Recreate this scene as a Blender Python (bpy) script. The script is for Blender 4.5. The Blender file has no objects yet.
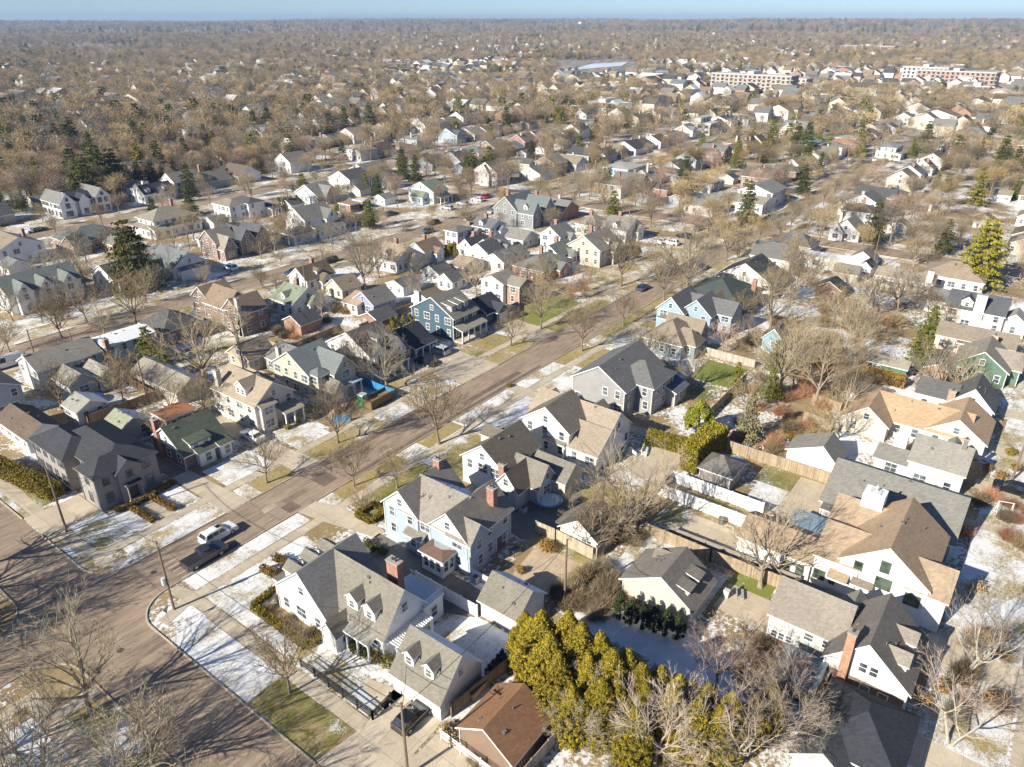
import bpy, math, random
from math import sin, cos, pi, radians, sqrt, atan2
from mathutils import Vector, Matrix, noise as mnoise
random.seed(7)

# ------------------------------------------------------------ camera, sky, sun, exposure
# world axes: +x runs along the main street (towards the upper right of the photo), +y across it (upper left)
CH = 62.0                                   # drone height in metres
FPX, PW, PH = 735.0, 1024, 767
PITCH = math.atan((PH / 2 - 20.0) / FPX)
HEAD = radians(37.0047)
scene = bpy.context.scene
cam_d = bpy.data.cameras.new('camera')
cam = bpy.data.objects.new('camera', cam_d)
scene.collection.objects.link(cam)
cam.location = (0, 0, CH)
cam.rotation_euler = (pi / 2 - PITCH, 0, HEAD - pi / 2)
cam_d.sensor_width = 36.0
cam_d.lens = 36.0 * FPX / PW
cam_d.clip_start = 0.5
cam_d.clip_end = 40000
scene.camera = cam

SUN_EL = radians(29.0)
SUN_TRAVEL = radians(-14.3)                 # direction the light travels across the ground
sdir = Vector((cos(SUN_TRAVEL) * cos(SUN_EL), sin(SUN_TRAVEL) * cos(SUN_EL), -sin(SUN_EL)))
world = bpy.data.worlds.new('World'); scene.world = world
world.use_nodes = True
wn = world.node_tree.nodes; wl = world.node_tree.links
bg = wn['Background']
sky = wn.new('ShaderNodeTexSky'); sky.sky_type = 'NISHITA'; sky.sun_disc = False
sky.sun_elevation = SUN_EL
sky.sun_rotation = atan2(-sdir.x, -sdir.y)
sky.altitude = 200; sky.air_density = 0.72; sky.dust_density = 0.3; sky.ozone_density = 6.0
wl.new(sky.outputs[0], bg.inputs[0]); bg.inputs[1].default_value = 0.08
sun_d = bpy.data.lights.new('sun', 'SUN'); sun_d.energy = 5.0; sun_d.angle = radians(0.5)
sun_d.color = (1.0, 0.94, 0.80)
sun = bpy.data.objects.new('sun', sun_d); scene.collection.objects.link(sun)
sun.rotation_euler = sdir.to_track_quat('-Z', 'Y').to_euler()
sun.location = (-50, 10, 120)
vs = scene.view_settings
vs.view_transform = 'Standard'; vs.look = 'None'; vs.gamma = 1.0; vs.use_curve_mapping = False
vs.exposure = 0.76
cy = scene.cycles
cy.max_bounces = 5; cy.diffuse_bounces = 2; cy.glossy_bounces = 2; cy.transmission_bounces = 2
cy.volume_bounces = 0; cy.transparent_max_bounces = 8
cy.use_denoising = True
cy.use_adaptive_sampling = True; cy.adaptive_threshold = 0.02
cy.caustics_reflective = False; cy.caustics_refractive = False

# ------------------------------------------------------------ helpers
COL = scene.collection
def P(x, y, z=0.0):
    """point of the place that the photo shows at pixel x, y, at height z"""
    f = Vector((cos(PITCH) * cos(HEAD), cos(PITCH) * sin(HEAD), -sin(PITCH)))
    r = Vector((sin(HEAD), -cos(HEAD), 0)); up = r.cross(f)
    d = f * FPX + r * (x - PW / 2) - up * (y - PH / 2)
    t = (z - CH) / d.z
    return Vector((d.x * t, d.y * t, z))
def Q(p):
    f = Vector((cos(PITCH) * cos(HEAD), cos(PITCH) * sin(HEAD), -sin(PITCH)))
    r = Vector((sin(HEAD), -cos(HEAD), 0)); up = r.cross(f)
    d = Vector(p) - Vector((0, 0, CH)); c = max(d.dot(f), .01)
    return PW / 2 + FPX * d.dot(r) / c, PH / 2 - FPX * d.dot(up) / c

def tag(o, label=None, cat=None, group=None, kind=None):
    if label: o['label'] = label
    if cat: o['category'] = cat
    if group: o['group'] = group
    if kind: o['kind'] = kind
    return o
def empty(name, loc, rz=0):
    o = bpy.data.objects.new(name, None); COL.objects.link(o)
    o.location = loc; o.rotation_euler = (0, 0, rz); o.empty_display_size = .5
    return o
def inst(name, mesh, parent=None, loc=(0, 0, 0), rz=0, s=1):
    o = bpy.data.objects.new(name, mesh); COL.objects.link(o)
    o.location = loc; o.rotation_euler = (0, 0, rz)
    o.scale = (s, s, s) if not hasattr(s, '__len__') else s
    if parent: o.parent = parent
    return o
def copy_tree(o, parent=None):
    c = o.copy(); COL.objects.link(c); c.parent = parent
    for ch in [x for x in KIDS.get(o.name, [])]:
        d = copy_tree(ch, c); KIDS.setdefault(c.name, []).append(d)
    return c
KIDS = {}
def kid(o):
    KIDS.setdefault(o.parent.name, []).append(o); return o

class MB:
    """collects faces for one mesh"""
    def __init__(s, ox=0, oy=0, oz=0): s.v = []; s.f = []; s.m = []; s.o = (ox, oy, oz); s.mats = []
    def mi(s, m):
        if m not in s.mats: s.mats.append(m)
        return s.mats.index(m)
    def add(s, vs_, fs, m):
        b = len(s.v); o = s.o; k = s.mi(m)
        s.v += [(a[0] - o[0], a[1] - o[1], a[2] - o[2]) for a in vs_]
        for f in fs: s.f.append([b + i for i in f]); s.m.append(k)
    def box(s, x0, x1, y0, y1, z0, z1, m, top=None):
        v = [(x0, y0, z0), (x1, y0, z0), (x1, y1, z0), (x0, y1, z0), (x0, y0, z1), (x1, y0, z1), (x1, y1, z1), (x0, y1, z1)]
        s.add(v, [(0, 3, 2, 1), (0, 1, 5, 4), (1, 2, 6, 5), (2, 3, 7, 6), (3, 0, 4, 7)], m)
        s.add([v[4], v[5], v[6], v[7]], [(0, 1, 2, 3)], top or m)
    def prism(s, poly, a, b, axis, m, mcap=None, medge=None):
        """poly in the plane across the axis, swept a..b. axis 'x': poly (y,z); 'y': poly (x,z); 'z': poly (x,y)"""
        def pt(p, t):
            return (t, p[0], p[1]) if axis == 'x' else ((p[0], t, p[1]) if axis == 'y' else (p[0], p[1], t))
        n = len(poly)
        V = [pt(p, a) for p in poly] + [pt(p, b) for p in poly]
        for i in range(n):
            j = (i + 1) % n
            mm = (medge or {}).get(i, m)
            s.add([V[i], V[j], V[n + j], V[n + i]], [(0, 1, 2, 3)], mm)
        s.add(V, [tuple(range(n)), tuple(range(2 * n - 1, n - 1, -1))], mcap or m)
    def tube(s, p0, p1, r0, r1, n, m, cap=False):
        p0 = Vector(p0); p1 = Vector(p1); d = (p1 - p0)
        if d.length < 1e-6: return
        d.normalize(); a = d.orthogonal().normalized(); b = d.cross(a)
        V = []
        for p, r in ((p0, r0), (p1, r1)):
            for i in range(n):
                t = 2 * pi * i / n; V.append(tuple(p + a * (r * cos(t)) + b * (r * sin(t))))
        F = [(i, (i + 1) % n, n + (i + 1) % n, n + i) for i in range(n)]
        if cap: F += [tuple(range(n - 1, -1, -1)), tuple(range(n, 2 * n))]
        s.add(V, F, m)
    def build(s, name, parent=None, loc=None, smooth=False):
        me = bpy.data.meshes.new(name); me.from_pydata(s.v, [], s.f)
        for m in s.mats: me.materials.append(m)
        me.polygons.foreach_set('material_index', s.m)
        if smooth: me.polygons.foreach_set('use_smooth', [True] * len(s.f))
        me.update()
        o = bpy.data.objects.new(name, me); COL.objects.link(o)
        if loc: o.location = loc
        if parent: o.parent = parent; kid(o)
        return o
    def mesh(s, name):
        me = bpy.data.meshes.new(name); me.from_pydata(s.v, [], s.f)
        for m in s.mats: me.materials.append(m)
        me.polygons.foreach_set('material_index', s.m); me.update()
        return me

# ------------------------------------------------------------ materials
MATS = {}
class NT:
    def __init__(s, name):
        s.m = bpy.data.materials.new(name); s.m.use_nodes = True
        s.n = s.m.node_tree.nodes; s.l = s.m.node_tree.links; s.b = s.n['Principled BSDF']
        s.b.inputs['Roughness'].default_value = .85
    def new(s, t, **k):
        x = s.n.new(t)
        for a, b in k.items(): setattr(x, a, b)
        return x
    def link(s, a, b): s.l.new(a, b)
    def pos(s): return s.new('ShaderNodeNewGeometry').outputs['Position']
    def noise(s, scale, detail=4, rough=.6, vec=None, dist=0):
        x = s.new('ShaderNodeTexNoise'); x.inputs['Scale'].default_value = scale
        x.inputs['Detail'].default_value = detail; x.inputs['Roughness'].default_value = rough
        x.inputs['Distortion'].default_value = dist
        s.link(vec if vec is not None else s.pos(), x.inputs['Vector']); return x.outputs['Fac']
    def ramp(s, fac, a, b, v0=0, v1=1):
        x = s.new('ShaderNodeMapRange'); s.link(fac, x.inputs['Value'])
        x.inputs['From Min'].default_value = a; x.inputs['From Max'].default_value = b
        x.inputs['To Min'].default_value = v0; x.inputs['To Max'].default_value = v1
        return x.outputs['Result']
    def mix(s, fac, a, b, mode='MIX'):
        x = s.new('ShaderNodeMix', data_type='RGBA', blend_type=mode)
        for val, i in ((fac, 0), (a, 6), (b, 7)):
            if isinstance(val, (int, float)): x.inputs[i].default_value = val
            elif isinstance(val, tuple): x.inputs[i].default_value = val if len(val) == 4 else (*val, 1)
            else: s.link(val, x.inputs[i])
        return x.outputs[2]
    def math(s, op, a, b=0.0):
        x = s.new('ShaderNodeMath', operation=op)
        for val, i in ((a, 0), (b, 1)):
            if isinstance(val, (int, float)): x.inputs[i].default_value = val
            else: s.link(val, x.inputs[i])
        return x.outputs[0]
    def color(s, c): s.link(c, s.b.inputs['Base Color'])
    def bump(s, h, strength=.4, dist=.05):
        x = s.new('ShaderNodeBump'); x.inputs['Strength'].default_value = strength; x.inputs['Distance'].default_value = dist
        s.link(h, x.inputs['Height']); s.link(x.outputs[0], s.b.inputs['Normal'])
    def mul(s, col, val):
        """colour times a scalar socket"""
        x = s.new('ShaderNodeVectorMath', operation='SCALE')
        if isinstance(col, tuple): x.inputs[0].default_value = col[:3]
        else: s.link(col, x.inputs[0])
        s.link(val, x.inputs['Scale']); return x.outputs[0]
def cached(fn):
    def g(*a):
        k = (fn.__name__,) + a
        if k not in MATS: MATS[k] = fn(*a)
        return MATS[k]
    return g

@cached
def siding(c, lap=.2):
    t = NT('siding'); p = t.pos()
    sx = t.new('ShaderNodeSeparateXYZ'); t.link(p, sx.inputs[0])
    fr = t.math('FRACT', t.math('MULTIPLY', sx.outputs[2], 1 / lap))
    line = t.ramp(fr, 0.0, .16, .72, 1.0)
    st = t.noise(.9, 5, .65); v = t.ramp(st, .3, .75, 1.05, .86)
    t.color(t.mul(t.mul(c, v), line)); t.b.inputs['Roughness'].default_value = .6
    t.bump(fr, .5, .03)
    return t.m
@cached
def plain(c, rough=.6, nz=.12, scale=2.0):
    t = NT('painted'); v = t.ramp(t.noise(scale, 5, .65), .3, .7, 1 - nz, 1 + nz)
    t.color(t.mul(c, v)); t.b.inputs['Roughness'].default_value = rough
    return t.m
@cached
def stucco(c):
    t = NT('stucco'); v = t.ramp(t.noise(.7, 6, .7), .3, .72, 1.06, .85)
    t.color(t.mul(c, v)); t.bump(t.noise(30, 3), .3, .02)
    return t.m
def brickvec(t):
    p = t.pos(); sx = t.new('ShaderNodeSeparateXYZ'); t.link(p, sx.inputs[0])
    cb = t.new('ShaderNodeCombineXYZ'); t.link(t.math('ADD', sx.outputs[0], sx.outputs[1]), cb.inputs[0]); t.link(sx.outputs[2], cb.inputs[1])
    return cb.outputs[0]
@cached
def brick(c, mortar=(.42, .38, .34), w=.24, h=.08):
    t = NT('brick'); x = t.new('ShaderNodeTexBrick'); t.link(brickvec(t), x.inputs['Vector'])
    x.inputs['Scale'].default_value = 1; x.inputs['Brick Width'].default_value = w; x.inputs['Row Height'].default_value = h
    x.inputs['Mortar Size'].default_value = .008
    x.inputs['Color1'].default_value = (*c, 1); x.inputs['Color2'].default_value = (c[0] * .62, c[1] * .6, c[2] * .6, 1)
    x.inputs['Mortar'].default_value = (*mortar, 1)
    v = t.ramp(t.noise(1.3, 5), .3, .7, .8, 1.15)
    t.color(t.mul(x.outputs[0], v)); t.bump(x.outputs[1], -.3, .01)
    return t.m
@cached
def shingle(c, frost=0.0, var=.13):
    """asphalt shingles; frost = how much old snow lies on the slopes that face away from the low sun"""
    t = NT('shingle'); p = t.pos()
    sx = t.new('ShaderNodeSeparateXYZ'); t.link(p, sx.inputs[0])
    z = sx.outputs[2]; row = t.math('MULTIPLY', z, 1 / .14)
    fr = t.math('FRACT', row)
    cb = t.new('ShaderNodeCombineXYZ')
    t.link(t.math('ADD', t.math('MULTIPLY', sx.outputs[0], 3.3), t.math('MULTIPLY', sx.outputs[1], 3.3)), cb.inputs[0]); t.link(t.math('FLOOR', row), cb.inputs[1])
    wn_ = t.new('ShaderNodeTexWhiteNoise'); 
    fl = t.new('ShaderNodeVectorMath', operation='FLOOR'); t.link(cb.outputs[0], fl.inputs[0]); t.link(fl.outputs[0], wn_.inputs['Vector'])
    tab = t.ramp(wn_.outputs['Value'], 0, 1, 1 - var, 1 + var)
    big = t.ramp(t.noise(.35, 5, .6), .3, .72, 1 - var * .7, 1 + var * .7)
    fine = t.ramp(t.noise(9, 3, .7), .25, .75, .86, 1.14)
    line = t.ramp(fr, 0, .2, .8, 1)
    k = t.math('MULTIPLY', t.math('MULTIPLY', tab, big), t.math('MULTIPLY', line, fine))
    col = t.mul(c, k)
    if frost > 0:
        g = t.new('ShaderNodeNewGeometry'); nx = t.new('ShaderNodeSeparateXYZ'); t.link(g.outputs['True Normal'], nx.inputs[0])
        face = t.ramp(nx.outputs[0], .12, .3)
        nz = t.ramp(t.noise(.8, 5, .65), .62 - frost * .4, .72 - frost * .4)
        col = t.mix(t.math('MULTIPLY', face, nz), col, (.78, .8, .82))
    t.color(col); t.b.inputs['Roughness'].default_value = .92
    t.b.inputs['Specular IOR Level'].default_value = .15
    return t.m
@cached
def glass(c=(.09, .105, .12)):
    t = NT('window_glass'); v = t.ramp(t.noise(.8, 2), .35, .65, .4, 1.9)
    t.color(t.mul(c, v)); t.b.inputs['Roughness'].default_value = .12
    t.b.inputs['Specular IOR Level'].default_value = .8
    return t.m
@cached
def concrete(c=(.53, .45, .335), joint=1.5, stain=.2):
    t = NT('concrete'); p = t.pos()
    x = t.new('ShaderNodeTexBrick'); t.link(p, x.inputs['Vector']); x.offset = 0
    x.inputs['Scale'].default_value = 1; x.inputs['Brick Width'].default_value = joint; x.inputs['Row Height'].default_value = joint
    x.inputs['Mortar Size'].default_value = .025; x.inputs['Color1'].default_value = (1, 1, 1, 1); x.inputs['Color2'].default_value = (.86, .85, .84, 1)
    x.inputs['Mortar'].default_value = (.6, .57, .52, 1)
    v = t.math('MULTIPLY', t.ramp(t.noise(.5, 6, .7), .3, .7, 1 - stain, 1 + stain), t.ramp(t.noise(6, 4, .7), .3, .7, .88, 1.1))
    t.color(t.mix(1.0, t.mul(c, v), x.outputs[0], 'MULTIPLY')); t.b.inputs['Roughness'].default_value = .9
    return t.m
@cached
def road(c=(.36, .27, .19)):
    t = NT('road_surface'); p = t.pos()
    mp = t.new('ShaderNodeMapping'); mp.inputs['Scale'].default_value = (.12, .9, 1); t.link(p, mp.inputs[0])
    streak = t.ramp(t.noise(1.6, 7, .75, mp.outputs[0], .6), .35, .7, .62, 1.25)
    patch = t.ramp(t.noise(.11, 5, .6, None, .8), .3, .7, .82, 1.14)
    agg = t.ramp(t.noise(14, 3, .8), .2, .8, .8, 1.18)
    v = t.math('MULTIPLY', t.math('MULTIPLY', streak, patch), agg)
    vo = t.new('ShaderNodeTexVoronoi', feature='DISTANCE_TO_EDGE'); vo.inputs['Scale'].default_value = .23
    nv = t.new('ShaderNodeVectorMath', operation='ADD'); nn = t.new('ShaderNodeTexNoise'); nn.inputs['Scale'].default_value = .8; t.link(p, nn.inputs['Vector'])
    t.link(p, nv.inputs[0]); t.link(nn.outputs['Color'], nv.inputs[1]); t.link(nv.outputs[0], vo.inputs['Vector'])
    crack = t.ramp(vo.outputs[0], .002, .012, .82, 1)
    damp = t.ramp(t.noise(.35, 7, .68, mp.outputs[0], .5), .55, .62)
    col = t.mul(t.mul(c, v), crack)
    col = t.mix(t.math('MULTIPLY', damp, .6), col, (.15, .105, .075))
    t.color(col); t.b.inputs['Roughness'].default_value = .8; t.bump(agg, .2, .01)
    return t.m
@cached
def lawn(snow=.6, green=.3, fine=1.0):
    """winter lawn: thin snow lying over tan or green grass"""
    t = NT('lawn'); n1 = t.noise(.22, 5, .6); n2 = t.noise(2.2 * fine, 6, .8); n3 = t.noise(9, 4, .85); n4 = t.noise(.9, 5, .7, None, .4)
    tan = (.33, .235, .105); gr = (.155, .155, .03) if green < .86 else (.16, .205, .025); tan2 = (.41, .325, .18); yl = (.33, .25, .05)
    g = t.ramp(n3, 0, .3, .9, 1) if green > .85 else t.ramp(t.math('ADD', t.math('MULTIPLY', t.noise(.16, 4, .6, None, .5), .6), t.math('MULTIPLY', n4, .4)), .60 - green * .30, .72 - green * .22)
    base = t.mix(t.ramp(n2, .35, .65), tan, tan2); base = t.mix(t.ramp(n4, .45, .65), base, yl)
    grass = t.mix(t.math('MULTIPLY', g, .85), base, gr)
    grass = t.mul(grass, t.ramp(n3, .25, .75, .55, 1.45))
    mixn = t.math('ADD', t.math('MULTIPLY', n1, .42), t.math('ADD', t.math('MULTIPLY', n2, .30), t.math('MULTIPLY', n3, .28)))
    f = t.ramp(mixn, .585 - snow * .16, .635 - snow * .13)
    f = t.math('MULTIPLY', f, t.ramp(n3, .30, .46, min(1, .35 + .5 * snow), 1))
    snowc = t.mix(t.ramp(n4, .35, .65), (.68, .675, .67), (.84, .84, .84))
    t.color(t.mix(f, grass, snowc)); t.b.inputs['Roughness'].default_value = .9
    t.bump(n3, .5, .08)
    return t.m
@cached
def ground_mat():
    t = NT('ground'); 
    tan = (.36, .26, .12); br = (.22, .15, .08)
    gr = (.13, .14, .035)
    a = t.mix(t.ramp(t.noise(.22, 6, .65), .35, .65), tan, br)
    a = t.mix(t.ramp(t.noise(.07, 5, .6), .6, .7), a, gr)
    a = t.mul(a, t.ramp(t.noise(5, 4, .8), .25, .75, .65, 1.35))
    n = t.math('ADD', t.math('MULTIPLY', t.noise(.09, 5, .6), .55), t.math('MULTIPLY', t.noise(1.6, 5, .7), .45))
    s = t.ramp(n, .50, .54)
    # far away the woods' floor shows less snow
    ln = t.new('ShaderNodeVectorMath', operation='LENGTH'); t.link(t.pos(), ln.inputs[0])
    fade = t.ramp(ln.outputs['Value'], 250, 700, 1, .45)
    a = t.mix(t.ramp(ln.outputs['Value'], 250, 600, 0, .75), a, (.13, .105, .075)); a = t.mix(t.math('MULTIPLY', s, fade), a, (.74, .74, .74))  # distant floor also coloured darker for the shadowed gaps between trees
    t.color(a); t.bump(t.noise(7, 4, .7), .5, .08)
    return t.m
@cached
def bark(c=(.30, .24, .18)):
    t = NT('bark'); oi = t.new('ShaderNodeObjectInfo')
    v = t.math('MULTIPLY', t.ramp(t.noise(3, 4), .3, .7, .7, 1.2), t.ramp(oi.outputs['Random'], 0, 1, .8, 1.15))
    t.color(t.mul(c, v)); return t.m
@cached
def twig(c=(.25, .20, .14), c2=(.42, .30, .14)):
    t = NT('twigs'); oi = t.new('ShaderNodeObjectInfo')
    v = t.ramp(oi.outputs['Random'], 0, 1, .62, 1.3)
    wn_ = t.new('ShaderNodeTexWhiteNoise', noise_dimensions='1D'); t.link(oi.outputs['Random'], wn_.inputs['W'])
    col = t.mix(wn_.outputs['Value'], c, c2)
    t.color(t.mul(col, v)); t.b.inputs['Specular IOR Level'].default_value = .1; return t.m
@cached
def leaf(c=(.13, .13, .02), c2=(.25, .2, .03), scale=1.2):
    t = NT('foliage'); oi = t.new('ShaderNodeObjectInfo')
    n = t.ramp(t.noise(scale, 4, .7), .35, .65)
    v = t.ramp(oi.outputs['Random'], 0, 1, .75, 1.2)
    v = t.math('MULTIPLY', v, t.ramp(t.noise(9, 2, .7), .3, .7, .7, 1.3))
    t.color(t.mul(t.mix(n, c, c2), v)); t.b.inputs['Specular IOR Level'].default_value = .15
    t.b.inputs['Roughness'].default_value = .7; return t.m
@cached
def wood(c=(.36, .25, .15), pitch=.15):
    t = NT('boards'); p = t.pos(); sx = t.new('ShaderNodeSeparateXYZ'); t.link(p, sx.inputs[0])
    s = t.math('MULTIPLY', t.math('ADD', sx.outputs[0], sx.outputs[1]), 1 / pitch)
    fr = t.math('FRACT', s); wn_ = t.new('ShaderNodeTexWhiteNoise', noise_dimensions='1D'); t.link(t.math('FLOOR', s), wn_.inputs['W'])
    v = t.math('MULTIPLY', t.ramp(wn_.outputs['Value'], 0, 1, .75, 1.2), t.ramp(fr, 0, .12, .5, 1))
    v = t.math('MULTIPLY', v, t.ramp(t.noise(2, 4), .3, .7, .8, 1.15))
    t.color(t.mul(c, v)); return t.m
@cached
def paint(c, rough=.25, metal=0.0):
    t = NT('car_paint'); v = t.ramp(t.noise(1.5, 4), .3, .7, .93, 1.05); t.color(t.mul(c, v))
    t.b.inputs['Roughness'].default_value = rough; t.b.inputs['Metallic'].default_value = metal
    t.b.inputs['Coat Weight'].default_value = .5
    return t.m
@cached
def ice():
    t = NT('pond_ice'); v = t.ramp(t.noise(.02, 4), .4, .6); t.color(t.mix(v, (.6, .66, .72), (.85, .86, .88)))
    t.b.inputs['Roughness'].default_value = .35; return t.m

WHITE = (.80, .79, .77); CREAM = (.62, .56, .45); TAN = (.50, .43, .34); GREYB = (.42, .38, .35); LGREY = (.55, .54, .52)
TRIM = lambda: plain(WHITE, .5, .05)
R_TAN = (.205, .187, .155); R_GREY = (.155, .152, .147); R_DARK = (.085, .083, .082); R_BROWN = (.40, .285, .175); R_GREEN = (.10, .115, .085)
R_WEATH = (.22, .185, .14); R_SLATE = (.17, .185, .185)
HAZE = 0.0001
# ------------------------------------------------------------ house builder
FACE_RZ = {'s': 0.0, 'e': pi / 2, 'n': pi, 'w': -pi / 2}
WIN_CACHE = {}
def win_mesh(w, h, frame, gl, nx, ny, one):
    """window facing -y with its centre at the origin: frame with bars, and the pane behind"""
    k = (w, h, frame, gl, nx, ny, one)
    if k in WIN_CACHE: return WIN_CACHE[k]
    f = MB(); fm = plain(frame, .5, .05); g = glass(gl); t = .09
    x, z = w / 2, h / 2
    f.box(-x - t, x + t, -.07, 0, z, z + t * 1.3, fm); f.box(-x - t, x + t, -.09, 0, -z - t, -z, fm)
    f.box(-x - t, -x, -.07, 0, -z, z, fm); f.box(x, x + t, -.07, 0, -z, z, fm)
    for i in range(1, nx): c = -x + w * i / nx; f.box(c - .025, c + .025, -.05, 0, -z, z, fm)
    for i in range(1, ny): c = -z + h * i / ny; f.box(-x, x, -.055, 0, c - .03, c + .03, fm)
    p = f if one else MB()
    p.box(-x, x, -.03, -.004, -z, z, g)
    r = (f.mesh('window'), None if one else p.mesh('pane'))
    WIN_CACHE[k] = r; return r

class House:
    def __init__(s, name, label, cat, group, u, v, detail=2, rz=0, wall=None, roof=None, trim=WHITE, frame=WHITE, gl=(.09, .105, .12), winsize=(.95, 1.35), frost=0.0):
        s.root = empty(name, (u, v, 0), rz); tag(s.root, label, cat, group)
        s.u, s.v, s.detail = u, v, detail
        s.wall = wall or siding(WHITE); s.roofc = roof or R_TAN; s.trim = plain(trim, .5, .05)
        s.frame = frame; s.gl = gl; s.ws = winsize; s.frost = frost
        s.blocks = []; s.rng = random.Random(hash(label) % 9999 if False else int(abs(u * 13 + v * 7)))
        s.nwin = 0; s.roofs = []
    def mb(s): return MB(s.u, s.v)
    def rel(s, x, y, z): return (x - s.u, y - s.v, z)
    def win(s, x, y, z, face, w=None, h=None, nx=None, ny=2, parent=None, pos_parent=None, one=None):
        if s.nwin > 88: return
        w = w or s.ws[0]; h = h or s.ws[1]
        if nx is None: nx = 1 if w < 1.1 else 2
        one = (s.detail < 2) if one is None else one
        a, b = win_mesh(round(w, 1), round(h, 1), s.frame, s.gl, nx, ny, one)
        o = inst('window', a, parent or s.root, s.rel(x, y, z), FACE_RZ[face]); kid(o); s.nwin += 1
        if b: q = inst('pane', b, o); kid(q)
        return o
    def inside(s, x, y, z, me=None):
        for b in s.blocks:
            if b is me: continue
            if b[0] - .1 < x < b[1] + .1 and b[2] - .1 < y < b[3] + .1 and z < b[4] + .3: return True
        return False
    def block(s, u0, u1, v0, v1, eave, kind='gu', rise=2.5, wall=None, roof=None, oh=.35, win='wsen', frost=None, ridge=None, z0=-.2, z1=None, gablemat=None, skip=.12, gwin=True):
        wm = wall or s.wall; rc = roof or s.roofc; fr = s.frost if frost is None else frost
        rm = shingle(rc, fr) if isinstance(rc, tuple) else rc
        T = .18; b = [u0, u1, v0, v1, eave]; s.blocks.append(b)
        w = s.mb(); r = s.mb(); gm = gablemat or wm
        x0, x1, y0, y1 = u0, u1, v0, v1
        if kind in ('gu', 'gv'):
            if kind == 'gu': a0, a1, c0, c1, ax = y0, y1, x0, x1, 'x'
            else: a0, a1, c0, c1, ax = x0, x1, y0, y1, 'y'
            am = a0 + (a1 - a0) * (ridge if ridge is not None else .5)
            zr = eave + rise
            # walls
            poly = [(a0, z0), (a1, z0), (a1, eave), (am, zr), (a0, eave)]
            n = 5
            def pt(p, t): return (t, p[0], p[1]) if ax == 'x' else (p[0], t, p[1])
            for t in (c0, c1):
                V = [pt(p, t) for p in poly]; w.add(V, [(0, 1, 2, 4)], wm); w.add(V, [(4, 2, 3)], gm)
            for i in (1, 4):
                j = (i + 1) % 5; w.add([pt(poly[i], c0), pt(poly[j], c0), pt(poly[j], c1), pt(poly[i], c1)], [(0, 1, 2, 3)], wm)
            sl0 = rise / max(am - a0, .1); sl1 = rise / max(a1 - am, .1)
            rp = [(a0 - oh, eave - oh * sl0), (am, zr), (a1 + oh, eave - oh * sl1), (a1 + oh, eave - oh * sl1 + T * 1.1), (am, zr + T * 1.15), (a0 - oh, eave - oh * sl0 + T * 1.1)]
            r.prism(rp, c0 - oh * .8, c1 + oh * .8, ax, rm, s.trim, {0: s.trim, 1: s.trim, 2: s.trim, 5: s.trim})
            b += [kind, am, zr]
        elif kind == 'hip':
            w.box(x0, x1, y0, y1, z0, eave, wm)
            L, W = x1 - x0 + 2 * oh, y1 - y0 + 2 * oh; X0, X1, Y0, Y1 = x0 - oh, x1 + oh, y0 - oh, y1 + oh
            ze = eave + .02; zr = eave + rise
            if L >= W: d = W / 2 * .95; A = (X0 + d, (Y0 + Y1) / 2, zr); B = (max(X1 - d, X0 + d + .01), (Y0 + Y1) / 2, zr)
            else: d = L / 2 * .95; A = ((X0 + X1) / 2, Y0 + d, zr); B = ((X0 + X1) / 2, max(Y1 - d, Y0 + d + .01), zr)
            V = [(X0, Y0, ze), (X1, Y0, ze), (X1, Y1, ze), (X0, Y1, ze), (X0, Y0, ze + T), (X1, Y0, ze + T), (X1, Y1, ze + T), (X0, Y1, ze + T), A, B]
            r.add(V, [(0, 3, 2, 1), (0, 1, 5, 4), (1, 2, 6, 5), (2, 3, 7, 6), (3, 0, 4, 7)], s.trim)
            if L >= W: r.add(V, [(4, 5, 9, 8), (5, 6, 9), (6, 7, 8, 9), (7, 4, 8)], rm)
            else: r.add(V, [(4, 5, 8), (5, 6, 9, 8), (6, 7, 9), (7, 4, 8, 9)], rm)
            b += [kind, None, zr]
        elif kind == 'flat':
            w.box(x0, x1, y0, y1, z0, eave, wm)
            r.box(x0 - oh, x1 + oh, y0 - oh, y1 + oh, eave + .003, eave + .28, s.trim, rm)
            b += [kind, None, eave + .28]
        elif kind[0] == 's':          # shed: 'sw' is low on the w side
            lo = kind[1]; zl, zh = eave, eave + rise
            zz = {'w': (zl, zh, zh, zl), 'e': (zh, zl, zl, zh), 's': (zl, zl, zh, zh), 'n': (zh, zh, zl, zl)}[lo]
            c = [(x0, y0), (x1, y0), (x1, y1), (x0, y1)]
            V = [(*c[i], z0) for i in range(4)] + [(*c[i], zz[i]) for i in range(4)]
            w.add(V, [(0, 1, 5, 4), (1, 2, 6, 5), (2, 3, 7, 6), (3, 0, 4, 7)], wm)
            gx = rise / (x1 - x0) if lo in 'we' else 0; gy = rise / (y1 - y0) if lo in 'sn' else 0
            sgx = {'w': 1, 'e': -1}.get(lo, 0) * gx; sgy = {'s': 1, 'n': -1}.get(lo, 0) * gy
            base = {'w': zl, 'e': zh, 's': zl, 'n': zh}[lo]
            C = [(x0 - oh, y0 - oh), (x1 + oh, y0 - oh), (x1 + oh, y1 + oh), (x0 - oh, y1 + oh)]
            zf = lambda p: base + (p[0] - x0) * sgx + (p[1] - y0) * sgy
            V = [(*p, zf(p) + .004) for p in C] + [(*p, zf(p) + .17) for p in C]
            r.add(V, [(0, 3, 2, 1), (0, 1, 5, 4), (1, 2, 6, 5), (2, 3, 7, 6), (3, 0, 4, 7)], s.trim); r.add(V[4:], [(0, 1, 2, 3)], rm)
            b += [kind, None, zh]
        b += [win, skip, gwin]
        s.wall_o = w.build('wall', s.root)
        ro = r.build('roof', s.root); s.roofs.append(ro); b.append(ro)
        return b
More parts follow.
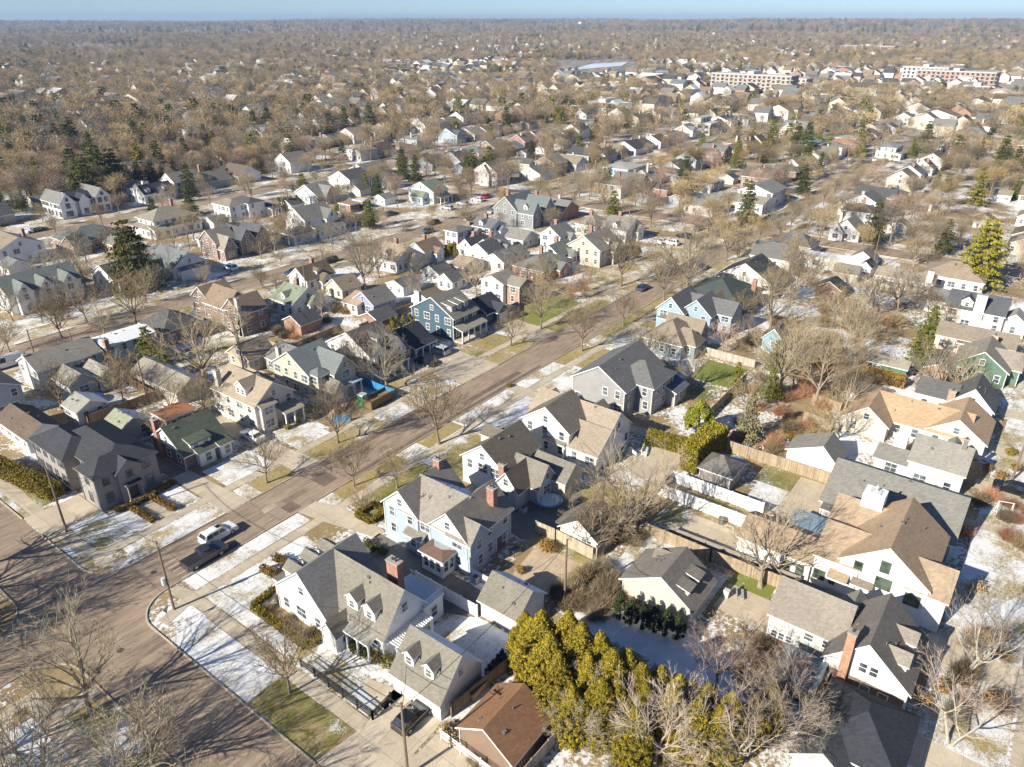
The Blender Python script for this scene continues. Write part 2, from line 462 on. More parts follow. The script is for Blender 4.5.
    def windows(s):
        W, H = s.ws
        for b in s.blocks:
            u0, u1, v0, v1, ev, kind, am, zr, win, skip, gwin, ro = b[:12]
            nf = 2 if ev > 4.4 else 1
            for f in win:
                if f in 'we': L, a0 = v1 - v0, v0
                else: L, a0 = u1 - u0, u0
                n = max(1, int(L / 2.5)) if L > 1.8 else 0
                for fl in range(nf):
                    z = 1.6 + fl * 2.85 if ev > 2.4 else ev * .55
                    if z + H / 2 > ev - .1: z = ev - H / 2 - .25
                    for i in range(n):
                        if s.rng.random() < skip: continue
                        a = a0 + L * (i + .5) / n + s.rng.uniform(-.15, .15)
                        x, y = {'w': (u0, a), 'e': (u1, a), 's': (a, v0), 'n': (a, v1)}[f]
                        ox, oy = {'w': (-.4, 0), 'e': (.4, 0), 's': (0, -.4), 'n': (0, .4)}[f]
                        if s.inside(x + ox, y + oy, z, b): continue
                        s.win(x, y, z, f, W if s.rng.random() < .75 else W * 1.7)
                gable = (kind == 'gu' and f in 'we') or (kind == 'gv' and f in 'sn')
                if gable and zr - ev > 2.2 and gwin:
                    x, y = {'w': (u0, am), 'e': (u1, am), 's': (am, v0), 'n': (am, v1)}[f]
                    ox, oy = {'w': (-.4, 0), 'e': (.4, 0), 's': (0, -.4), 'n': (0, .4)}[f]
                    if not s.inside(x + ox, y + oy, ev + .8, b): s.win(x, y, ev + (zr - ev) * .36, f, .8, 1.0)
        big = max(s.blocks, key=lambda b: (b[1] - b[0]) * (b[3] - b[2]))
        if s.detail >= 1 or s.nwin > 4:
            u0, u1, v0, v1 = big[:4]; dk = plain((.16, .15, .14), .6)
            for i in range(4):
                x = u0 + (u1 - u0) * s.rng.uniform(.15, .85); y = v0 + (v1 - v0) * s.rng.uniform(.2, .8)
                if big[5] in ('gu', 'gv'):
                    z = s.roof_z(big, x, y) + .18; m = s.mb()
                    if i < 2: m.tube((x, y, z - .2), (x, y, z + .4), .06, .06, 6, dk, True)
                    else: m.box(x - .2, x + .2, y - .2, y + .2, z - .15, z + .12, dk)
                    m.build('roof_vent', big[-1])
        if s.detail >= 2:
            for b in s.blocks[:3]:
                if b[4] < 2.4: continue
                for y in (b[2] + .05, b[3] - .15): m = s.mb(); m.box(b[0] - .1, b[0] - .02, y, y + .1, 0, b[4] - .1, s.trim); m.build('downpipe', s.root)
        return s
    def roof_z(s, b, x, y):
        u0, u1, v0, v1, ev, kind, am, zr = b[:8]
        if kind == 'gu':
            t = (y - v0) / (am - v0) if y < am else (v1 - y) / (v1 - am); return ev + (zr - ev) * max(0, min(1, t))
        if kind == 'gv':
            t = (x - u0) / (am - u0) if x < am else (u1 - x) / (u1 - am); return ev + (zr - ev) * max(0, min(1, t))
        return zr
    def dormer(s, b, face, along, inset=.5, w=1.7, h=1.5, kind='g', wall=None, frame=None, roof=None, rise=None):
        """dormer on the slope of block b that looks to 'face'; along = position along the eave"""
        u0, u1, v0, v1, ev, knd, am, zr = b[:8]
        out = {'w': (-1, 0), 'e': (1, 0), 's': (0, -1), 'n': (0, 1)}[face]
        edge = {'w': u0, 'e': u1, 's': v0, 'n': v1}[face]
        fp = edge - (out[0] + out[1]) * inset           # front plane
        x, y = (fp, along) if face in 'we' else (along, fp)
        zb = s.roof_z(b, x, y) - .05; zt = min(zb + h, zr + .2)
        half = abs(am - edge); slope = (zr - ev) / half; D = min((zt - zb) / slope + .3, half - inset + .3)
        rise = rise if rise is not None else w * .42; rD = min((zt + rise - zb) / slope + .2, half - inset + .6)
        wm = wall or s.trim
        m = MB(*(x, y)); r = MB(*(x, y)); hw = w / 2
        rm = shingle(roof or (s.roofc if isinstance(s.roofc, tuple) else R_TAN), s.frost)
        sg = out[0] + out[1]
        def box_along(m_, d0, d1, lo, hi, za, zb_, mm):
            a, c = sorted((fp - sg * d0, fp - sg * d1))
            if face in 'we': m_.box(a, c, along + lo, along + hi, za, zb_, mm)
            else: m_.box(along + lo, along + hi, a, c, za, zb_, mm)
        box_along(m, 0, D, -hw, hw, zb - .1, zt, wm)
        a, c = sorted((fp + sg * .2, fp - sg * rD)); ax = 'x' if face in 'we' else 'y'
        if kind == 'g':
            e = .18; sl = rise / hw
            m.prism([(along - hw, zt), (along + hw, zt), (along, zt + rise)], fp - sg * .001, fp - sg * rD * .9, ax, wm)
            rp = [(along - hw - e, zt - e * sl), (along, zt + rise), (along + hw + e, zt - e * sl), (along + hw + e, zt - e * sl + .13), (along, zt + rise + .14), (along - hw - e, zt - e * sl + .13)]
            r.prism(rp, a, c, ax, rm, s.trim, {0: s.trim, 1: s.trim, 2: s.trim, 5: s.trim})
        else:                                            # shed dormer
            zbk = min(zt + .5, zr)
            dd = (zbk - zb) / slope
            pts = [(fp + sg * .25, zt - .02), (fp - sg * dd, zbk), (fp - sg * dd, zbk + .12), (fp + sg * .25, zt + .12)]
            r.prism(pts, along - hw - .2, along + hw + .2, 'y' if face in 'we' else 'x', rm, s.trim)
            box_along(m, 0, D, -hw, hw, zt - .2, zt + .05, wm)
        o = m.build('dormer', s.root, s.rel(x, y, 0))
        r.build('dormer_roof', o)
        nw = max(1, int(w / 1.2))
        for i in range(nw):
            t = along - hw + w * (i + .5) / nw
            px_, py_ = (fp, t) if face in 'we' else (t, fp)
            wh = min(.95, h * .62)
            a_, _ = win_mesh(.7, round(wh, 1), frame or s.frame, s.gl, 1, 2, True)
            q = inst('window', a_, o, (px_ - x, py_ - y, zb + (zt - zb) * .52), FACE_RZ[face]); kid(q)
        return o
    def chimney(s, x, y, z0, z1, w=.8, d=1.2, mat=None, pots=2, roof=0):
        m = s.mb(); mt = mat or brick((.40, .15, .09))
        m.box(x - w / 2, x + w / 2, y - d / 2, y + d / 2, z0, z1, mt)
        cap = concrete((.4, .37, .33), 9)
        m.box(x - w / 2 - .08, x + w / 2 + .08, y - d / 2 - .08, y + d / 2 + .08, z1, z1 + .12, cap)
        dk = plain((.06, .055, .05), .8)
        for i in range(pots):
            yy = y + (i - (pots - 1) / 2) * .5; m.tube((x, yy, z1 + .12), (x, yy, z1 + .42), .14, .12, 8, dk, True)
        return m.build('chimney', s.roofs[roof] if s.roofs else s.root)
    def porch(s, u0, u1, v0, v1, z, kind='flat', rise=.6, posts=3, side='s', roof=None, rail=False, floor=.3, postw=.2, pm=None):
        rc = roof or s.roofc; rm = shingle(rc, s.frost) if isinstance(rc, tuple) else rc
        r = s.mb(); T = .22; pm = pm or s.trim
        if kind == 'flat': r.box(u0, u1, v0, v1, z, z + T, s.trim, rm)
        else:
            lo = kind[1]; zl, zh = z, z + rise
            zz = {'w': (zl, zh, zh, zl), 'e': (zh, zl, zl, zh), 's': (zl, zl, zh, zh), 'n': (zh, zh, zl, zl)}[lo]
            C = [(u0, v0), (u1, v0), (u1, v1), (u0, v1)]
            V = [(*C[i], zz[i]) for i in range(4)] + [(*C[i], zz[i] + T) for i in range(4)]
            r.add(V, [(0, 3, 2, 1), (0, 1, 5, 4), (1, 2, 6, 5), (2, 3, 7, 6), (3, 0, 4, 7)], s.trim); r.add(V[4:], [(0, 1, 2, 3)], rm)
        pr = r.build('porch_roof', s.root)
        f = s.mb(); f.box(u0 + .1, u1 - .1, v0 + .1, v1 - .1, 0, floor, concrete()); f.build('porch_floor', s.root)
        for i in range(posts):
            t = i / max(1, posts - 1)
            if side in 'sn': x = u0 + .25 + (u1 - u0 - .5) * t; y = v0 + .25 if side == 's' else v1 - .25
            else: y = v0 + .25 + (v1 - v0 - .5) * t; x = u0 + .25 if side == 'w' else u1 - .25
            p = s.mb(); w = postw / 2; p.box(x - w, x + w, y - w, y + w, floor, z, pm); p.box(x - w * 1.5, x + w * 1.5, y - w * 1.5, y + w * 1.5, floor, floor + .25, pm)
            p.build('post', s.root)
        if rail:
            m = s.mb(); 
            for zz_ in (floor + .15, floor + .9):
                if side in 'sn': yy = v0 + .25 if side == 's' else v1 - .25; m.box(u0 + .2, u1 - .2, yy - .03, yy + .03, zz_, zz_ + .06, pm)
                else: xx = u0 + .25 if side == 'w' else u1 - .25; m.box(xx - .03, xx + .03, v0 + .2, v1 - .2, zz_, zz_ + .06, pm)
            n = int(((u1 - u0) if side in 'sn' else (v1 - v0)) / .25)
            for i in range(n):
                if side in 'sn': xx = u0 + .25 + i * .25; yy = v0 + .25 if side == 's' else v1 - .25
                else: yy = v0 + .25 + i * .25; xx = u0 + .25 if side == 'w' else u1 - .25
                m.box(xx - .02, xx + .02, yy - .02, yy + .02, floor + .2, floor + .9, pm)
            m.build('railing', s.root)
        return pr
    def door(s, x, y, face, w=1.0, h=2.1, z=0, name='door', c=None, rows=3):
        m = MB(); cm = plain(c or (.75, .73, .7), .5); fm = s.trim; t = .1
        m.box(-w / 2 - t, w / 2 + t, -.06, 0, z + h, z + h + t, fm); m.box(-w / 2 - t, -w / 2, -.06, 0, z, z + h, fm); m.box(w / 2, w / 2 + t, -.06, 0, z, z + h, fm)
        m.box(-w / 2, w / 2, -.03, -.004, z, z + h, cm)
        for i in range(rows):
            z_ = z + .12 + (h - .12) * i / rows
            n = max(1, int(w / .6))
            for j in range(n):
                a = -w / 2 + w * j / n + .06; m.box(a, a + w / n - .12, -.05, -.03, z_, z_ + h / rows - .14, cm)
        o = m.build(name, s.root, s.rel(x, y, 0)); o.rotation_euler = (0, 0, FACE_RZ[face]); return o
    def bump_vent(s, x, y, z):
        m = s.mb(); dk = plain((.12, .11, .1), .7); m.tube((x, y, z - .3), (x, y, z + .35), .06, .06, 7, dk, True); m.build('vent_pipe', s.roofs[0])

def simple_garage(name, label, u0, u1, v0, v1, kind='gv', eave=2.5, rise=1.8, wall=None, roof=R_TAN, door=None, cat='garage', group='detached garages behind the houses', frost=.3, win='ws', det=1):
    h = House(name, label, cat, group, (u0 + u1) / 2, (v0 + v1) / 2, det, wall=wall or siding(WHITE), roof=roof, frost=frost, winsize=(.8, .9))
    b = h.block(u0, u1, v0, v1, eave, kind, rise, win=win, skip=.5, gwin=False)
    h.windows()
    if door:
        c = {'w': (u0, (v0 + v1) / 2), 'e': (u1, (v0 + v1) / 2), 's': ((u0 + u1) / 2, v0), 'n': ((u0 + u1) / 2, v1)}[door]
        L = (v1 - v0) if door in 'we' else (u1 - u0)
        h.door(c[0], c[1], door, L * .75, 2.15, 0, 'garage_door', (.74, .72, .68), 4)
    return h
# ------------------------------------------------------------ ground, streets, pavements
def sheet(name, poly, z, mat, kind='structure'):
    m = MB(); m.add([(p[0], p[1], z) for p in poly], [tuple(range(len(poly)))], mat)
    o = m.build(name); tag(o, kind=kind); return o
def rect(u0, u1, v0, v1): return [(u0, v0), (u1, v0), (u1, v1), (u0, v1)]
def hill(x, y):
    d = sqrt(x * x + y * y)
    if d < 1500: return 0.0
    t = min(1, (d - 1500) / 5500); t = t * t * (3 - 2 * t)
    a = atan2(y, x)
    return t * (38 + 9 * sin(a * 3 + .2) + 5 * sin(a * 11 + d * .0009) + 4 * sin(a * 23 + d * .002)) + t * 5 * sin(d * .003 + a * 7)
g = MB(); gm = ground_mat()
rings = [0, 60, 150, 300, 600, 1000, 1500, 2000, 2600, 3300, 4000, 4800, 5600, 6400, 7300, 8500, 10500]
NA = 160; V = [(0, 0, 0)]
for r in rings[1:]:
    for i in range(NA):
        a = 2 * pi * i / NA; x, y = r * cos(a), r * sin(a); V.append((x, y, hill(x, y)))
F = [(0, 1 + i, 1 + (i + 1) % NA) for i in range(NA)]
for k in range(len(rings) - 2):
    for i in range(NA):
        a, b = 1 + k * NA, 1 + (k + 1) * NA; j = (i + 1) % NA; F.append((a + i, b + i, b + j, a + j))
g.add(V, F, gm); tag(g.build('ground', smooth=True), kind='structure')

RD = road(); CON = concrete(); DRV = concrete((.56, .47, .35), 3.0, .14); KERB = concrete((.50, .42, .32), 3, .1)
MAIN0, MAIN1 = 75.0, 82.7            # the main street, across
C1A, C1B = 17.6, 25.4                # first cross street, along
C2A, C2B = 233.0, 243.0
STREETS_U = [(MAIN0, MAIN1), (162.5, 171.0), (258.0, 268.0), (352, 361), (446, 455), (540, 549), (-23, -14), (-118, -109), (-212, -203)]
STREETS_V = [(C1A, C1B), (C2A, C2B), (432, 441), (622, 631), (812, 821)]
for i, (a, b) in enumerate(STREETS_U): sheet('road', rect(-80 if i else -60, 900, a, b), .004, RD)
for a, b in STREETS_V: sheet('road', rect(a, b, -260, 600), .008, RD)
def arc(cx, cy_, r, a0, a1, n=8): return [(cx + r * cos(a0 + (a1 - a0) * i / n), cy_ + r * sin(a0 + (a1 - a0) * i / n)) for i in range(n + 1)]
# rounded corners of the first crossing
R_ = 4.5
def corner(cx, cy_, sx, sy, r=R_):
    """road surface filling the rounded corner whose kerb arc has its centre at cx,cy"""
    pts = [(cx - sx * r, cy_ - sy * r)]
    a = [(cx - sx * r * cos(t), cy_ - sy * r * sin(t)) for t in [pi / 2 * i / 8 for i in range(9)]]
    return pts + (a if sx * sy > 0 else a)
for cx, cy_, sx, sy in ((C1B + R_, MAIN1 + R_, 1, 1), (C1B + R_, MAIN0 - R_, 1, -1), (C1A - R_, MAIN1 + R_, -1, 1), (C1A - R_, MAIN0 - R_, -1, -1)):
    p = corner(cx, cy_, sx, sy)
    m = MB(); m.add([(q[0], q[1], .012) for q in p], [(0, i, i + 1) for i in range(1, len(p) - 1)], RD); tag(m.build('road'), kind='structure')
def kerb_line(pts, w=.16, h=.12, mat=None):
    m = MB()
    for a, b in zip(pts, pts[1:]):
        d = Vector((b[0] - a[0], b[1] - a[1])); 
        if d.length < .01: continue
        n = Vector((-d.y, d.x)).normalized() * (w / 2)
        m.prism([(a[0] - n.x, a[1] - n.y), (b[0] - n.x, b[1] - n.y), (b[0] + n.x, b[1] + n.y), (a[0] + n.x, a[1] + n.y)], -.02, h, 'z', mat or KERB)
    tag(m.build('kerb'), kind='structure')
def corner_arc(cx, cy_, sx, sy, r=R_): return [(cx - sx * r * cos(t), cy_ - sy * r * sin(t)) for t in [pi / 2 * i / 8 for i in range(9)]]
# kerbs round the first crossing, with gaps at the driveways
kerb_line([(C1B, 98.2)] + corner_arc(C1B + R_, MAIN1 + R_, 1, 1) + [(43.2, MAIN1)])
kerb_line([(C1B, 160), (C1B, 104)])
kerb_line([(C1B, 42.0)] + corner_arc(C1B + R_, MAIN0 - R_, 1, -1) + [(49.4, MAIN0)]); kerb_line([(C1B, 34.5), (C1B, -10)])
kerb_line([(C1A, -10)] + corner_arc(C1A - R_, MAIN0 - R_, -1, -1)[0:] + [(-30, MAIN0)])
kerb_line([(C1A, 160)] + corner_arc(C1A - R_, MAIN1 + R_, -1, 1) + [(-30, MAIN1)])
for a, b in ((52.6, 233), (243, 430)): kerb_line([(a, MAIN0), (b, MAIN0)])
for a, b in ((46.9, 56.0), (60.0, 94.5), (105, 119.5), (127, 233), (243, 430)): kerb_line([(a, MAIN1), (b, MAIN1)])
for v in (162.5, 171.0, 258, 268): kerb_line([(26, v), (232, v)]); kerb_line([(244, v), (430, v)])
for v in (-14, ): kerb_line([(26, v), (232, v)])
for u in (C2A, C2B):
    for a, b in ((-13, 74), (83.5, 161.5), (172, 257)): kerb_line([(u, a), (u, b)])

Z1, Z2, Z3, Z4 = .016, .022, .028, .034
# sidewalks
def walk(u0, u1, v0, v1, z=Z3, m=None): return sheet('sidewalk', rect(u0, u1, v0, v1), z, m or CON)
walk(27.3, 232, 87.0, 88.5); walk(244, 430, 87, 88.5); walk(-30, 15.5, 87, 88.5)
walk(29.9, 232, 70.3, 71.8); walk(244, 430, 70.3, 71.8); walk(-30, 13.5, 70.3, 71.8)
sheet('sidewalk', rect(26.5, 28.3, 88.5, 160), Z3, CON); sheet('sidewalk', rect(30.1, 31.7, 30, 70.3), Z3, CON)
sheet('sidewalk', [(26.6, 86.2), (28.6, 83.6), (29.8, 84.4), (28.3, 87.0), (27.3, 87.0)], Z3 + .004, CON)
sheet('sidewalk', [(26.6, 69.4), (29.9, 70.3), (31.7, 70.3), (31.7, 71.8), (31.0, 74.6), (29.6, 74.6), (29.9, 71.8), (26.4, 70.9)], Z4, CON)
sheet('sidewalk', rect(12.0, 13.6, -10, 70.3), Z3, CON); sheet('sidewalk', rect(12.5, 14, 88.5, 160), Z3, CON)
sheet('sidewalk', [(13.6, 66), (17.4, 66), (17.4, 67.6), (13.6, 67.6)], Z4, CON)
for a, b in ((157.5, 159), (174.5, 176), (253.5, 255), (271, 272.5), (348, 349.5), (364, 365.5)): walk(27, 232, a, b); walk(244, 430, a, b)
for a, b in ((-11, -9.5), (-27.5, -26)): walk(27, 232, a, b); walk(244, 430, a, b)
for u in (229.5, 245): walk(u, u + 1.5, -10, 70); walk(u, u + 1.5, 89, 157)

# lawns and verges by type: (u0,u1,v0,v1,snow,green)
LAWNS = [
 # north-west side of the main street
 (28.6, 43, 89, 95.5, .95, .25), (30.5, 43.2, 83.2, 86.8, .9, .0), (47.2, 55.4, 88.6, 95, 1.0, 0), (47, 49.3, 83, 86.8, .9, 0), (49.3, 55.8, 83, 86.8, .15, .3),
 (60.3, 67, 88.6, 96, .8, .4), (60.3, 68.2, 83, 86.8, .1, .35), (68.2, 75, 83, 86.8, .6, 0), (84.2, 94, 88.6, 94.8, .55, .5), (76, 94, 83, 86.8, .75, .15), (105.5, 109, 88.6, 94, .3, .6), (105.5, 119, 83, 86.8, .12, .3), (109.5, 118, 88.6, 94.4, .1, .45),
 (120, 133, 83, 86.8, .1, .75), (127.5, 134, 88.6, 97, .05, .9), (134, 150, 83, 86.8, .2, .4), (134, 146, 88.6, 98, .2, .9), (150, 180, 83, 86.8, .45, .3), (150, 178, 88.6, 98, .5, .3), (180, 229, 83, 86.8, .5, .2), (182, 229, 88.6, 97, .6, .3),
 # corner lawns by the side street
 (25.7, 27.0, 83.8 + 3, 98, .6, .4), (25.7, 26.4, 104.2, 160, .7, .4), (28.4, 33, 88.6, 97.4, .85, .5), (28.4, 29.8, 105, 160, .5, .8), (14.2, 17.3, 89, 160, .9, 0),
 # south-east side
 (31.9, 49.3, 72, 74.8, 1.0, 0), (31.9, 46.5, 62.4, 70.2, 1.0, .1), (52.8, 55.5, 72, 74.8, .7, .2), (55.5, 68.5, 72, 74.8, .12, .2), (55, 69, 62, 70.2, .25, .75), (68.5, 73.2, 72, 74.8, .9, 0), (73.2, 82, 72, 74.8, .1, .3),
 (69.5, 82, 62, 70.2, .5, .4), (82.5, 99, 72, 74.8, .8, .1), (83, 99, 63.5, 70.2, 1.0, 0), (100, 113, 72, 74.8, .9, 0), (100.5, 112, 63, 70.2, .9, .1), (113, 124, 72, 74.8, .1, .3), (114, 125, 63, 70.2, .1, .35), (125, 131, 72, 74.8, .6, .3), (131, 145, 72, 74.8, .1, .7),
 (126, 141, 67, 70.2, .8, .2), (145, 168, 72, 74.8, .15, .3), (145, 180, 68, 70.2, .6, .2), (168, 229, 72, 74.8, .5, .2), (182, 229, 62, 70.2, .9, .4),
 # along the first side street, east side
 (25.7, 30.0, 53, 67.2, 1.0, 0), (25.7, 30.0, 42.2, 53, .25, .8), (31.9, 34.8, 53, 68, .95, .1), (31.9, 35.3, 42, 52, .7, .6), (32, 36, 20, 33.6, .3, .7), (25.7, 30, 10, 34, .3, .5),
 # west of it
 (13.8, 17.3, 50, 65.8, .6, .5), (-30, 11.8, 30, 68.5, .8, .4), (-30, 11.5, 89, 150, .85, .2),
 # right-hand street frontage
 (32, 229, -9.2, -1.5, .75, .25), (60, 75, -9.0, -3, 1.0, 0), (88, 100, -9, -3, .35, .1), (26, 229, -13.7, -11.2, .5, .4),
 # gardens
 (42, 49, 34.9, 45, 1.0, .15), (64, 75, 21.4, 34, .8, .4), (68, 77, 16, 21, .2, .9), (74.6, 77, 28, 34.4, .2, .9), (77.9, 83, 30, 34.3, .5, .7), (84.6, 87.6, 24, 35, .35, .5), (96, 101.5, 16.5, 27, .3, .7), (90, 96, 21.5, 26, 1.0, .1), (123, 133, 41.8, 50, .02, 1.0), (127, 134, 18, 26, .02, 1.0),
 (55.3, 61.0, 12, 35.5, 1.7, 0), (44, 52, 14, 23, .2, 1.0), (64, 70, 35.5, 41, .3, .5), (72, 82, 37, 46, .35, .5), (84, 95, 36.5, 45.5, .7, .2), (57, 64, 37.5, 42, .9, .2),
 (33, 45, 112, 124, .9, .2), (60, 68, 119, 126, .85, 0), (44, 56, 127, 140, .8, .1), (64, 75, 117, 128, .8, .2), (66, 82, 132, 140, .6, .7),
 (49, 108, 178, 186, .85, .3), (27, 232, 171.3, 174.2, .7, .2), (27, 232, 159.2, 162.2, .45, .3), (27, 232, 268.3, 270.8, .6, .3), (27, 232, 255.2, 257.8, .8, .3), (90, 130, 178, 184, .8, .3), (135, 232, 178, 186, .8, .2), (60, 232, 273, 277, .7, .3),
]
for i, (a, b, c, d, s_, g_) in enumerate(LAWNS): sheet('lawn', rect(a, b, c, d), Z1 + (i % 3) * .0015, lawn(round(s_, 1), round(g_, 1)))

# driveways and paved yards
def drive(poly, m=None, z=Z3 + .012): return sheet('driveway', poly, z, m or DRV)
ASP = concrete((.20, .175, .15), 6, .25)
drive([(25.5, 98.2), (28.4, 98.0), (34.5, 97.8), (34.5, 103.8), (28.4, 103.8), (25.5, 104.2)])
drive([(43.2, 82.8), (46.9, 82.8), (46.3, 96), (46.0, 110), (43.4, 110), (43.4, 96)]); drive([(43.4, 97), (45.9, 97), (45.9, 118), (43.4, 118)], ASP, .046)
drive([(55.6, 82.8), (60.2, 82.8), (59.5, 90), (59.3, 112), (56.2, 112), (56.2, 90)])
drive([(94.3, 82.8), (105.4, 82.8), (105.6, 98), (94.2, 98)]); drive([(119.8, 82.8), (126.8, 82.8), (126.8, 98), (119.8, 98)])
drive([(82.0, 82.8), (84.0, 82.8), (84.0, 99), (82.0, 99)]); sheet('path', rect(36.2, 38.6, 88.5, 95.6), .046, DRV)
drive([(49.4, 75), (52.6, 75), (54.0, 71), (53.8, 62), (52.0, 62), (50.2, 70)]); drive([(47.3, 62.3), (53.0, 62.3), (52.6, 42), (48.8, 42), (46.8, 46)], ASP)
drive([(25.6, 42.2), (25.6, 34.3), (30, 35.4), (35.8, 35.6), (35.8, 42.3), (31, 41.4)])
drive([(35.2, 45.5), (36, 42.3), (35.8, 41), (33.5, 41.2), (34, 45.5)], CON)
drive([(64.0, 52), (71.5, 52.3), (78, 46), (72, 42.6), (65, 44.6), (63.5, 46)], ASP); drive([(52.8, 42.4), (64.0, 44.0), (64, 37.6), (56, 37.6), (55.2, 42)], concrete((.52, .40, .28), 3))
drive(rect(77.7, 82.4, 22.8, 30.2)); drive(rect(86.4, 96.4, 36.3, 43.0)); drive(rect(90.2, 101.0, 16.4, 21.3)); drive([(67, 20.8), (72.0, 20.8), (72.0, 14.2), (66.5, 14.2)])
drive([(27, 35.2), (36.6, 35.2), (36.6, 26.6), (25.6, 27)]); drive(rect(97.5, 99.8, 33, 75)); drive(rect(82.2, 83.1, 48, 70))
drive(rect(73.8, 77.6, -14, -.5)); drive(rect(102.8, 104.6, -14, 0)); drive(rect(126, 130, -14, 0)); drive(rect(141.5, 145, -14, 0)); drive(rect(73.8, 79.0, -3, -.5), CON, .045)
drive(rect(58.5, 62.5, -14, -2)); drive(rect(113.5, 116.5, -14, 0)); sheet('soil', rect(68, 81.5, 88.6, 95), Z2, concrete((.33, .235, .14), 40, .35)); sheet('soil', rect(113, 118, 62, 66), Z4, concrete((.32, .18, .1), 40, .3))
rl = random.Random(3)
for (va, vb) in ((88, 98), (158, 150), (175, 188), (255, 246), (271, 280)):
    u = 48
    while u < 230:
        if va != 88 or u > 150: drive(rect(u, u + 3.2, min(va, vb) - (5 if vb > va else 0), max(va, vb) + (5 if vb < va else 0)), DRV if rl.random() < .6 else CON, .045)
        u += rl.uniform(12, 16)
# painted crosswalk bars at the corner
pm = plain((.46, .40, .33), .8)
for i in range(5): sheet('crosswalk_marking', rect(32.0 + i * .0, 33.9, 75.25 + i * 1.0, 75.45 + i * 1.0), .014, pm)
# darker repair patches in the road
pt = concrete((.17, .12, .09), 50, .3)
for (a, b, c, d) in ((48.6, 50.6, 75.6, 77.8), (55.8, 58.6, 77.0, 80.2), (33, 40, 75.3, 75.9), (60, 110, 75.3, 76.1), (62, 85, 81.2, 82.3), (88, 105, 76.8, 78.0)):
    sheet('road_patch', rect(a, b, c, d), .0115, pt)

rj = random.Random(8); jt = concrete((.24, .175, .125), 60, .3)
for i in range(26):
    u = 30 + i * 7.6 + rj.uniform(-1.5, 1.5)
    sheet('road_joint', [(u, 75.2), (u + .07, 75.2), (u + .12 + rj.uniform(-.3, .3), 82.5), (u + rj.uniform(-.3, .3), 82.5)], .0125, jt)
for i in range(16):
    a = rj.uniform(28, 200); b = rj.uniform(75.4, 81); w_, h_ = rj.uniform(.8, 5), rj.uniform(.4, 1.4)
    sheet('road_patch', [(a, b), (a + w_, b + rj.uniform(-.1, .1)), (a + w_ + rj.uniform(-.4, .4), b + h_), (a + rj.uniform(-.3, .3), b + h_)], .0132 + i * .0003, (pt, jt, concrete((.42, .34, .26), 60, .3))[i % 3])
for (u, v) in ((30.5, 79.2), (21.5, 70), (62.3, 78.6), (21, 84.5)):
    m = MB(u, v); m.tube((u, v, 0), (u, v, .024), .36, .36, 14, plain((.07, .06, .055), .6), True); tag(m.build('manhole_cover', None, (u, v, 0)), {30.5: 'round manhole cover in the main street near the dark pickup', 21.5: 'round manhole cover in the side street', 62.3: 'round manhole cover in the main street below the beige house', 21: 'round manhole cover at the crossing'}[u], 'manhole cover')
# ------------------------------------------------------------ the houses one can make out in the photo
WS = siding(WHITE); HOUSES = []
def reg(h):
    for b in h.blocks: OCC.append((b[0], b[1], b[2], b[3]))
    HOUSES.append(h); return h
OCC = []

# corner house (white cape with dormers)
h = House('house', 'white cape house on the street corner with brick chimney and dormers on two roof slopes', 'house', None, 41, 53, wall=WS, roof=R_TAN, frost=.25)
h.blocks_a = a = h.block(36.3, 44.5, 52.9, 61.5, 3.5, 'gu', 4.1, ridge=.45, win='w', roof=(.25, .235, .215))
b = h.block(38.0, 44.6, 45.7, 57.0, 3.3, 'gv', 4.2, win='we', skip=.3)
h.block(35.6, 38.3, 50.6, 52.9, 2.5, 'gu', 1.2, win='s', gwin=False, roof=(.2, .17, .14), skip=0)
for v in (50.9, 48.2): h.dormer(b, 'w', v, .5, 1.7, 1.7)
for u in (38.2, 40.6, 43.0): h.dormer(a, 'n', u, .4, 1.6, 1.5)
h.porch(36.5, 38, 46.6, 50.5, 2.5, 'sw', .5, 3, 'w', roof=(.3, .28, .25)); h.porch(37.0, 43.4, 61.4, 63.4, 2.6, 'flat', 0, 4, 'n')
h.win(41.3, 45.7, 5.2, 's', .8, 1.1)
h.chimney(43.2, 48.8, 4.8, 8.6, .9, 1.7); 
m = h.mb(); t_ = plain(WHITE, .5, .05)
for i in range(18): m.box(38.4 + i * .31, 38.5 + i * .31, 43.9, 45.75, 2.6, 2.74, t_)
for y in (44.2, 45.4): m.box(38.2, 44.0, y - .07, y + .07, 2.44, 2.6, t_)
m.build('pergola_beam', h.root)
for x in (38.5, 41.2, 43.8): p = h.mb(); p.box(x - .12, x + .12, 44.1, 44.34, 0, 2.5, t_); p.build('post', h.root)
h.block(43.9, 47.0, 45.4, 50.6, 2.9, 'flat', 0, roof=plain((.62, .66, .7), .5), win='s', oh=.1, skip=0)
r = h.mb()
for zz in (3.3, 4.0):
    r.box(44.0, 47.0, 45.4, 45.46, zz, zz + .07, t_); r.box(46.95, 47.01, 45.4, 50.5, zz, zz + .07, t_)
for i in range(13): r.box(44 + i * .25, 44.04 + i * .25, 45.41, 45.45, 3.1, 4, t_)
for i in range(20): r.box(46.96, 47.0, 45.5 + i * .25, 45.54 + i * .25, 3.1, 4, t_)
r.build('roof_railing', h.root)
h.door(35.6, 51.7, 'w'); h.windows(); reg(h)

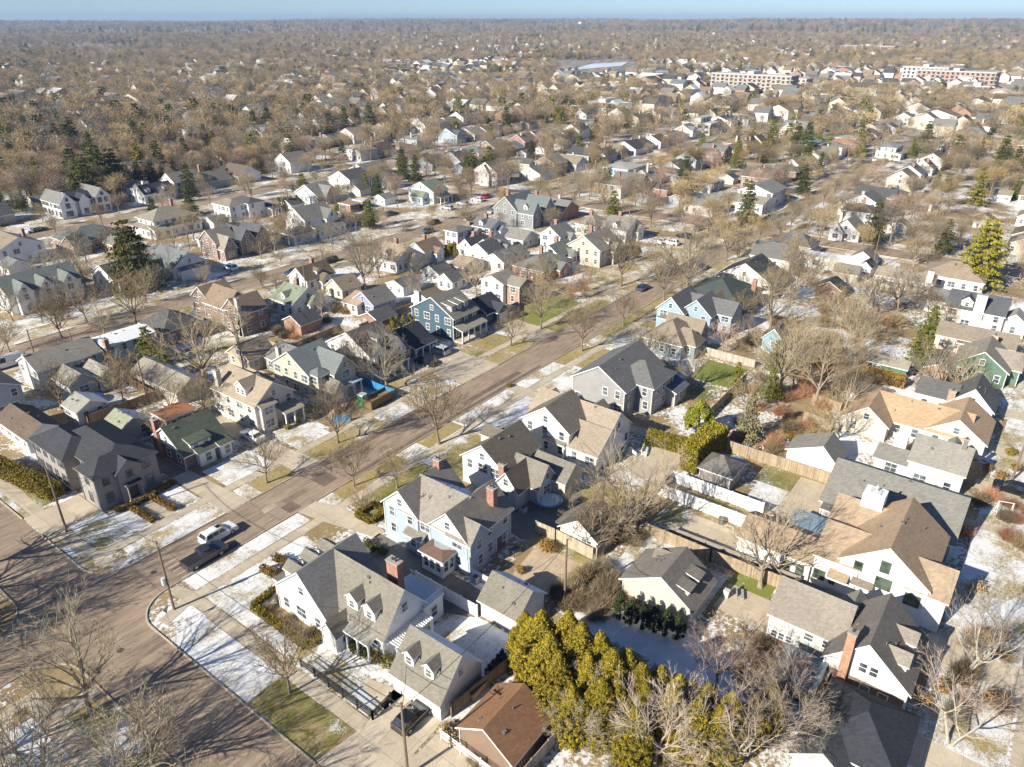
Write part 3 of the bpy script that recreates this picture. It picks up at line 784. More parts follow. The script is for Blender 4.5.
# garage with two dormers
h = House('garage', 'white double garage with two gabled dormers behind the parked black hatchback', 'garage', 'detached garages behind the houses', 39, 39, wall=WS, roof=R_TAN, frost=.85)
b = h.block(35.9, 42.2, 35.8, 42.3, 2.6, 'gv', 3.5, win='', oh=.35)
for v in (40.7, 38.0): h.dormer(b, 'w', v, .9, 1.25, 1.5)
h.door(35.9, 40.7, 'w', 2.5, 2.1, 0, 'garage_door', (.74, .74, .74), 4); h.door(35.9, 37.5, 'w', 2.5, 2.1, 0, 'garage_door', (.74, .74, .74), 4)
h.win(39, 35.8, 4.0, 's', .7, .8); reg(h)

# pale blue house
BLUE = siding((.38, .46, .53))
h = House('house', 'large pale blue two-storey house with three gables, two brick chimneys and a glazed sunroom', 'house', None, 58, 54.5, wall=BLUE, roof=(.235, .21, .18), frost=.75)
h.block(53.8, 62.6, 55.6, 61.8, 5.1, 'gu', 2.8, gablemat=siding(WHITE), win='wen')
h.block(53.8, 62.7, 47.4, 53.6, 5.1, 'gu', 2.9, gablemat=siding(WHITE), win='wes')
h.block(54.0, 62.2, 50.5, 58.7, 5.0, 'gv', 3.0, win='we', roof=(.27, .24, .205), gwin=False)
h.block(53.82, 57.3, 46.9, 50.5, 5.0, 'gv', 1.9, win='s', skip=0)
h.block(51.4, 53.8, 49.4, 52.9, 2.7, 'hip', .55, win='', roof=(.17, .11, .085), wall=TRIM())
for v in (50.1, 51.1, 52.1): h.win(51.4, v, 1.55, 'w', .7, 1.5)
for u in (52.0, 53.0): h.win(u, 49.4, 1.55, 's', .7, 1.5)
h.block(53.0, 53.8, 54.6, 57.2, 2.5, 'sw', .35, win='w', skip=0)
h.chimney(60.3, 48.6, 6.5, 9.0, .9, 1.1); h.chimney(61.3, 58.7, 6.6, 8.9, .9, 1.1)
for (u, v, z) in ((56, 56.6, 6.9), (56.1, 55.6, 7.0), (57, 53, 7.5)): h.bump_vent(u, v, z)
h.windows(); h.door(60.5, 47.4, 's', 1.9, 2.1, 0, 'door', (.1, .1, .12), 1); h.door(53.8, 47.9, 'w'); reg(h)
simple_garage('garage', 'white garage with tan-grey roof beside the large golden evergreens', 49.4, 54.6, 36.5, 41.8, 'gv', 2.5, 2.1, WS, R_TAN, None, frost=.85, win=''); OCC.append((49.4, 54.6, 36.5, 41.8))

# white house with dark weathered roof and long rear wings
h = House('house', 'white house with dark brown roof and low rear wings beside the round trampoline', 'house', None, 74, 54, wall=WS, roof=(.16, .135, .105), frost=.3)
a = h.block(69.5, 78.5, 54.0, 61.5, 4.6, 'gu', 2.8, ridge=.5)
h.dormer(a, 'n', 75, .1, 2.6, 1.6)
h.block(68.4, 73.0, 50.6, 54.6, 3.0, 'gu', 2.4, wall=siding(LGREY), win='w')
h.block(71.2, 75.4, 49.0, 54.2, 2.8, 'gv', 2.7, roof=R_TAN, win='s', wall=siding(LGREY))
h.block(74.7, 79.3, 46.8, 53.0, 2.7, 'gv', 1.9, roof=R_TAN, wall=siding(CREAM), win='s', skip=.4)
h.chimney(68.9, 53.6, 3, 6.2, .8, 1.0); h.windows(); reg(h)
# large white house with tan roofs
h = House('house', 'large white house with tan gabled roofs beside the narrow asphalt yard', 'house', None, 88, 54, wall=WS, roof=R_TAN, frost=.4)
h.block(83.3, 90.5, 51.8, 60.6, 5.1, 'gu', 3.1, roof=(.19, .165, .13), win='w')
b = h.block(86.6, 94.4, 47.2, 62.0, 3.6, 'gv', 3.4, roof=(.33, .27, .21), win='wsn')
h.block(83.3, 91.0, 46.7, 52.2, 2.9, 'gv', 2.7, roof=(.31, .255, .195), win='w', skip=0)
h.porch(82.5, 83.35, 52.2, 56.4, 2.8, 'sw', .4, 2, 'w'); h.dormer(b, 'e', 52, .8, 2.2, 1.5)
h.block(92, 94.6, 60, 64, 3.4, 'gu', 1.8, roof=(.33, .27, .21), win='w')
h.windows(); reg(h)
# large grey hipped house
GREYW = siding((.33, .32, .315))
h = House('house', 'grey-taupe two-storey house with wide gable, hipped rear wing and white window trim', 'house', None, 107, 55, wall=GREYW, roof=R_GREY, frost=.2)
h.block(100.8, 115.0, 51.8, 62.4, 5.1, 'gu', 3.3, win='wsn', skip=.5, gwin=False); h.block(104.7, 113, 48.5, 57.0, 5.05, 'hip', 2.9, win='wse', skip=.1)
h.block(110.0, 114.6, 46.6, 49, 2.8, 'ss', .9, win='s', roof=(.1, .12, .16), skip=0)
h.windows(); reg(h)
# mansard grey corner house north-west
GB = stucco((.30, .275, .255))
h = House('house', 'grey stucco two-storey corner house with dark grey hipped roof and dark windows', 'house', None, 37.5, 106, wall=GB, roof=(.058, .06, .066), frost=.0, frame=(.12, .11, .10), trim=(.22, .2, .19))
h.block(33.0, 41.9, 96.9, 101.8, 5.3, 'hip', 1.7, win='ws', skip=0); h.block(34.6, 41.95, 97.0, 112.6, 5.32, 'hip', 2.1, win='w')
h.block(32.8, 38.8, 105.4, 115.6, 5.25, 'hip', 1.9, win='w', skip=0, oh=.4)
h.block(35.9, 39.2, 96.3, 99.4, 5.1, 'gv', 1.3, win='', gwin=False)
h.win(37.5, 96.3, 4.3, 's', .8, .9); h.door(37.5, 96.3, 's', 1.3, 2.3, 0, 'door', (.05, .05, .05), 2)
h.porch(36.3, 38.7, 95.4, 96.4, 2.8, 'flat', 0, 2, 's', roof=(.06, .06, .06), pm=GB)
h.windows(); reg(h)
# green bungalow
h = House('house', 'brick bungalow with dark green roof and white front dormer', 'house', None, 50, 101.5, wall=brick((.22, .12, .09)), roof=R_GREEN, frost=.0)
b = h.block(46.1, 53.4, 97.2, 106.4, 2.7, 'gu', 3.2, gablemat=WS, win='ws', oh=.5); h.dormer(b, 's', 49.2, .2, 3.4, 1.0, 's')
h.block(48.0, 50.6, 96.2, 97.2, 2.4, 'ss', .4, wall=WS, win='s', skip=0); h.block(51.4, 53.2, 95.8, 97.3, 2.4, 'ss', .4, wall=WS, win='s', skip=0)
h.chimney(46.0, 104.0, -.1, 6.6, .7, .9, brick((.42, .16, .09)), 1); h.windows(); reg(h)
# beige house with dormer
h = House('house', 'pale beige two-storey house with a big side dormer and arched front porch', 'house', None, 63.5, 103, wall=siding((.60, .55, .48)), roof=(.33, .27, .20), frost=.1)
b = h.block(59.6, 67.3, 97.8, 109.8, 5.1, 'gv', 2.9, win='ws'); h.dormer(b, 'w', 102.2, .6, 2.6, 1.7)
h.block(60.2, 62.8, 96.9, 97.8, 4.9, 'ss', .4, win='s', skip=0); h.porch(63.2, 67.3, 95.1, 97.8, 2.8, 'ss', .6, 3, 's')
h.block(66.4, 70.4, 104.2, 112.0, 2.8, 'gv', 2.0, win='s'); h.chimney(60.2, 108.6, 5, 8.4, .8, .9, stucco((.6, .55, .48)), 1)
h.windows(); reg(h)
# cream tall house
h = House('house', 'cream three-storey house with steep slate roofs and small arched entry', 'house', None, 76.5, 104, wall=siding((.50, .47, .38)), roof=R_SLATE, frost=.3)
h.block(72.6, 80.0, 100.2, 110.6, 5.0, 'gu', 3.2, win='ws', skip=0); h.block(75.8, 80.6, 97.0, 103.5, 5.1, 'gv', 2.7, win='wse', skip=0)
h.block(73.2, 75.8, 98.4, 101, 5.0, 'hip', 1.2, win='ws', skip=0); h.block(74.0, 76.4, 95.2, 98.5, 2.6, 'gv', 1.7, win='w', roof=R_TAN, gwin=False, wall=stucco((.55, .52, .46)))
h.chimney(73.0, 108.8, 3, 8.2, .7, .9, stucco((.5, .46, .4)), 1); h.door(75.2, 95.2, 's', 1.1, 2.1); h.porch(76.6, 80.6, 95.2, 97.0, 2.6, 'flat', 0, 3, 's', roof=(.35, .4, .48))
h.windows(); reg(h)
# white farmhouse, black porch roof
h = House('house', 'white farmhouse-style house with black roofs and a pillared front porch', 'house', None, 89, 103, wall=siding(WHITE, .4), roof=(.115, .105, .10), frost=.1)
b = h.block(84.9, 93.0, 97.6, 109.6, 5.1, 'gu', 3.3, win='wsn', skip=.2); h.block(85.6, 88.2, 97.0, 99.6, 5.1, 'gv', 1.9, win='s', gwin=False, skip=0); h.block(90.0, 92.8, 96.8, 99.6, 5.1, 'gv', 2.0, win='s', skip=0, gwin=False)
h.dormer(b, 's', 89.1, 1.5, 1.5, 1.3); h.porch(84.7, 92.8, 95.0, 97.3, 2.6, 'ss', .6, 5, 's', roof=(.03, .032, .038)); h.windows(); reg(h)
# charcoal low house
h = House('house', 'low charcoal house with black roof and white porch posts beside the black sedan', 'house', None, 99.5, 101, wall=siding((.10, .11, .13)), roof=(.04, .045, .055))
h.block(96.6, 103.0, 98.6, 106.8, 2.8, 'gu', 2.5, win='ws'); h.porch(96.4, 103.0, 96.8, 98.7, 2.5, 'ss', .5, 4, 's', roof=(.04, .045, .055)); h.windows(); reg(h)
# teal house
h = House('house', 'teal house with three white dormers in a row and pillared porch', 'house', None, 113, 103.5, wall=siding((.065, .115, .155)), roof=(.21, .195, .165), frost=.1)
b = h.block(109.0, 117.0, 97.7, 110.0, 5.1, 'gu', 3.5, win='ws', skip=0)
for u in (110.6, 112.7, 114.8): h.dormer(b, 's', u, 1.4, 1.25, 1.3, 's')
h.porch(108.7, 117.2, 95.0, 97.8, 2.7, 'ss', .7, 5, 's', roof=(.26, .24, .2), rail=True); h.chimney(109.8, 108.6, 6, 8.9, .8, 1.4, stucco((.5, .5, .48)), 1); h.windows(); reg(h)
h = House('garage', 'dark teal one-storey garage wing with black roof and white trim', 'garage', None, 123, 101.5, wall=siding((.065, .115, .155)), roof=(.055, .06, .07))
h.block(120.0, 126.6, 97.5, 106.0, 2.9, 'gu', 2.5, win='w'); h.block(122.6, 126.4, 96.4, 99.5, 2.8, 'gv', 1.5, win='', gwin=False); h.door(124.5, 96.4, 's', 2.6, 2.2, 0, 'garage_door', (.7, .7, .7), 4); h.windows(); reg(h)
h = House('house', 'white and brick two-storey box house with low brown-grey roof', 'house', None, 136.5, 105, wall=WS, roof=R_BROWN if False else (.25, .22, .18))
h.block(133.4, 140.0, 103.2, 110, 5.1, 'gu', 1.4, win='ws'); h.block(134.6, 140.0, 99.2, 103.3, 4.9, 'gv', 1.3, wall=brick((.45, .26, .17)), win='ws'); h.windows(); reg(h)

# ---- right side, behind the back fences
h = House('house', 'tan-roofed cream cottage with pale gable wall and two shed dormers behind dark shrubs', 'house', None, 65.2, 26, wall=siding((.60, .56, .47)), roof=(.2, .18, .15), frost=.5)
b = h.block(62.2, 68.4, 21.7, 30.4, 2.6, 'gu', 2.7, ridge=.44, win='', roof=(.2, .18, .155), oh=.4)
h.dormer(b, 's', 63.9, .9, 1.5, .8, 's'); h.dormer(b, 's', 66.4, .9, 1.5, .8, 's')
m = h.mb(); m.box(62.14, 62.2, 22, 30.2, -.1, .55, brick((.4, .2, .12))); m.build('brick_base', h.root)
h.block(66.0, 68.8, 25.8, 28.6, 3.0, 'gv', 1.6, win='', gwin=False); h.windows(); reg(h)
h = House('garage', 'grey-tan garage with dark hipped roof between the white fence and the tall hedge', 'garage', 'detached garages behind the houses', 92.6, 30.5, wall=siding((.34, .3, .26)), roof=(.12, .11, .105))
h.block(90.3, 95.0, 28.4, 33.2, 2.5, 'hip', 2.0, win='w', skip=.5, roof=(.17, .155, .14)); h.windows(); reg(h)
# brown-roofed white modern house
WM = siding((.82, .82, .81), .35); BR = (.36, .27, .19)
h = House('house', 'tall bright white house with light brown steep roofs, dark windows and a white chimney', 'house', None, 84, 6, wall=WM, roof=BR, frame=(.10, .12, .09), gl=(.06, .08, .06), frost=0)
h.block(78.0, 90.0, .9, 10.3, 5.2, 'gu', 3.6, win='', roof=(.36, .26, .17), z0=-.2, oh=.25)
h.block(78.2, 84.2, -1.0, 3.2, 4.6, 'gv', 2.2, win='s'); h.block(78.1, 86.5, 8.0, 13.1, 4.4, 'gv', 2.4, win='', oh=.3); h.block(84.5, 92, 6.8, 13.5, 4.7, 'gv', 2.5, win='n', oh=.3)
h.block(77.8, 84.2, 13.3, 22.4, 2.8, 'gv', 1.6, win='', oh=.25); h.block(84.2, 88.3, 13.6, 18.4, 2.6, 'flat', 0, roof=plain((.25, .33, .38), .3), win='n', oh=.1, wall=plain((.3, .38, .42), .3))
for v, z, w_ in ((5.6, 6.2, .9), (5.4, 3.9, 1.6), (8.3, 4.9, .8), (2.2, 3.2, 1.5)): h.win(78.0, v, z, 'w', w_, 1.4)
h.win(78.1, 10.5, 1.7, 'w', .9, 1.2); h.win(78.1, 12.2, 1.7, 'w', 1.2, 1.2); h.win(77.8, 16, 1.5, 'w', .8, 1.2); h.win(77.8, 14.4, 1.5, 'w', .8, 1.2)
h.porch(76.8, 78.0, 6.2, 8.6, 2.9, 'sw', .3, 0, 'w', roof=(.25, .2, .15)); h.porch(76.6, 78.1, 8.9, 11.2, 2.7, 'sw', .4, 0, 'w')
m = h.mb(); m.box(87.6, 90.0, 8.4, 10.9, 4, 8.9, plain((.84, .84, .84), .6)); m.box(88.1, 89.4, 9.0, 10.3, 8.9, 9.05, plain((.6, .6, .6))); m.tube((88.8, 9.6, 9), (88.8, 9.6, 9.9), .16, .14, 8, plain((.5, .5, .5)), True); m.build('chimney', h.roofs[0])
h.windows(); reg(h)
# wide grey roof
h = House('house', 'wide low house with plain mid-grey roof, two skylights, behind the white chimney', 'house', None, 98, 8, wall=siding((.38, .36, .33)), roof=(.225, .215, .19), frost=0)
h.block(92.2, 105.0, .2, 16.2, 3.0, 'gv', 3.3, win='wsn', oh=.4); h.block(90.8, 96.2, 11.4, 15.6, 2.6, 'sw', 1.3, win='w', roof=(.17, .15, .13))
m = h.mb(); 
for (u, v, z) in ((94.4, 14.2, 3.75), (92.6, 15.0, 3.25)): m.box(u, u + .9, v - .5, v + .5, z - .3, z + .12, plain((.6, .6, .55)), glass((.25, .27, .22)))
m.build('skylight', h.roofs[0]); h.bump_vent(96.5, 9.8, 5.4); h.windows(); reg(h)
h = House('house', 'white house with grey-tan roof and dark flue, squeezed between grey and tan roofs', 'house', None, 111.5, 5.5, wall=WS, roof=(.27, .25, .22), frost=.1)
b = h.block(108.4, 115.4, 1.5, 8.6, 4.2, 'gv', 2.6, win='wn'); h.block(109.2, 112.2, 8.6, 13.2, 2.5, 'sw', .7, win='w'); h.dormer(b, 'e', 4, 1, 1.5, 1.2)
m = h.mb(); m.box(113.6, 115.4, 10.0, 11.8, 0, 4.6, plain((.84, .84, .84), .6)); m.build('chimney', h.roofs[0]); h.chimney(111.6, 2.6, 5, 8.2, .5, .6, plain((.2, .17, .15)), 1); h.windows(); reg(h)
h = House('garage', 'white garage with low grey roof in front of the tan-roofed ranch', 'garage', 'detached garages behind the houses', 105.5, 21, wall=WM, roof=(.25, .235, .20))
h.block(103.5, 108.4, 17.4, 24.6, 2.5, 'gu', 2.2, ridge=.3, win='', gwin=False); h.door(103.5, 20.9, 'w', 1.0, 2.1); reg(h)
TR = (.43, .305, .19)
h = House('house', 'long ranch house with sandy orange-tan roof and pale stucco gable ends', 'house', None, 125, 10, wall=stucco((.62, .56, .46)), roof=TR)
h.block(119.4, 128.0, 13.8, 20.5, 2.8, 'gu', 2.6, win='w', skip=.3); h.block(122.4, 131, 3, 17, 2.75, 'gv', 2.7, win='w', gwin=False); h.block(122.6, 132.2, .3, 8.8, 2.8, 'gu', 2.95, win='w', skip=.8)
h.bump_vent(126, 12, 5.2); h.windows(); reg(h)
h = House('house', 'white cottage with charcoal gables and brick chimney behind the tan-roofed ranch', 'house', None, 137.5, 6.5, wall=WS, roof=(.125, .122, .12))
h.block(135.2, 141, 6.6, 12.6, 3.2, 'gv', 1.9, win='w', skip=0); h.block(134.2, 141.5, .8, 7.4, 3.4, 'gu', 3.2, win='ws'); h.chimney(134.3, 7.2, 0, 5.4, .7, 1.1, brick((.5, .3, .2)), 1); h.windows()
h.porch(132.6, 134.2, 1.0, 5.4, 2.4, 'flat', 0, 2, 'w', roof=(.28, .13, .08)); reg(h)
simple_garage('garage', 'long white garage with mottled roof darkened for tree shadows behind the small green lawn', 130.2, 134.8, 16, 22.8, 'gv', 2.4, 1.2, WS, (.15, .135, .12), None, frost=.9); OCC.append((130.2, 134.8, 16, 22.8))  # dark shingle colour stands in for tree shadows on this roof
simple_garage('shed', 'long green shed with flat tan roof behind the white garage', 146.6, 150.6, 16.2, 23.2, 'gv', 2.2, .9, siding((.10, .20, .13)), (.33, .29, .23), None, 'shed', None, 0); OCC.append((146.6, 150.6, 16.2, 23.2))
simple_garage('garage', 'small brick garage with grey roof beside the green gabled house', 149.4, 153.2, 9.6, 13.6, 'gu', 2.5, 1.0, brick((.52, .30, .17)), (.27, .24, .2), None, frost=0); OCC.append((149.4, 153.2, 9.6, 13.6))
h = House('house', 'green gabled house with tan roof and two white attic windows', 'house', None, 158, 5, wall=siding((.12, .20, .14)), roof=(.27, .24, .20))
b = h.block(153.6, 163, .6, 9.4, 3.2, 'gu', 3.1, win='w'); h.block(156.5, 161.5, -1.2, 4, 3.2, 'gv', 2.4, win='s'); h.windows(); reg(h)
h = House('house', 'long beige house with weathered brown roof and square brick annex', 'house', None, 170, 8, wall=siding((.58, .52, .43)), roof=(.25, .21, .165))
h.block(167.2, 173.5, .8, 14.8, 3.1, 'gv', 2.0, win='w'); h.block(165.4, 170.0, 7.2, 10.4, 2.7, 'flat', 0, wall=brick((.5, .22, .12)), win='w', skip=0); h.chimney(166.3, 4.6, 0, 5.6, .7, 1.2, stucco((.55, .42, .28)), 1); h.windows(); reg(h)
h = House('house', 'tall white house with dark grey roof and wide white chimney by the right edge', 'house', None, 187, 10, wall=WS, roof=(.10, .105, .115))
b = h.block(182.5, 191, 4.5, 15.8, 4.6, 'gv', 2.8, win='wsn'); h.dormer(b, 'w', 12, .6, 2.2, 1.4); h.chimney(182.6, 9.5, 0, 8.5, 1.2, 2.0, plain((.8, .79, .76)), 1); h.block(184, 189, .2, 5, 3.2, 'gu', 1.8, roof=(.33, .3, .26), win='w'); h.windows(); reg(h)
h = House('house', 'low white and grey cottage left of the tall white house with dark roof', 'house', None, 194, 18, wall=WS, roof=(.20, .195, .185))
h.block(190.8, 198, 15.2, 20.8, 2.8, 'gv', 1.9, win='w'); h.windows(); reg(h)
h = House('house', 'low white house with flat snowy roof edges and a colonnaded rear porch', 'house', None, 205, 28, wall=WS, roof=(.26, .23, .19))
h.block(202.6, 209, 21.8, 35, 3.0, 'gv', 1.4, win='w', roof=(.30, .27, .23)); h.porch(200.4, 202.8, 23.5, 34.5, 2.6, 'flat', 0, 8, 'w', roof=plain((.75, .74, .72))); h.chimney(203, 22.6, 3, 6.2, .9, 1.4, plain(WHITE), 1); h.windows(); reg(h)
h = House('house', 'wide hipped taupe roof house on the corner beyond the colonnaded white house', 'house', None, 216, 17.5, wall=WS, roof=(.30, .235, .18))
h.block(210.5, 222, 11.5, 25.5, 3.0, 'hip', 3.2, win='w'); h.windows(); reg(h)
h = House('house', 'long low white building with a flat snow-white roof near the cross street', 'house', None, 211.5, 47, wall=WS, roof=plain((.80, .79, .78)))
h.block(209, 214.5, 39.5, 56, 2.9, 'flat', 0, win='w', oh=.2); h.block(208.4, 213.5, 37.4, 40.4, 2.8, 'gu', 1.3, roof=(.06, .06, .065), win='w'); h.windows(); reg(h)

# lower right corner
h = House('house', 'brick and white house with sunlit tan roof, tall orange chimney and two small dormers', 'house', None, 67.5, 7, wall=siding((.60, .60, .56)), roof=(.255, .225, .19), frost=0)
a = h.block(65.6, 71.4, 6.6, 14.1, 4.0, 'gv', 2.9, win='', oh=.3); b = h.block(63.0, 71.6, -.3, 7.6, 3.9, 'gu', 3.7, ridge=.54, win='s', roof=(.175, .155, .135), oh=.3)
for v in (13.3, 12.5, 11.7): h.win(65.6, v, 1.5, 'w', .6, .8)
for v in (9.8, 7.9): h.win(65.6, v, 3.0, 'w', .9, .9)
for v in (3.0, 4.0): h.win(63.0, v, 4.6, 'w', .7, 1.1)
for v in (3.4, 1.7): h.win(63.0, v, 1.8, 'w', .8, 1.3)
m = h.mb(); m.box(62.94, 63.0, -.3, 7.5, -.1, 2.9, brick((.20, .10, .075))); m.box(65.54, 65.6, 7.7, 14.1, -.1, 1.0, brick((.2, .1, .075))); m.build('brick_base', h.root)
h.dormer(b, 's', 65.4, .8, 1.5, 1.1, 'g', rise=.9); h.dormer(b, 's', 68.8, .8, 1.5, 1.1, 'g', rise=.9)
h.chimney(62.6, 5.6, -.1, 8.6, .75, .8, brick((.55, .25, .12)), 1); h.chimney(62.3, 7.3, -.1, 2.2, 1.2, 1.2, brick((.4, .15, .1)), 0)
h.block(69.2, 72.4, 5.6, 8.2, 4.4, 'gu', 1.6, win='', roof=(.26, .24, .2), gwin=False); h.block(71.4, 74.2, 8.4, 13.6, 2.6, 'flat', 0, wall=siding((.5, .55, .6)), win='', roof=(.15, .14, .13))
h.block(59.4, 62.8, 7.4, 11.0, 2.4, 'sw', .6, wall=glass((.06, .09, .1)), roof=plain((.13, .17, .19), .3), win=''); h.windows(); reg(h)
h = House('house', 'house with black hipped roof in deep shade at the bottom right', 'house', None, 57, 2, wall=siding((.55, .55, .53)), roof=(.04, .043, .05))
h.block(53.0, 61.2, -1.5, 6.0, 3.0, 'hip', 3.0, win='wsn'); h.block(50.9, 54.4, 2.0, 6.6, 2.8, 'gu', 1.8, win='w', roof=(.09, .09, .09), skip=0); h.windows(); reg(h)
# rust-roofed garage, bottom
h = House('garage', 'garage with rust-brown shingle roof beside the wooden fence and pampas grass', 'garage', None, 38, 29.5, wall=siding((.25, .17, .12)), roof=(.27, .145, .08))
h.block(35.0, 40.9, 26.4, 32.6, 2.5, 'gu', 2.1, win='w', skip=.5); h.block(40.9, 42.6, 29.2, 31.4, 2.2, 'flat', 0, roof=(.4, .17, .08), win=''); h.windows(); reg(h)
simple_garage('garage', 'white garage with dark roof under the bare tangled tree by the utility pole', 66.3, 71.8, 36.5, 42.0, 'gu', 2.5, 2.0, WS, (.13, .115, .095), None, frost=0); OCC.append((66.3, 71.8, 36.5, 42))

# ---- east part of the south-east row
def qh(label, u, v, blocks, wall=WS, roof=R_TAN, frost=.2, det=1, cat='house', name='house', group=None, chim=None, dorm=None, porch=None, ws=(.95, 1.3), wins=True, frame=WHITE):
    h = House(name, label, cat, group, u, v, det, wall=wall, roof=roof, frost=frost, winsize=ws, frame=frame)
    for b in blocks:
        k = b[6] if len(b) > 6 else {}
        h.block(u + b[0], u + b[1], v + b[2], v + b[3], b[4][0], b[5], b[4][1], **k)
    for c in (chim or []): h.chimney(u + c[0], v + c[1], c[2], c[3], .8, 1.0, c[4] if len(c) > 4 else None, 1)
    for d in (dorm or []): h.dormer(h.blocks[d[0]], d[1], (u if d[1] in 'ns' else v) + d[2], .5, d[3], d[4], d[5] if len(d) > 5 else 'g')
    for p in (porch or []): h.porch(u + p[0], u + p[1], v + p[2], v + p[3], 2.5, 's' + p[4], .5, p[5], p[4])
    if wins: h.windows()
    return reg(h)
qh('grey and tan house with a cluster of steep hips behind a bare tree', 134, 58.5, [(-5, 5, -4, 4.5, (3.0, 3.6), 'hip'), (-3, 1.5, -6, 0, (2.8, 2.8), 'hip'), (1, 5.5, -5, 3, (3.2, 3.0), 'gv')], siding((.25, .28, .3)), (.25, .205, .155), 0)
qh('light sky-blue house with three steep gables beside the pink-twigged tree', 148, 59, [(-5.8, 4, 1.5, 7.8, (4.8, 3.0), 'gu'), (-4, 3.5, -4, 3, (4.7, 3.0), 'gu'), (-1, 5, -7.5, 4, (4.7, 2.2), 'gv'), (-6.4, -4, 3, 7, (2.7, 1.2), 'hip')], siding((.31, .42, .50)), (.15, .15, .15), .1)
qh('dark green-black hipped house with brick chimney behind the sky-blue house', 165, 61, [(-7.5, 8, -7, 7, (3.0, 4.0), 'hip', {'oh': .6}), (-8.5, -3, -5, 2, (2.8, 2.4), 'gu', {'roof': (.2, .16, .12)})], stucco((.35, .3, .24)), (.07, .085, .08), 0, chim=[(4, -6.2, 2, 6.5)])
qh('white house with wide dark gable facing the street behind the dark hipped house', 184, 61, [(-5, 6, -7, 7, (2.8, 4.0), 'gu'), (-6, -2, 2, 6.5, (2.6, 1.6), 'hip')], WS, (.09, .088, .085), 0)
qh('small white-walled house with grey roof next to the cross street corner', 205, 62, [(-4, 5, -5.5, 5.5, (3.0, 3.0), 'gv')], WS, R_GREY, .1)
qh('grey-roofed house at the crossing of the two streets', 221, 61, [(-4, 4.5, -5, 6, (3.0, 3.2), 'hip')], siding((.55, .52, .47)), (.13, .125, .12), 0)
qh('tiny light-blue garden house with white trim among bare trees', 146.8, 41.5, [(-2, 2.5, -2.2, 2.0, (2.7, 2.2), 'gu')], siding((.26, .42, .52)), R_GREY, .3, 2, 'garden house', 'garden_house')

# ---- rows between the main street and the next street to the north-west
qh('blue-grey two-storey house cut by the left edge above the long brown roof', 36.5, 141.5, [(-5, 3.6, -4, 5, (5.0, 2.0), 'gv')], siding((.42, .46, .50)), (.2, .185, .17), 0, 2)
qh('long low outbuilding with dark brown roof and white walls at the left edge', 36.6, 127, [(-2.8, 2.6, -5.6, 5.8, (2.6, 1.6), 'gv')], WS, (.145, .11, .085), 0, 2, 'garage', 'garage', 'detached garages behind the houses')
qh('grey-blue house with tan roof and white-framed sunroom near the left edge', 49.5, 143, [(-5, 6.5, -1.2, 6.8, (4.6, 2.0), 'gu'), (-3, 1.8, -8.3, -.5, (2.9, 1.6), 'gv', {'skip': 0}), (2, 6, -9.0, -1, (2.7, 1.3), 'gv', {'skip': 0, 'roof': (.33, .31, .28)})], siding((.45, .48, .50)), (.255, .235, .20), .3, 2, chim=[(-4.8, 3, 0, 6.8, stucco((.6, .57, .52)))])
qh('small garage with pale two-tone roof below the sunroom house', 45.4, 127, [(-2.5, 2.5, -2.6, 2.4, (2.5, 1.3), 'gv')], siding(LGREY), (.30, .29, .25), .9, 2, 'garage', 'garage', 'detached garages behind the houses')
qh('small garage with pale green and snow-white roof behind the green-roofed bungalow', 46.4, 114.8, [(-2.7, 2.6, -2.6, 2.6, (2.5, 1.5), 'gv')], siding((.42, .45, .45)), (.28, .29, .21), 1.0, 2, 'garage', 'garage', 'detached garages behind the houses')
qh('flat rust-coloured carport roof behind the green-roofed bungalow', 53.2, 111.8, [(-2.6, 2.4, -1.8, 2.0, (2.4, 0), 'flat')], stucco((.4, .3, .22)), (.33, .15, .08), 0, 2, 'carport', 'carport')
qh('white house with snow-white roof and single skylight by the parked van', 62, 145.5, [(-5, 5, -3.6, 2.8, (5.0, .7), 'gu', {'roof': plain((.80, .79, .77))}), (1, 5, -5.6, -3.4, (2.7, .7), 'ss', {'roof': (.1, .1, .11)})], siding((.60, .62, .62)), (.3, .3, .3), 0, 2, chim=[(-4.6, -3.6, 0, 6.6)])
qh('long low tan-grey garage under a thin bare tree left of the beige house', 60, 125.6, [(-3, 3.2, -8, 7.6, (2.5, 1.7), 'gv')], siding(CREAM), (.29, .255, .21), .5, 2, 'garage', 'garage', 'detached garages behind the houses', ws=(.7, .8))
qh('brick house with three brown gables and a pale chimney', 86.5, 145.8, [(-3.4, 3.4, -10, -3.5, (5.2, 2.8), 'gu'), (-3.2, 3.4, -4.5, 4, (5.2, 3.2), 'gv'), (-2.5, 4.2, 3, 10, (5.2, 2.6), 'gu')], brick((.27, .16, .11)), (.24, .18, .13), .1, 2, chim=[(-3, -9, 0, 8.6, stucco((.6, .57, .52)))])
qh('dark grey hipped house half hidden behind a large bare tree', 74.5, 148.5, [(-4.5, 4, -4.5, 5, (3.2, 3.0), 'hip')], brick((.25, .14, .1)), (.10, .10, .10), 0)
qh('tan gabled garage behind the beige house', 76, 122.6, [(-3, 3, -3.6, 3.4, (2.8, 2.3), 'gu')], siding((.5, .42, .32)), (.32, .25, .175), .1, 2, 'garage', 'garage', 'detached garages behind the houses')
qh('grey-roofed garage behind the cream three-storey house', 79.6, 114.6, [(-3.6, 3.6, -3, 3.2, (2.8, 2.0), 'gv')], siding((.5, .5, .48)), (.22, .215, .2), .2, 2, 'garage', 'garage', 'detached garages behind the houses')
def at(zx, zy, s, x, y): p = P(zx + x / s, zy + y / s); return p.x, p.y
Z = (250, 220, 3.704)
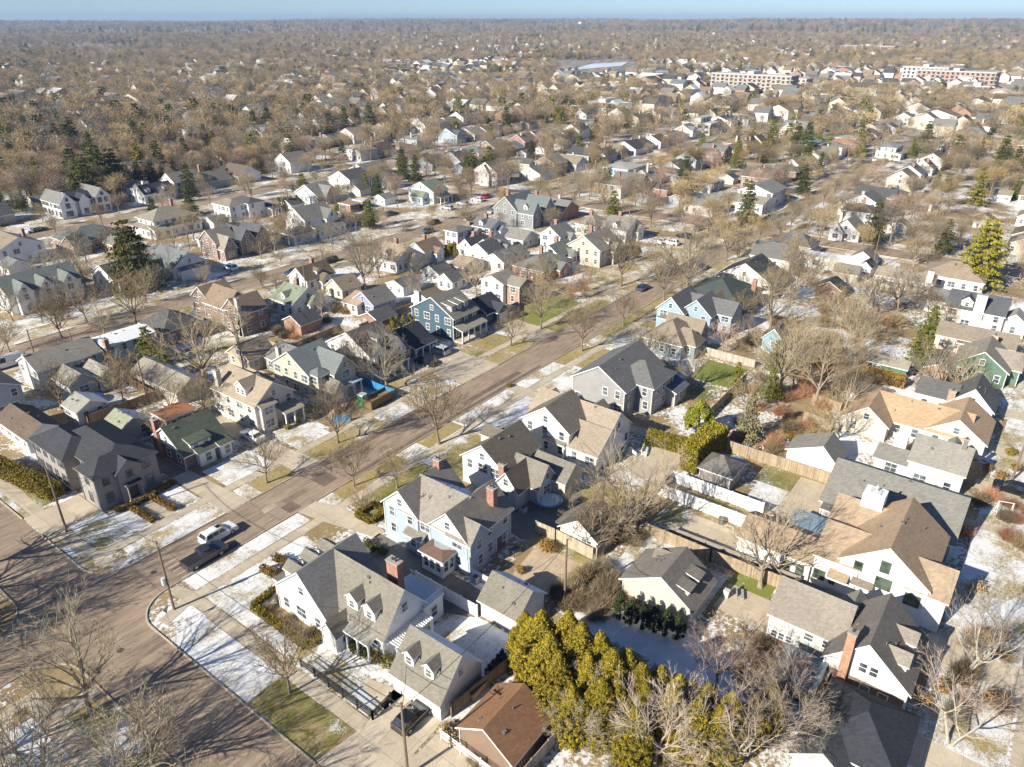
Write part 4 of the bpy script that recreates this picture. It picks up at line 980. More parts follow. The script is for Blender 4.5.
LISTED = [  # (zoomed point of the nearest base corner), size along, size across, label, wall, roof, kind, eave, rise
 (Z, 165, 365, 9, 8, 'white house with pale green gabled roof left of the tall bare tree', WS, (.22, .25, .18), 'gv', 3.4, 2.6),
 (Z, 215, 268, 9, 7, 'white cottage with dark brown roof and brick chimney near the road bend', WS, (.16, .125, .09), 'gu', 3.0, 2.6),
 (Z, 345, 300, 6, 6, 'small beige cottage with tan roof in the middle of the rear gardens', siding(CREAM), (.32, .25, .17), 'gu', 2.8, 2.2),
 (Z, 400, 356, 9, 5, 'low garage with salmon-tan roof left of the violet cottage', siding((.6, .53, .45)), (.40, .29, .21), 'gv', 2.5, 1.4),
 (Z, 500, 372, 7, 7, 'violet-grey cottage with white dormers left of the teal house', siding((.30, .32, .48)), (.22, .2, .18), 'gu', 2.9, 2.4),
 (Z, 545, 200, 10, 9, 'white house with broad weathered tan roof behind the tall bare tree', WS, (.30, .24, .175), 'gv', 3.4, 3.0),
 (Z, 650, 165, 8, 7, 'pale blue house with brown roof near the columnar hedge', siding((.52, .58, .62)), (.22, .16, .11), 'gu', 3.4, 2.2),
 (Z, 790, 212, 9, 5, 'long garage with light tan roof below the golden hedge', siding(CREAM), (.36, .28, .2), 'gv', 2.5, 1.5),
 (Z, 750, 268, 6, 5, 'small white gabled garage with snow-dusted grey roof', WS, R_GREY, 'gu', 2.6, 1.8),
 (Z, 880, 168, 7, 7, 'white gabled house with charcoal roof right of the golden hedge', WS, (.11, .11, .11), 'gu', 3.4, 2.2),
 (Z, 940, 195, 6, 7, 'white gabled garage with grey roof, right neighbour of the charcoal-roofed one', WS, (.2, .2, .2), 'gu', 2.8, 1.9),
 (Z, 770, 108, 7, 5, 'mauve-white box house with grey hipped roof beside the road', siding((.62, .55, .62)), (.17, .17, .17), 'hip', 5.0, 1.0),
 (Z, 890, 90, 8, 8, 'white house with dark porch roof next to the mauve-white box house', WS, (.16, .16, .17), 'gv', 4.8, 1.8),
 ((440, 200, 3.012), 310, 250, 14, 10, 'wide brick ranch with grey hipped roof beside the copper-brown trees', brick((.50, .22, .12)), (.185, .185, .165), 'hip', 2.9, 2.6),
 ((440, 200, 3.012), 360, 158, 8, 7, 'white gabled house with orange brick ground floor', WS, (.2, .195, .18), 'gu', 4.6, 2.4),
 ((440, 200, 3.012), 480, 205, 12, 11, 'large greige house with wide pale grey gable and two small windows', siding((.48, .44, .38)), (.25, .24, .21), 'gu', 4.8, 3.4),
 ((440, 200, 3.012), 390, 212, 9, 7, 'white gabled house with blue side wall and grey roof', WS, (.18, .19, .175), 'gu', 3.4, 2.4),
 ((440, 200, 3.012), 560, 130, 11, 9, 'grey-roofed house with several small white gables near the green crossing', WS, (.23, .215, .19), 'gv', 3.6, 2.8),
 ((440, 200, 3.012), 500, 120, 9, 8, 'house with tan-grey hipped roof left of the many-gabled house', siding(CREAM), (.28, .255, .21), 'hip', 3.4, 2.6),
 ((440, 200, 3.012), 250, 150, 8, 7, 'grey gabled garage with pale roof beside the golden shrub', siding(LGREY), (.24, .23, .2), 'gv', 2.8, 2.0),
 ((440, 200, 3.012), 190, 190, 8, 7, 'white gabled cottage with steep grey roof in the middle of the block', WS, (.2, .195, .185), 'gu', 3.0, 2.6),
 ((440, 200, 3.012), 230, 200, 6, 6, 'small white gable-fronted garage, right neighbour of the steep-roofed cottage', WS, (.23, .21, .18), 'gu', 2.6, 2.0),
 ((440, 200, 3.012), 130, 185, 8, 6, 'white cottage with black gable roof left of the steep-roofed cottage', WS, (.085, .085, .09), 'gu', 2.9, 2.4),
 ((440, 200, 3.012), 175, 130, 8, 6, 'tan-roofed garage directly below the stone house with slate roofs', siding(CREAM), (.27, .245, .2), 'gv', 2.7, 1.9),
 ((440, 200, 3.012), 120, 148, 8, 7, 'low grey-roofed house with dormer two gardens below the stone house', siding(LGREY), (.25, .23, .2), 'gv', 2.8, 2.2),
]
for Zz, x, y, su, sv, lab, wl_, rf, kd, ev, rs in LISTED:
    u, v = at(*Zz, x, y)
    if any(u - .5 < o[1] and u + su + .5 > o[0] and v - .5 < o[3] and v + sv + .5 > o[2] for o in OCC): v += 3.5
    c = 'garage' if 'garage' in lab else 'house'
    ex = [(su * -.1, su * .25, -sv * .5 - 1.6, -sv * .2, (ev * .8, rs * .6), 'gv')] if c == 'house' and su > 7 else []
    qh(lab, u + su / 2, v + sv / 2, [(-su / 2, su / 2, -sv / 2, sv / 2, (ev, rs), kd)] + ex, wl_, rf, .25, 1, c, c, 'detached garages behind the houses' if c == 'garage' else None,
       chim=[(su * .2, sv * .25, ev, ev + rs + .9)] if c == 'house' and su > 7 else None, dorm=[(0, 'w', 0, 1.4, 1.2)] if kd == 'gv' and ev > 3.3 else ([(0, 's', 0, 1.4, 1.2)] if kd == 'gu' and rs > 2.5 else None))

SL = (.155, .175, .17)
qh('large grey stone house with blue-green slate roofs and tall chimneys', 202, 147.5, [(-6.5, 6.8, -2, 7.5, (5.2, 4.0), 'gu'), (-6, -1.5, -8.5, 0, (5.0, 3.4), 'gv'), (.5, 6.6, -8.5, 0, (5.2, 3.6), 'gv')], stucco((.24, .245, .24)), SL, .1, 2, chim=[(-2, 5, 6, 10.5), (5, -2, 6, 10)], dorm=[(1, 'w', -5, 1.5, 1.3)])
qh('white house with three steep gables and charcoal roofs left of the dark green pines', 117.5, 284, [(-8.5, -3.6, -7.5, 7, (5.3, 3.0), 'gv'), (-3.4, 3.4, -6, 7, (5.2, 2.2), 'gu', {'roof': (.05, .05, .065)}), (-2, 1.6, -7.2, -3, (5.2, 2.2), 'gv', {'roof': (.05, .05, .065)}), (3.6, 8.6, -7.5, 7.5, (5.6, 2.8), 'gv')], plain((.82, .82, .8)), (.19, .185, .175), 0, 2, frame=(.06, .06, .06), ws=(1.3, 1.6))
qh('long white house with black gambrel-like roof and arched dormers', 145, 285, [(-6.5, 3, -2, 8, (4.6, 2.4), 'hip', {'roof': (.2, .19, .175)}), (-6, 6.3, -8, 0, (3.4, 2.8), 'gu'), (-1, 1.4, -9.4, -6, (3.2, 1.8), 'gv')], WS, (.055, .055, .075), 0, 2, dorm=[(1, 's', -4, 1.6, 1.3), (1, 's', 3, 1.6, 1.3)], chim=[(-3, -3, 5, 7.4, plain(WHITE))])
qh('broad white two-storey house with tan hipped roof and lower side wings', 121.5, 232.5, [(-6, 7.5, -4.5, 5, (5.2, 2.8), 'hip', {'oh': .8, 'skip': 0}), (-7.5, 8.5, -7, -3.8, (2.8, 1.0), 'ss'), (-8, -5, -5, 6, (2.8, 1.0), 'sw')], WS, (.27, .24, .19), 0, 2, chim=[(6, 5, 4, 9)])
qh('brick and slate house with many small gables and dark shadowed side', 121.5, 194.5, [(-8, -1, -3, 5.5, (4.6, 3.2), 'gu', {'roof': (.255, .225, .185)}), (-7.5, -3.6, -6, 0, (3.4, 3.2), 'gv', {'roof': (.28, .25, .2)}), (-1.5, 3, -5.5, 4, (4.6, 3.0), 'gv'), (3.2, 8, -6, 3, (4.6, 3.0), 'gv')], brick((.27, .155, .12)), (.10, .10, .11), 0, 2, dorm=[(0, 's', 2, 1.4, 1.3)])
qh('white house with attached blue-grey double garage beside the wide snowy drive', 148.5, 194.5, [(-4, 8, -4, 6, (5.2, 3.4), 'gu', {'roof': (.215, .205, .185)}), (-12.5, -4, -9, -2, (3.0, 1.8), 'hip', {'wall': siding((.52, .58, .62))}), (3, 7.5, -6, 0, (5.0, 2.6), 'gv'), (-3, 7.8, -9, -6, (2.7, .8), 'ss')], WS, R_GREY, .1, 2, chim=[(5, 4, 6, 10, plain(WHITE))])
qh('flat-roofed modern house of stacked brown and white boxes', 171.5, 194, [(-7, -1.5, -4, 4, (3.2, 0), 'flat'), (-6, -2, -1, 4.5, (6.0, 0), 'flat', {'wall': brick((.36, .17, .09)), 'roof': (.36, .2, .12)}), (-1.4, 4, -2.5, 5, (3.4, 0), 'flat'), (.5, 4, 0, 4.5, (6.0, 0), 'flat', {'wall': brick((.36, .17, .09)), 'roof': (.55, .54, .5)}), (4.2, 7.5, -3, 4, (3.2, 0), 'flat', {'wall': plain((.04, .04, .045))})], plain((.55, .58, .6)), (.42, .36, .28), 0, 2, frame=(.06, .06, .06), ws=(1.8, 1.6))
qh('white house with dark flat-topped roof and dark porch', 150, 231, [(-8, -1.5, -4, 6, (5.0, 1.8), 'hip', {'roof': (.25, .22, .17)}), (-2, 4.5, -6, 5, (5.2, 1.6), 'hip', {'roof': (.1, .095, .095)}), (4.6, 9, -7, 2, (3.0, 0), 'flat', {'roof': (.07, .08, .11)})], WS, (.1, .1, .1), 0, 2, porch=[(4.6, 9, -9.5, -7, 's', 4)])
qh('grey gabled house with steep grey roof behind the columnar evergreens', 181, 230, [(-5, 5, -7, 6, (3.4, 3.4), 'gu'), (-2, 3, -8.5, 0, (3.4, 3.0), 'gv')], siding((.40, .42, .46)), (.2, .195, .185), 0)
qh('white house row with four peaked gables and dark grey roof above the road', 67, 195, [(-8.5, 8, -5, 5, (5.0, 3.0), 'gu', {'skip': 0}), (-7, -3.6, -6.8, -2, (5.0, 2.4), 'gv'), (-2.2, 1.2, -6.8, -2, (5.0, 2.4), 'gv'), (3, 6.6, -6.8, -2, (5.0, 2.4), 'gv')], WS, (.16, .18, .17), .2, 2)
qh('low grey hipped house with brick corner beyond the tall pine', 99, 236, [(-8, 8, -6, 7, (3.0, 3.2), 'hip'), (-9, -4, -9, -2, (3.0, 2.4), 'gu')], brick((.35, .18, .1)), (.15, .165, .155), 0)
qh('green-roofed cottage with white porch facing the wide side road', 207, 196.5, [(-4, 4, -7, 6, (4.6, 3.0), 'gu'), (-7, -3.5, -4, 2, (2.8, 1.8), 'gv')], siding((.5, .6, .62)), (.18, .21, .16), 0, porch=[(-3, 4, -9.5, -7, 's', 4)])
qh('white and pink Victorian house with steep twin gables at the road end', 247, 197, [(-4, 5, -6, 6, (5.6, 3.6), 'gu'), (-5.5, 0, -3, 2, (5.2, 3.2), 'gu')], siding((.58, .52, .50)), (.15, .13, .11), 0)
qh('blue-white box-shaped house with flat pale roof beyond the side road', 289, 157.5, [(-8, 8, -6.5, 6, (5.6, .9), 'hip', {'skip': 0}), (-9.5, -5, -6, 0, (2.9, 0), 'flat')], siding((.40, .50, .60)), (.38, .37, .34), 0, 1)
qh('wide house with big grey roof and black solar panels', 275, 90, [(-14, 0, -4, 8, (3.4, 1.4), 'gv', {'roof': (.32, .29, .24)}), (-2, 13, -3, 10, (5.2, 2.2), 'gu')], WS, (.22, .22, .2), 0)
qh('white peaked cottage beyond the cross street, left of parked van', 248, 53.5, [(-5, 4, -4.5, 4, (3.0, 3.4), 'gu'), (-6.5, -3, 0, 4, (2.8, 2.4), 'gu')], WS, (.26, .23, .19), 0)
qh('pale house with green copper-coloured hipped roof', 408, 117, [(-8, 8, -6, 6, (5.4, 3.0), 'hip')], stucco((.45, .42, .36)), (.22, .30, .25), 0)
qh('brick villa with green-topped hipped roof on the wooded block', 424, 101, [(-9, 9, -7, 6, (5.2, 3.0), 'hip', {'roof': (.33, .18, .12)}), (-4, 4, -5, 5, (7.2, 1.2), 'hip', {'roof': (.22, .30, .25)})], brick((.42, .2, .12)), (.3, .2, .14), 0)
qh('long white two-storey house beyond the brick villa', 424, 80, [(-10, 6, -5, 4, (5.2, 1.2), 'hip'), (-12, -2, -8, -3, (2.9, .8), 'ss')], WS, (.27, .27, .25), 0)
qh('orange brick school-like building near the right edge', 455, 20, [(-12, 10, -8, 8, (7.5, 0), 'flat'), (-14, -6, -2, 8, (5.5, 2.5), 'gu')], brick((.55, .25, .13)), (.3, .28, .25), 0)
# ------------------------------------------------------------ filler houses: the rest of the grid, each with its own size, colours and roof
WALLS = [('white', WHITE)] * 7 + [('cream', CREAM), ('tan', TAN), ('grey', LGREY), ('grey-blue', (.36, .42, .48)), ('beige', (.52, .47, .39)), ('red brick', None), ('brown brick', None), ('orange brick', None)]
ROOFS = [('tan-grey', R_TAN), ('grey', R_GREY), ('charcoal', (.08, .08, .085)), ('charcoal', (.10, .10, .10)), ('brown', (.22, .165, .115)), ('weathered tan', (.26, .215, .16)), ('dark brown', (.14, .115, .09)), ('slate', R_SLATE), ('grey', (.20, .20, .19))]
AUTO = []
def wallmat(n, c):
    if n == 'red brick': return brick((.34, .15, .10))
    if n == 'brown brick': return brick((.27, .17, .12))
    if n == 'orange brick': return brick((.46, .23, .13))
    return siding(c)
def free(u0, u1, v0, v1, pad=.8):
    for o in OCC:
        if u0 - pad < o[1] and u1 + pad > o[0] and v0 - pad < o[3] and v1 + pad > o[2]: return False
    for a, b in STREETS_U:
        if v0 < b + 3 and v1 > a - 3: return False
    for a, b in STREETS_V:
        if u0 < b + 4 and u1 > a - 4: return False
    return True
def in_view(u, v, m=60, z=3):
    x, y = Q((u, v, z))
    f = u * cos(HEAD) + v * sin(HEAD)
    return f > 15 and -m < x < PW + m and y < PH + m
def auto_house(u, v, face, rng, far=0):
    """face: which way the front looks ('s' or 'n'); the front door side"""
    w = rng.uniform(8.6, 11.2); d = rng.uniform(10, 14.5)
    if v > 150: w *= 1.15; d *= 1.08
    if not free(u - w / 2, u + w / 2, v - d / 2, v + d / 2): return None
    wn_, wc = rng.choice(WALLS); rn, rc = rng.choice(ROOFS)
    wm = wallmat(wn_, wc); two = rng.random() < .6; ev = 4.9 if two else rng.uniform(2.8, 3.4); rs = rng.uniform(2.4, 3.4)
    st = rng.choice(['gv', 'gu', 'cross', 'hip', 'cape'])
    h = House('house', None, 'house', None, u, v, 0, wall=wm, roof=rc, frost=rng.choice([0, .1, .2, .5]))
    sg = -1 if face == 's' else 1
    def B(a, b, c, e, *r, **k):
        if sg > 0: c, e = -e, -c
        return h.block(u + a, u + b, v + c, v + e, *r, **k)
    wi = 'wsn' if v < 20 else 'ws'
    if far > 1: wi = 'w' if rng.random() < .5 else 'ws'
    desc = {'gv': 'front-gabled', 'gu': 'side-gabled', 'cross': 'cross-gabled', 'hip': 'hip-roofed', 'cape': 'dormered'}[st]
    if st == 'gv': B(-w / 2, w / 2, -d / 2, d / 2, ev, 'gv', rs, win=wi, skip=.25)
    elif st == 'gu': B(-w / 2, w / 2, -d / 2, d / 2 - 2, ev, 'gu', rs, win=wi, skip=.25)
    elif st == 'hip': B(-w / 2, w / 2, -d / 2, d / 2, ev, 'hip', rs * .8, win=wi, skip=.25)
    elif st == 'cross':
        B(-w / 2, w / 2, -d / 2 + 1.5, d / 2, ev, 'gu', rs, win=wi, skip=.25); B(-w / 2 + .4, .2, -d / 2, 0, ev - .1, 'gv', rs * .75, win='ws', skip=.2)
    else:
        b = B(-w / 2, w / 2, -d / 2, d / 2 - 3, 2.9, 'gu', rs, win=wi, skip=.25)
        if far < 2:
            for a in (-w / 4, w / 4): h.dormer(b, face, u + a, .5, 1.3, 1.2)
    if rng.random() < .5 and far < 2: B(-w / 2 + 1, w / 2 - 1, -d / 2 - 2, -d / 2, 2.5, ('ss' if sg < 0 else 'sn'), .6, win='', oh=.1)
    if rng.random() < .35 and far < 2: B(0, w / 2, d / 2 - 1, d / 2 + 3.5, 2.6, 'gv', 1.3, win='w', skip=.4)
    if rng.random() < .6: h.chimney(u + rng.choice([-1, 1]) * w * .3, v, ev, ev + rs + .8, .7, .9, brick((.40, .18, .11)) if rng.random() < .7 else stucco((.5, .46, .4)), 0)
    h.windows(); reg(h)
    AUTO.append((h.root, 'house', f'{"two-storey" if ev > 4.4 else "small"} {wn_} {desc} house with {rn} roof', (u, v, 3)))
    return h
rng = random.Random(11)
ROWS = []   # (v of the house centre, side the front faces)
for a, b in STREETS_U:
    ROWS.append((a - 19, 'n')); ROWS.append((b + 20.5, 's'))
cand = []
for vr, face in ROWS:
    u = 27.0
    while u < 900:
        st = rng.uniform(12.6, 15.2)
        cand.append((u + st / 2, vr + rng.uniform(-1.8, 1.8), face)); u += st
cand = [c for c in cand if in_view(c[0], c[1], 20)]
cand.sort(key=lambda c: c[0] ** 2 + c[1] ** 2)
NH = 0; FARH = []
for u, v, face in cand:
    d = sqrt(u * u + v * v)
    pr = .98 if d < 520 else .75
    left = max(0, min(1, (atan2(v, u) - .85) / .35))          # the upper left is mostly wooded
    if v > 285: pr *= 1 - .6 * left
    if rng.random() > pr or (u < 180 and -8 < v < 72): continue
    if NH < 208:
        if auto_house(u, v, face, rng, 1 if d < 260 else 2): NH += 1
    else: FARH.append((u, v, face))
# rear garages
for a, b in ((-23, -14), (75, 82.7), (162.5, 171), (258, 268)):
    for sg in (-1, 1):
        vv = a - 33 if sg < 0 else b + 35; u = 30
        while u < 330:
            u += rng.uniform(13, 17)
            if in_view(u, vv, 0) and free(u - 3, u + 3, vv - 3, vv + 3) and not (u < 180 and 0 < vv < 70) and rng.random() < .6:
                wn_, wc = rng.choice(WALLS); rn, rc = rng.choice(ROOFS)
                hh = simple_garage('garage', None, u - 2.8, u + 2.8, vv - 3, vv + 2.8, rng.choice(['gu', 'gv']), 2.4, rng.uniform(1.2, 2), wallmat(wn_, wc), rc, None, frost=rng.choice([0, .3, .8]), win='w', det=0)
                OCC.append((u - 3, u + 3, vv - 3, vv + 3)); AUTO.append((hh.root, 'garage', f'small {wn_} garage with {rn} roof', (u, vv, 1.5)))
# the far houses, hundreds of them showing as specks among the trees
m = MB(); fr_ = random.Random(5)
def speck(m, u, v, w, d, ev, rs, wm, rm, z=0):
    x0, x1, y0, y1 = u - w / 2, u + w / 2, v - d / 2, v + d / 2
    m.box(x0, x1, y0, y1, z - 1, z + ev, wm)
    if fr_.random() < .5:
        m.add([(x0, y0, z + ev), (x0, y1, z + ev), (x0, v, z + ev + rs), (x1, y0, z + ev), (x1, y1, z + ev), (x1, v, z + ev + rs)], [(0, 2, 1), (3, 4, 5)], wm)
        m.add([(x0 - .4, y0 - .4, z + ev - .2), (x1 + .4, y0 - .4, z + ev - .2), (x1 + .4, v, z + ev + rs + .1), (x0 - .4, v, z + ev + rs + .1), (x1 + .4, y1 + .4, z + ev - .2), (x0 - .4, y1 + .4, z + ev - .2)], [(0, 1, 2, 3), (3, 2, 4, 5)], rm)
    else:
        m.add([(x0, y0, z + ev), (x1, y0, z + ev), (u, y0, z + ev + rs), (x0, y1, z + ev), (x1, y1, z + ev), (u, y1, z + ev + rs)], [(0, 1, 2), (3, 5, 4)], wm)
        m.add([(x0 - .4, y0 - .4, z + ev - .2), (u, y0 - .4, z + ev + rs + .1), (u, y1 + .4, z + ev + rs + .1), (x0 - .4, y1 + .4, z + ev - .2), (x1 + .4, y0 - .4, z + ev - .2), (x1 + .4, y1 + .4, z + ev - .2)], [(0, 3, 2, 1), (1, 2, 5, 4)], rm)
wms = [plain((.62, .6, .56))] * 2 + [plain(CREAM), plain(LGREY), plain(TAN), brick((.4, .2, .12))]; rms = [shingle(c[1], 0) for c in ROOFS]
for u, v, f in FARH: speck(m, u, v, fr_.uniform(8, 11), fr_.uniform(10, 14), fr_.choice([3, 5, 5]), fr_.uniform(2.4, 3.6), fr_.choice(wms), fr_.choice(rms))
for i in range(1700):
    a = HEAD + fr_.uniform(-.66, .66 if i % 3 else .25); d = sqrt(fr_.uniform(520 ** 2, 1300 ** 2)) if i % 3 else sqrt(fr_.uniform(900 ** 2, 3300 ** 2)); u, v = d * cos(a), d * sin(a)
    k = fr_.random() ** 9 * 1.2 + 1; w_ = fr_.uniform(8, 12)
    if any(o[0] - 4 < u < o[1] + 4 and o[2] - 4 < v < o[3] + 4 for o in OCC): continue
    xq, yq = Q((u, v, 0))
    if 550 < xq < 640 and 58 < yq < 80: continue
    speck(m, u, v, w_ * k, fr_.uniform(9, 13) * k, 4 + k + fr_.random() * 2, 3.4, fr_.choice(wms), fr_.choice(rms + [plain((.6, .6, .6))]), hill(u, v))
tag(m.build('distant_houses'), 'hundreds of small pale houses scattered through the distant woods', 'houses', kind='stuff')

# ------------------------------------------------------------ larger buildings far off
def flat_block(name, label, cat, u, v, w, d, hgt, wall, rz=0, floors=4, roof=(.5, .48, .45), group=None, balcony=True, gables=0):
    r = empty(name, (u, v, 0), rz); tag(r, label, cat, group)
    m = MB(); m.box(-w / 2, w / 2, -d / 2, d / 2, -1, hgt, wall); m.build('wall', r)
    m = MB(); m.box(-w / 2 - .5, w / 2 + .5, -d / 2 - .5, d / 2 + .5, hgt, hgt + .8, plain((.6, .55, .5)), plain(roof)); ro = m.build('roof', r)
    for i in range(3): m = MB(); x = -w / 3 + i * w / 3; m.box(x - 3, x + 3, -3, 3, hgt + .8, hgt + 3.4, plain((.55, .5, .46))); m.build('stair_house', ro)
    gl = glass((.05, .06, .07)); fh = hgt / floors
    for side in ('w', 's'):
        L = d if side == 'w' else w; n = int(L / 4.5)
        for f in range(floors):
            m = MB()
            for i in range(n):
                a = -L / 2 + L * (i + .5) / n
                if side == 'w': m.box(-w / 2 - .06, -w / 2 - .01, a - 1.2, a + 1.2, f * fh + .9, f * fh + fh - .6, gl)
                else: m.box(a - 1.2, a + 1.2, -d / 2 - .06, -d / 2 - .01, f * fh + .9, f * fh + fh - .6, gl)
                if balcony and i % 2 == 0:
                    if side == 'w': m.box(-w / 2 - 1.5, -w / 2 - .07, a - 1.9, a + 1.9, f * fh + .3, f * fh + .55, plain(WHITE))
                    else: m.box(a - 1.9, a + 1.9, -d / 2 - 1.5, -d / 2 - .07, f * fh + .3, f * fh + .55, plain(WHITE))
            m.build('window_row', r)
    for i in range(gables):
        a = -w / 2 + w * (i + .5) / gables; m = MB()
        m.prism([(a - 5, hgt + .8), (a + 5, hgt + .8), (a, hgt + 5)], -d / 2, d / 2, 'y', plain((.72, .68, .62)), wall); m.build('gable_roof', r)
    OCC.append((u - w / 2 - 5, u + w / 2 + 5, v - w / 2 - 5, v + w / 2 + 5)); return r
PAL = plain((.42, .34, .28), .8)
def at0(x, y): p = P(x, y); return p.x, p.y
u, v = at0(752, 93); flat_block('apartment_building', 'long five-storey apartment block of tan brick with rows of balconies', 'building', u, v, 18, 78, 16, PAL, radians(-4), 5)
u, v = at0(790, 92); flat_block('apartment_building', 'lower pale wing standing right of the long tan apartment block', 'building', u, v, 16, 34, 12, plain((.5, .45, .4)), radians(-4), 4)
u, v = at0(955, 86); flat_block('apartment_building', 'terrace of red brick and white gabled apartments near the right edge', 'building', u, v, 20, 74, 14, plain((.40, .27, .21), .8), radians(-6), 4, gables=0)
u, v = at0(925, 82); flat_block('apartment_building', 'pale stepped apartment building left of the red brick terrace', 'building', u, v, 20, 46, 15, plain((.62, .56, .5)), radians(-6), 4)
u, v = at0(975, 97); flat_block('apartment_building', 'orange brick building in front of the red brick terrace', 'building', u, v, 14, 20, 9, brick((.55, .24, .13)), 0, 3, balcony=False)
u, v = at0(868, 52); flat_block('school_building', 'red and white school building far off among trees', 'building', u, v, 30, 110, 12, plain((.55, .35, .28)), radians(-3), 3, balcony=False)
u, v = at0(700, 133); flat_block('flat_roofed_building', 'flat roofed pale grey building in the middle distance', 'building', u, v, 14, 18, 6, plain((.55, .54, .52)), 0, 2, balcony=False)
u, v = at0(607, 113); flat_block('flat_roofed_building', 'flat roofed building with a white parapet left of centre far off', 'building', u, v, 16, 30, 7, plain((.45, .42, .38)), 0, 2, (.72, .7, .68), balcony=False)
u, v = at0(580, 31)
bt = empty('water_tower', (u * .8, v * .8, hill(u * .8, v * .8) - 4)); tag(bt, 'pale round water tower standing above the far woods', 'water tower')
m = MB(); m.tube((0, 0, 0), (0, 0, 26), 3.5, 2.6, 12, plain((.7, .7, .7))); m.build('pedestal', bt)
m = MB()
for i in range(8):
    a0, a1 = pi * i / 8 - pi / 2, pi * (i + 1) / 8 - pi / 2
    m.tube((0, 0, 31 + 7 * sin(a0)), (0, 0, 31 + 7 * sin(a1)), max(.01, 10 * cos(a0)), max(.01, 10 * cos(a1)), 14, plain((.75, .76, .77)))
m.build('tank', bt)
p0, p1, p2, p3 = at0(566, 71), at0(622, 66), at0(628, 62), at0(592, 64)
sheet('frozen_pond', [p0, p1, p2, p3], .4, ice())
for (x, y, w_, d_) in ((905, 39, 60, 18), (990, 47, 40, 16), (825, 48, 40, 20), (930, 30, 200, 40)): pass
# ------------------------------------------------------------ trees
def perp(d, rng):
    a = d.orthogonal().normalized(); b = d.cross(a); t = rng.uniform(0, 2 * pi)
    return a * cos(t) + b * sin(t)
def bare_tree(seed, H=11.0, R=4.5, trunk=2.4, limbs=7, kids=(6, 6, 6, 5), minr=.012, sides=(7, 5, 4, 3, 3), up=.35, r0=.24, droop=0.0, bk=None, tw=None, stems=1, strip=.02, lean=0):
    """bare deciduous tree: returns (trunk mesh with limbs, crown mesh of branches and twigs)"""
    rng = random.Random(seed); T = MB(); Cn = MB(); bk = bk or bark(); tw = tw or twig()
    def strip_(p, d, L, w, m):
        s = perp(d, rng) * w; e = p + d * L
        m.add([tuple(p - s), tuple(p + s), tuple(e)], [(0, 1, 2)], tw)
    def grow(p, d, L, r, lev, mb, mt):
        n = 5 if lev < 2 else (3 if lev < 3 else 2)
        pts = [p.copy()]; dirs = [d.copy()]; cur = p.copy()
        for i in range(n):
            wob = .16 if lev else .06
            d = (d + perp(d, rng) * rng.uniform(0, wob * 1.6) + Vector((0, 0, up * (.22 if lev < 3 else .08) - droop * (.3 if lev > 1 else 0)))).normalized()
            cur = cur + d * (L / n); pts.append(cur.copy()); dirs.append(d.copy())
        rr = [max(minr, r * (1 - .78 * i / n)) for i in range(n + 1)]
        for i in range(n): mb.tube(pts[i], pts[i + 1], rr[i], rr[i + 1], sides[min(lev, 4)], mt)
        if lev > len(kids): return
        k = kids[lev - 1] if lev >= 1 else limbs
        last = lev == len(kids)
        for j in range(k):
            t = (.25 + .75 * (j + rng.random()) / k) if lev else rng.uniform(.55, 1.0)
            f = min(t * n, n - .001); i = int(f); q = pts[i].lerp(pts[i + 1], f - i); dd = dirs[i + 1]
            spread = rng.uniform(.45, 1.0)
            nd = (dd * (1 - spread * .35) + perp(dd, rng) * spread * .85 + Vector((0, 0, up * .35))).normalized()
            nl = L * rng.uniform(.42, .68) * (1.12 - .45 * t if lev else 1)
            if last: strip_(q, nd, max(.35, nl), strip * rng.uniform(.6, 1.2), Cn)
            else: grow(q, nd, nl, rr[i] * .55, lev + 1, Cn, tw)
        if last: strip_(pts[-1], dirs[-1], L * .4, strip, Cn)
    for s_ in range(stems):
        a = rng.uniform(0, 2 * pi); o = Vector((cos(a), sin(a), 0)) * (.25 if stems > 1 else 0)
        d0 = (Vector((cos(a) * (.32 if stems > 1 else .03) + lean, sin(a) * (.3 if stems > 1 else .03), 1))).normalized()
        # trunk
        p = o.copy(); d = d0; n = 4; pts = [p.copy()]; TL = trunk * rng.uniform(.9, 1.2)
        for i in range(n): d = (d + perp(d, rng) * .05).normalized(); p = p + d * (TL / n); pts.append(p.copy())
        rr = [r0 * (1.35 if i == 0 else 1 - .1 * i) for i in range(n + 1)]
        for i in range(n): T.tube(pts[i], pts[i + 1], rr[i], rr[i + 1], sides[0], bk)
        # leader and limbs
        LL = H - TL
        lim = max(3, limbs // stems)
        grow(pts[-1], d, LL * .8, r0 * .62, 1, T, bk)
        for j in range(lim):
            a = 2 * pi * (j + rng.uniform(-.3, .3)) / lim
            el = rng.uniform(.5, 1.15)
            nd = Vector((cos(a) * cos(el), sin(a) * cos(el), sin(el)))
            q = pts[-1 - (j % 2)] + d * rng.uniform(-.1, .5)
            L = min(R / max(cos(el), .3), LL * .85) * rng.uniform(.75, 1.05)
            grow(q, nd, L, r0 * rng.uniform(.38, .55), 1, T, bk)
    return T.mesh('trunk'), Cn.mesh('crown')
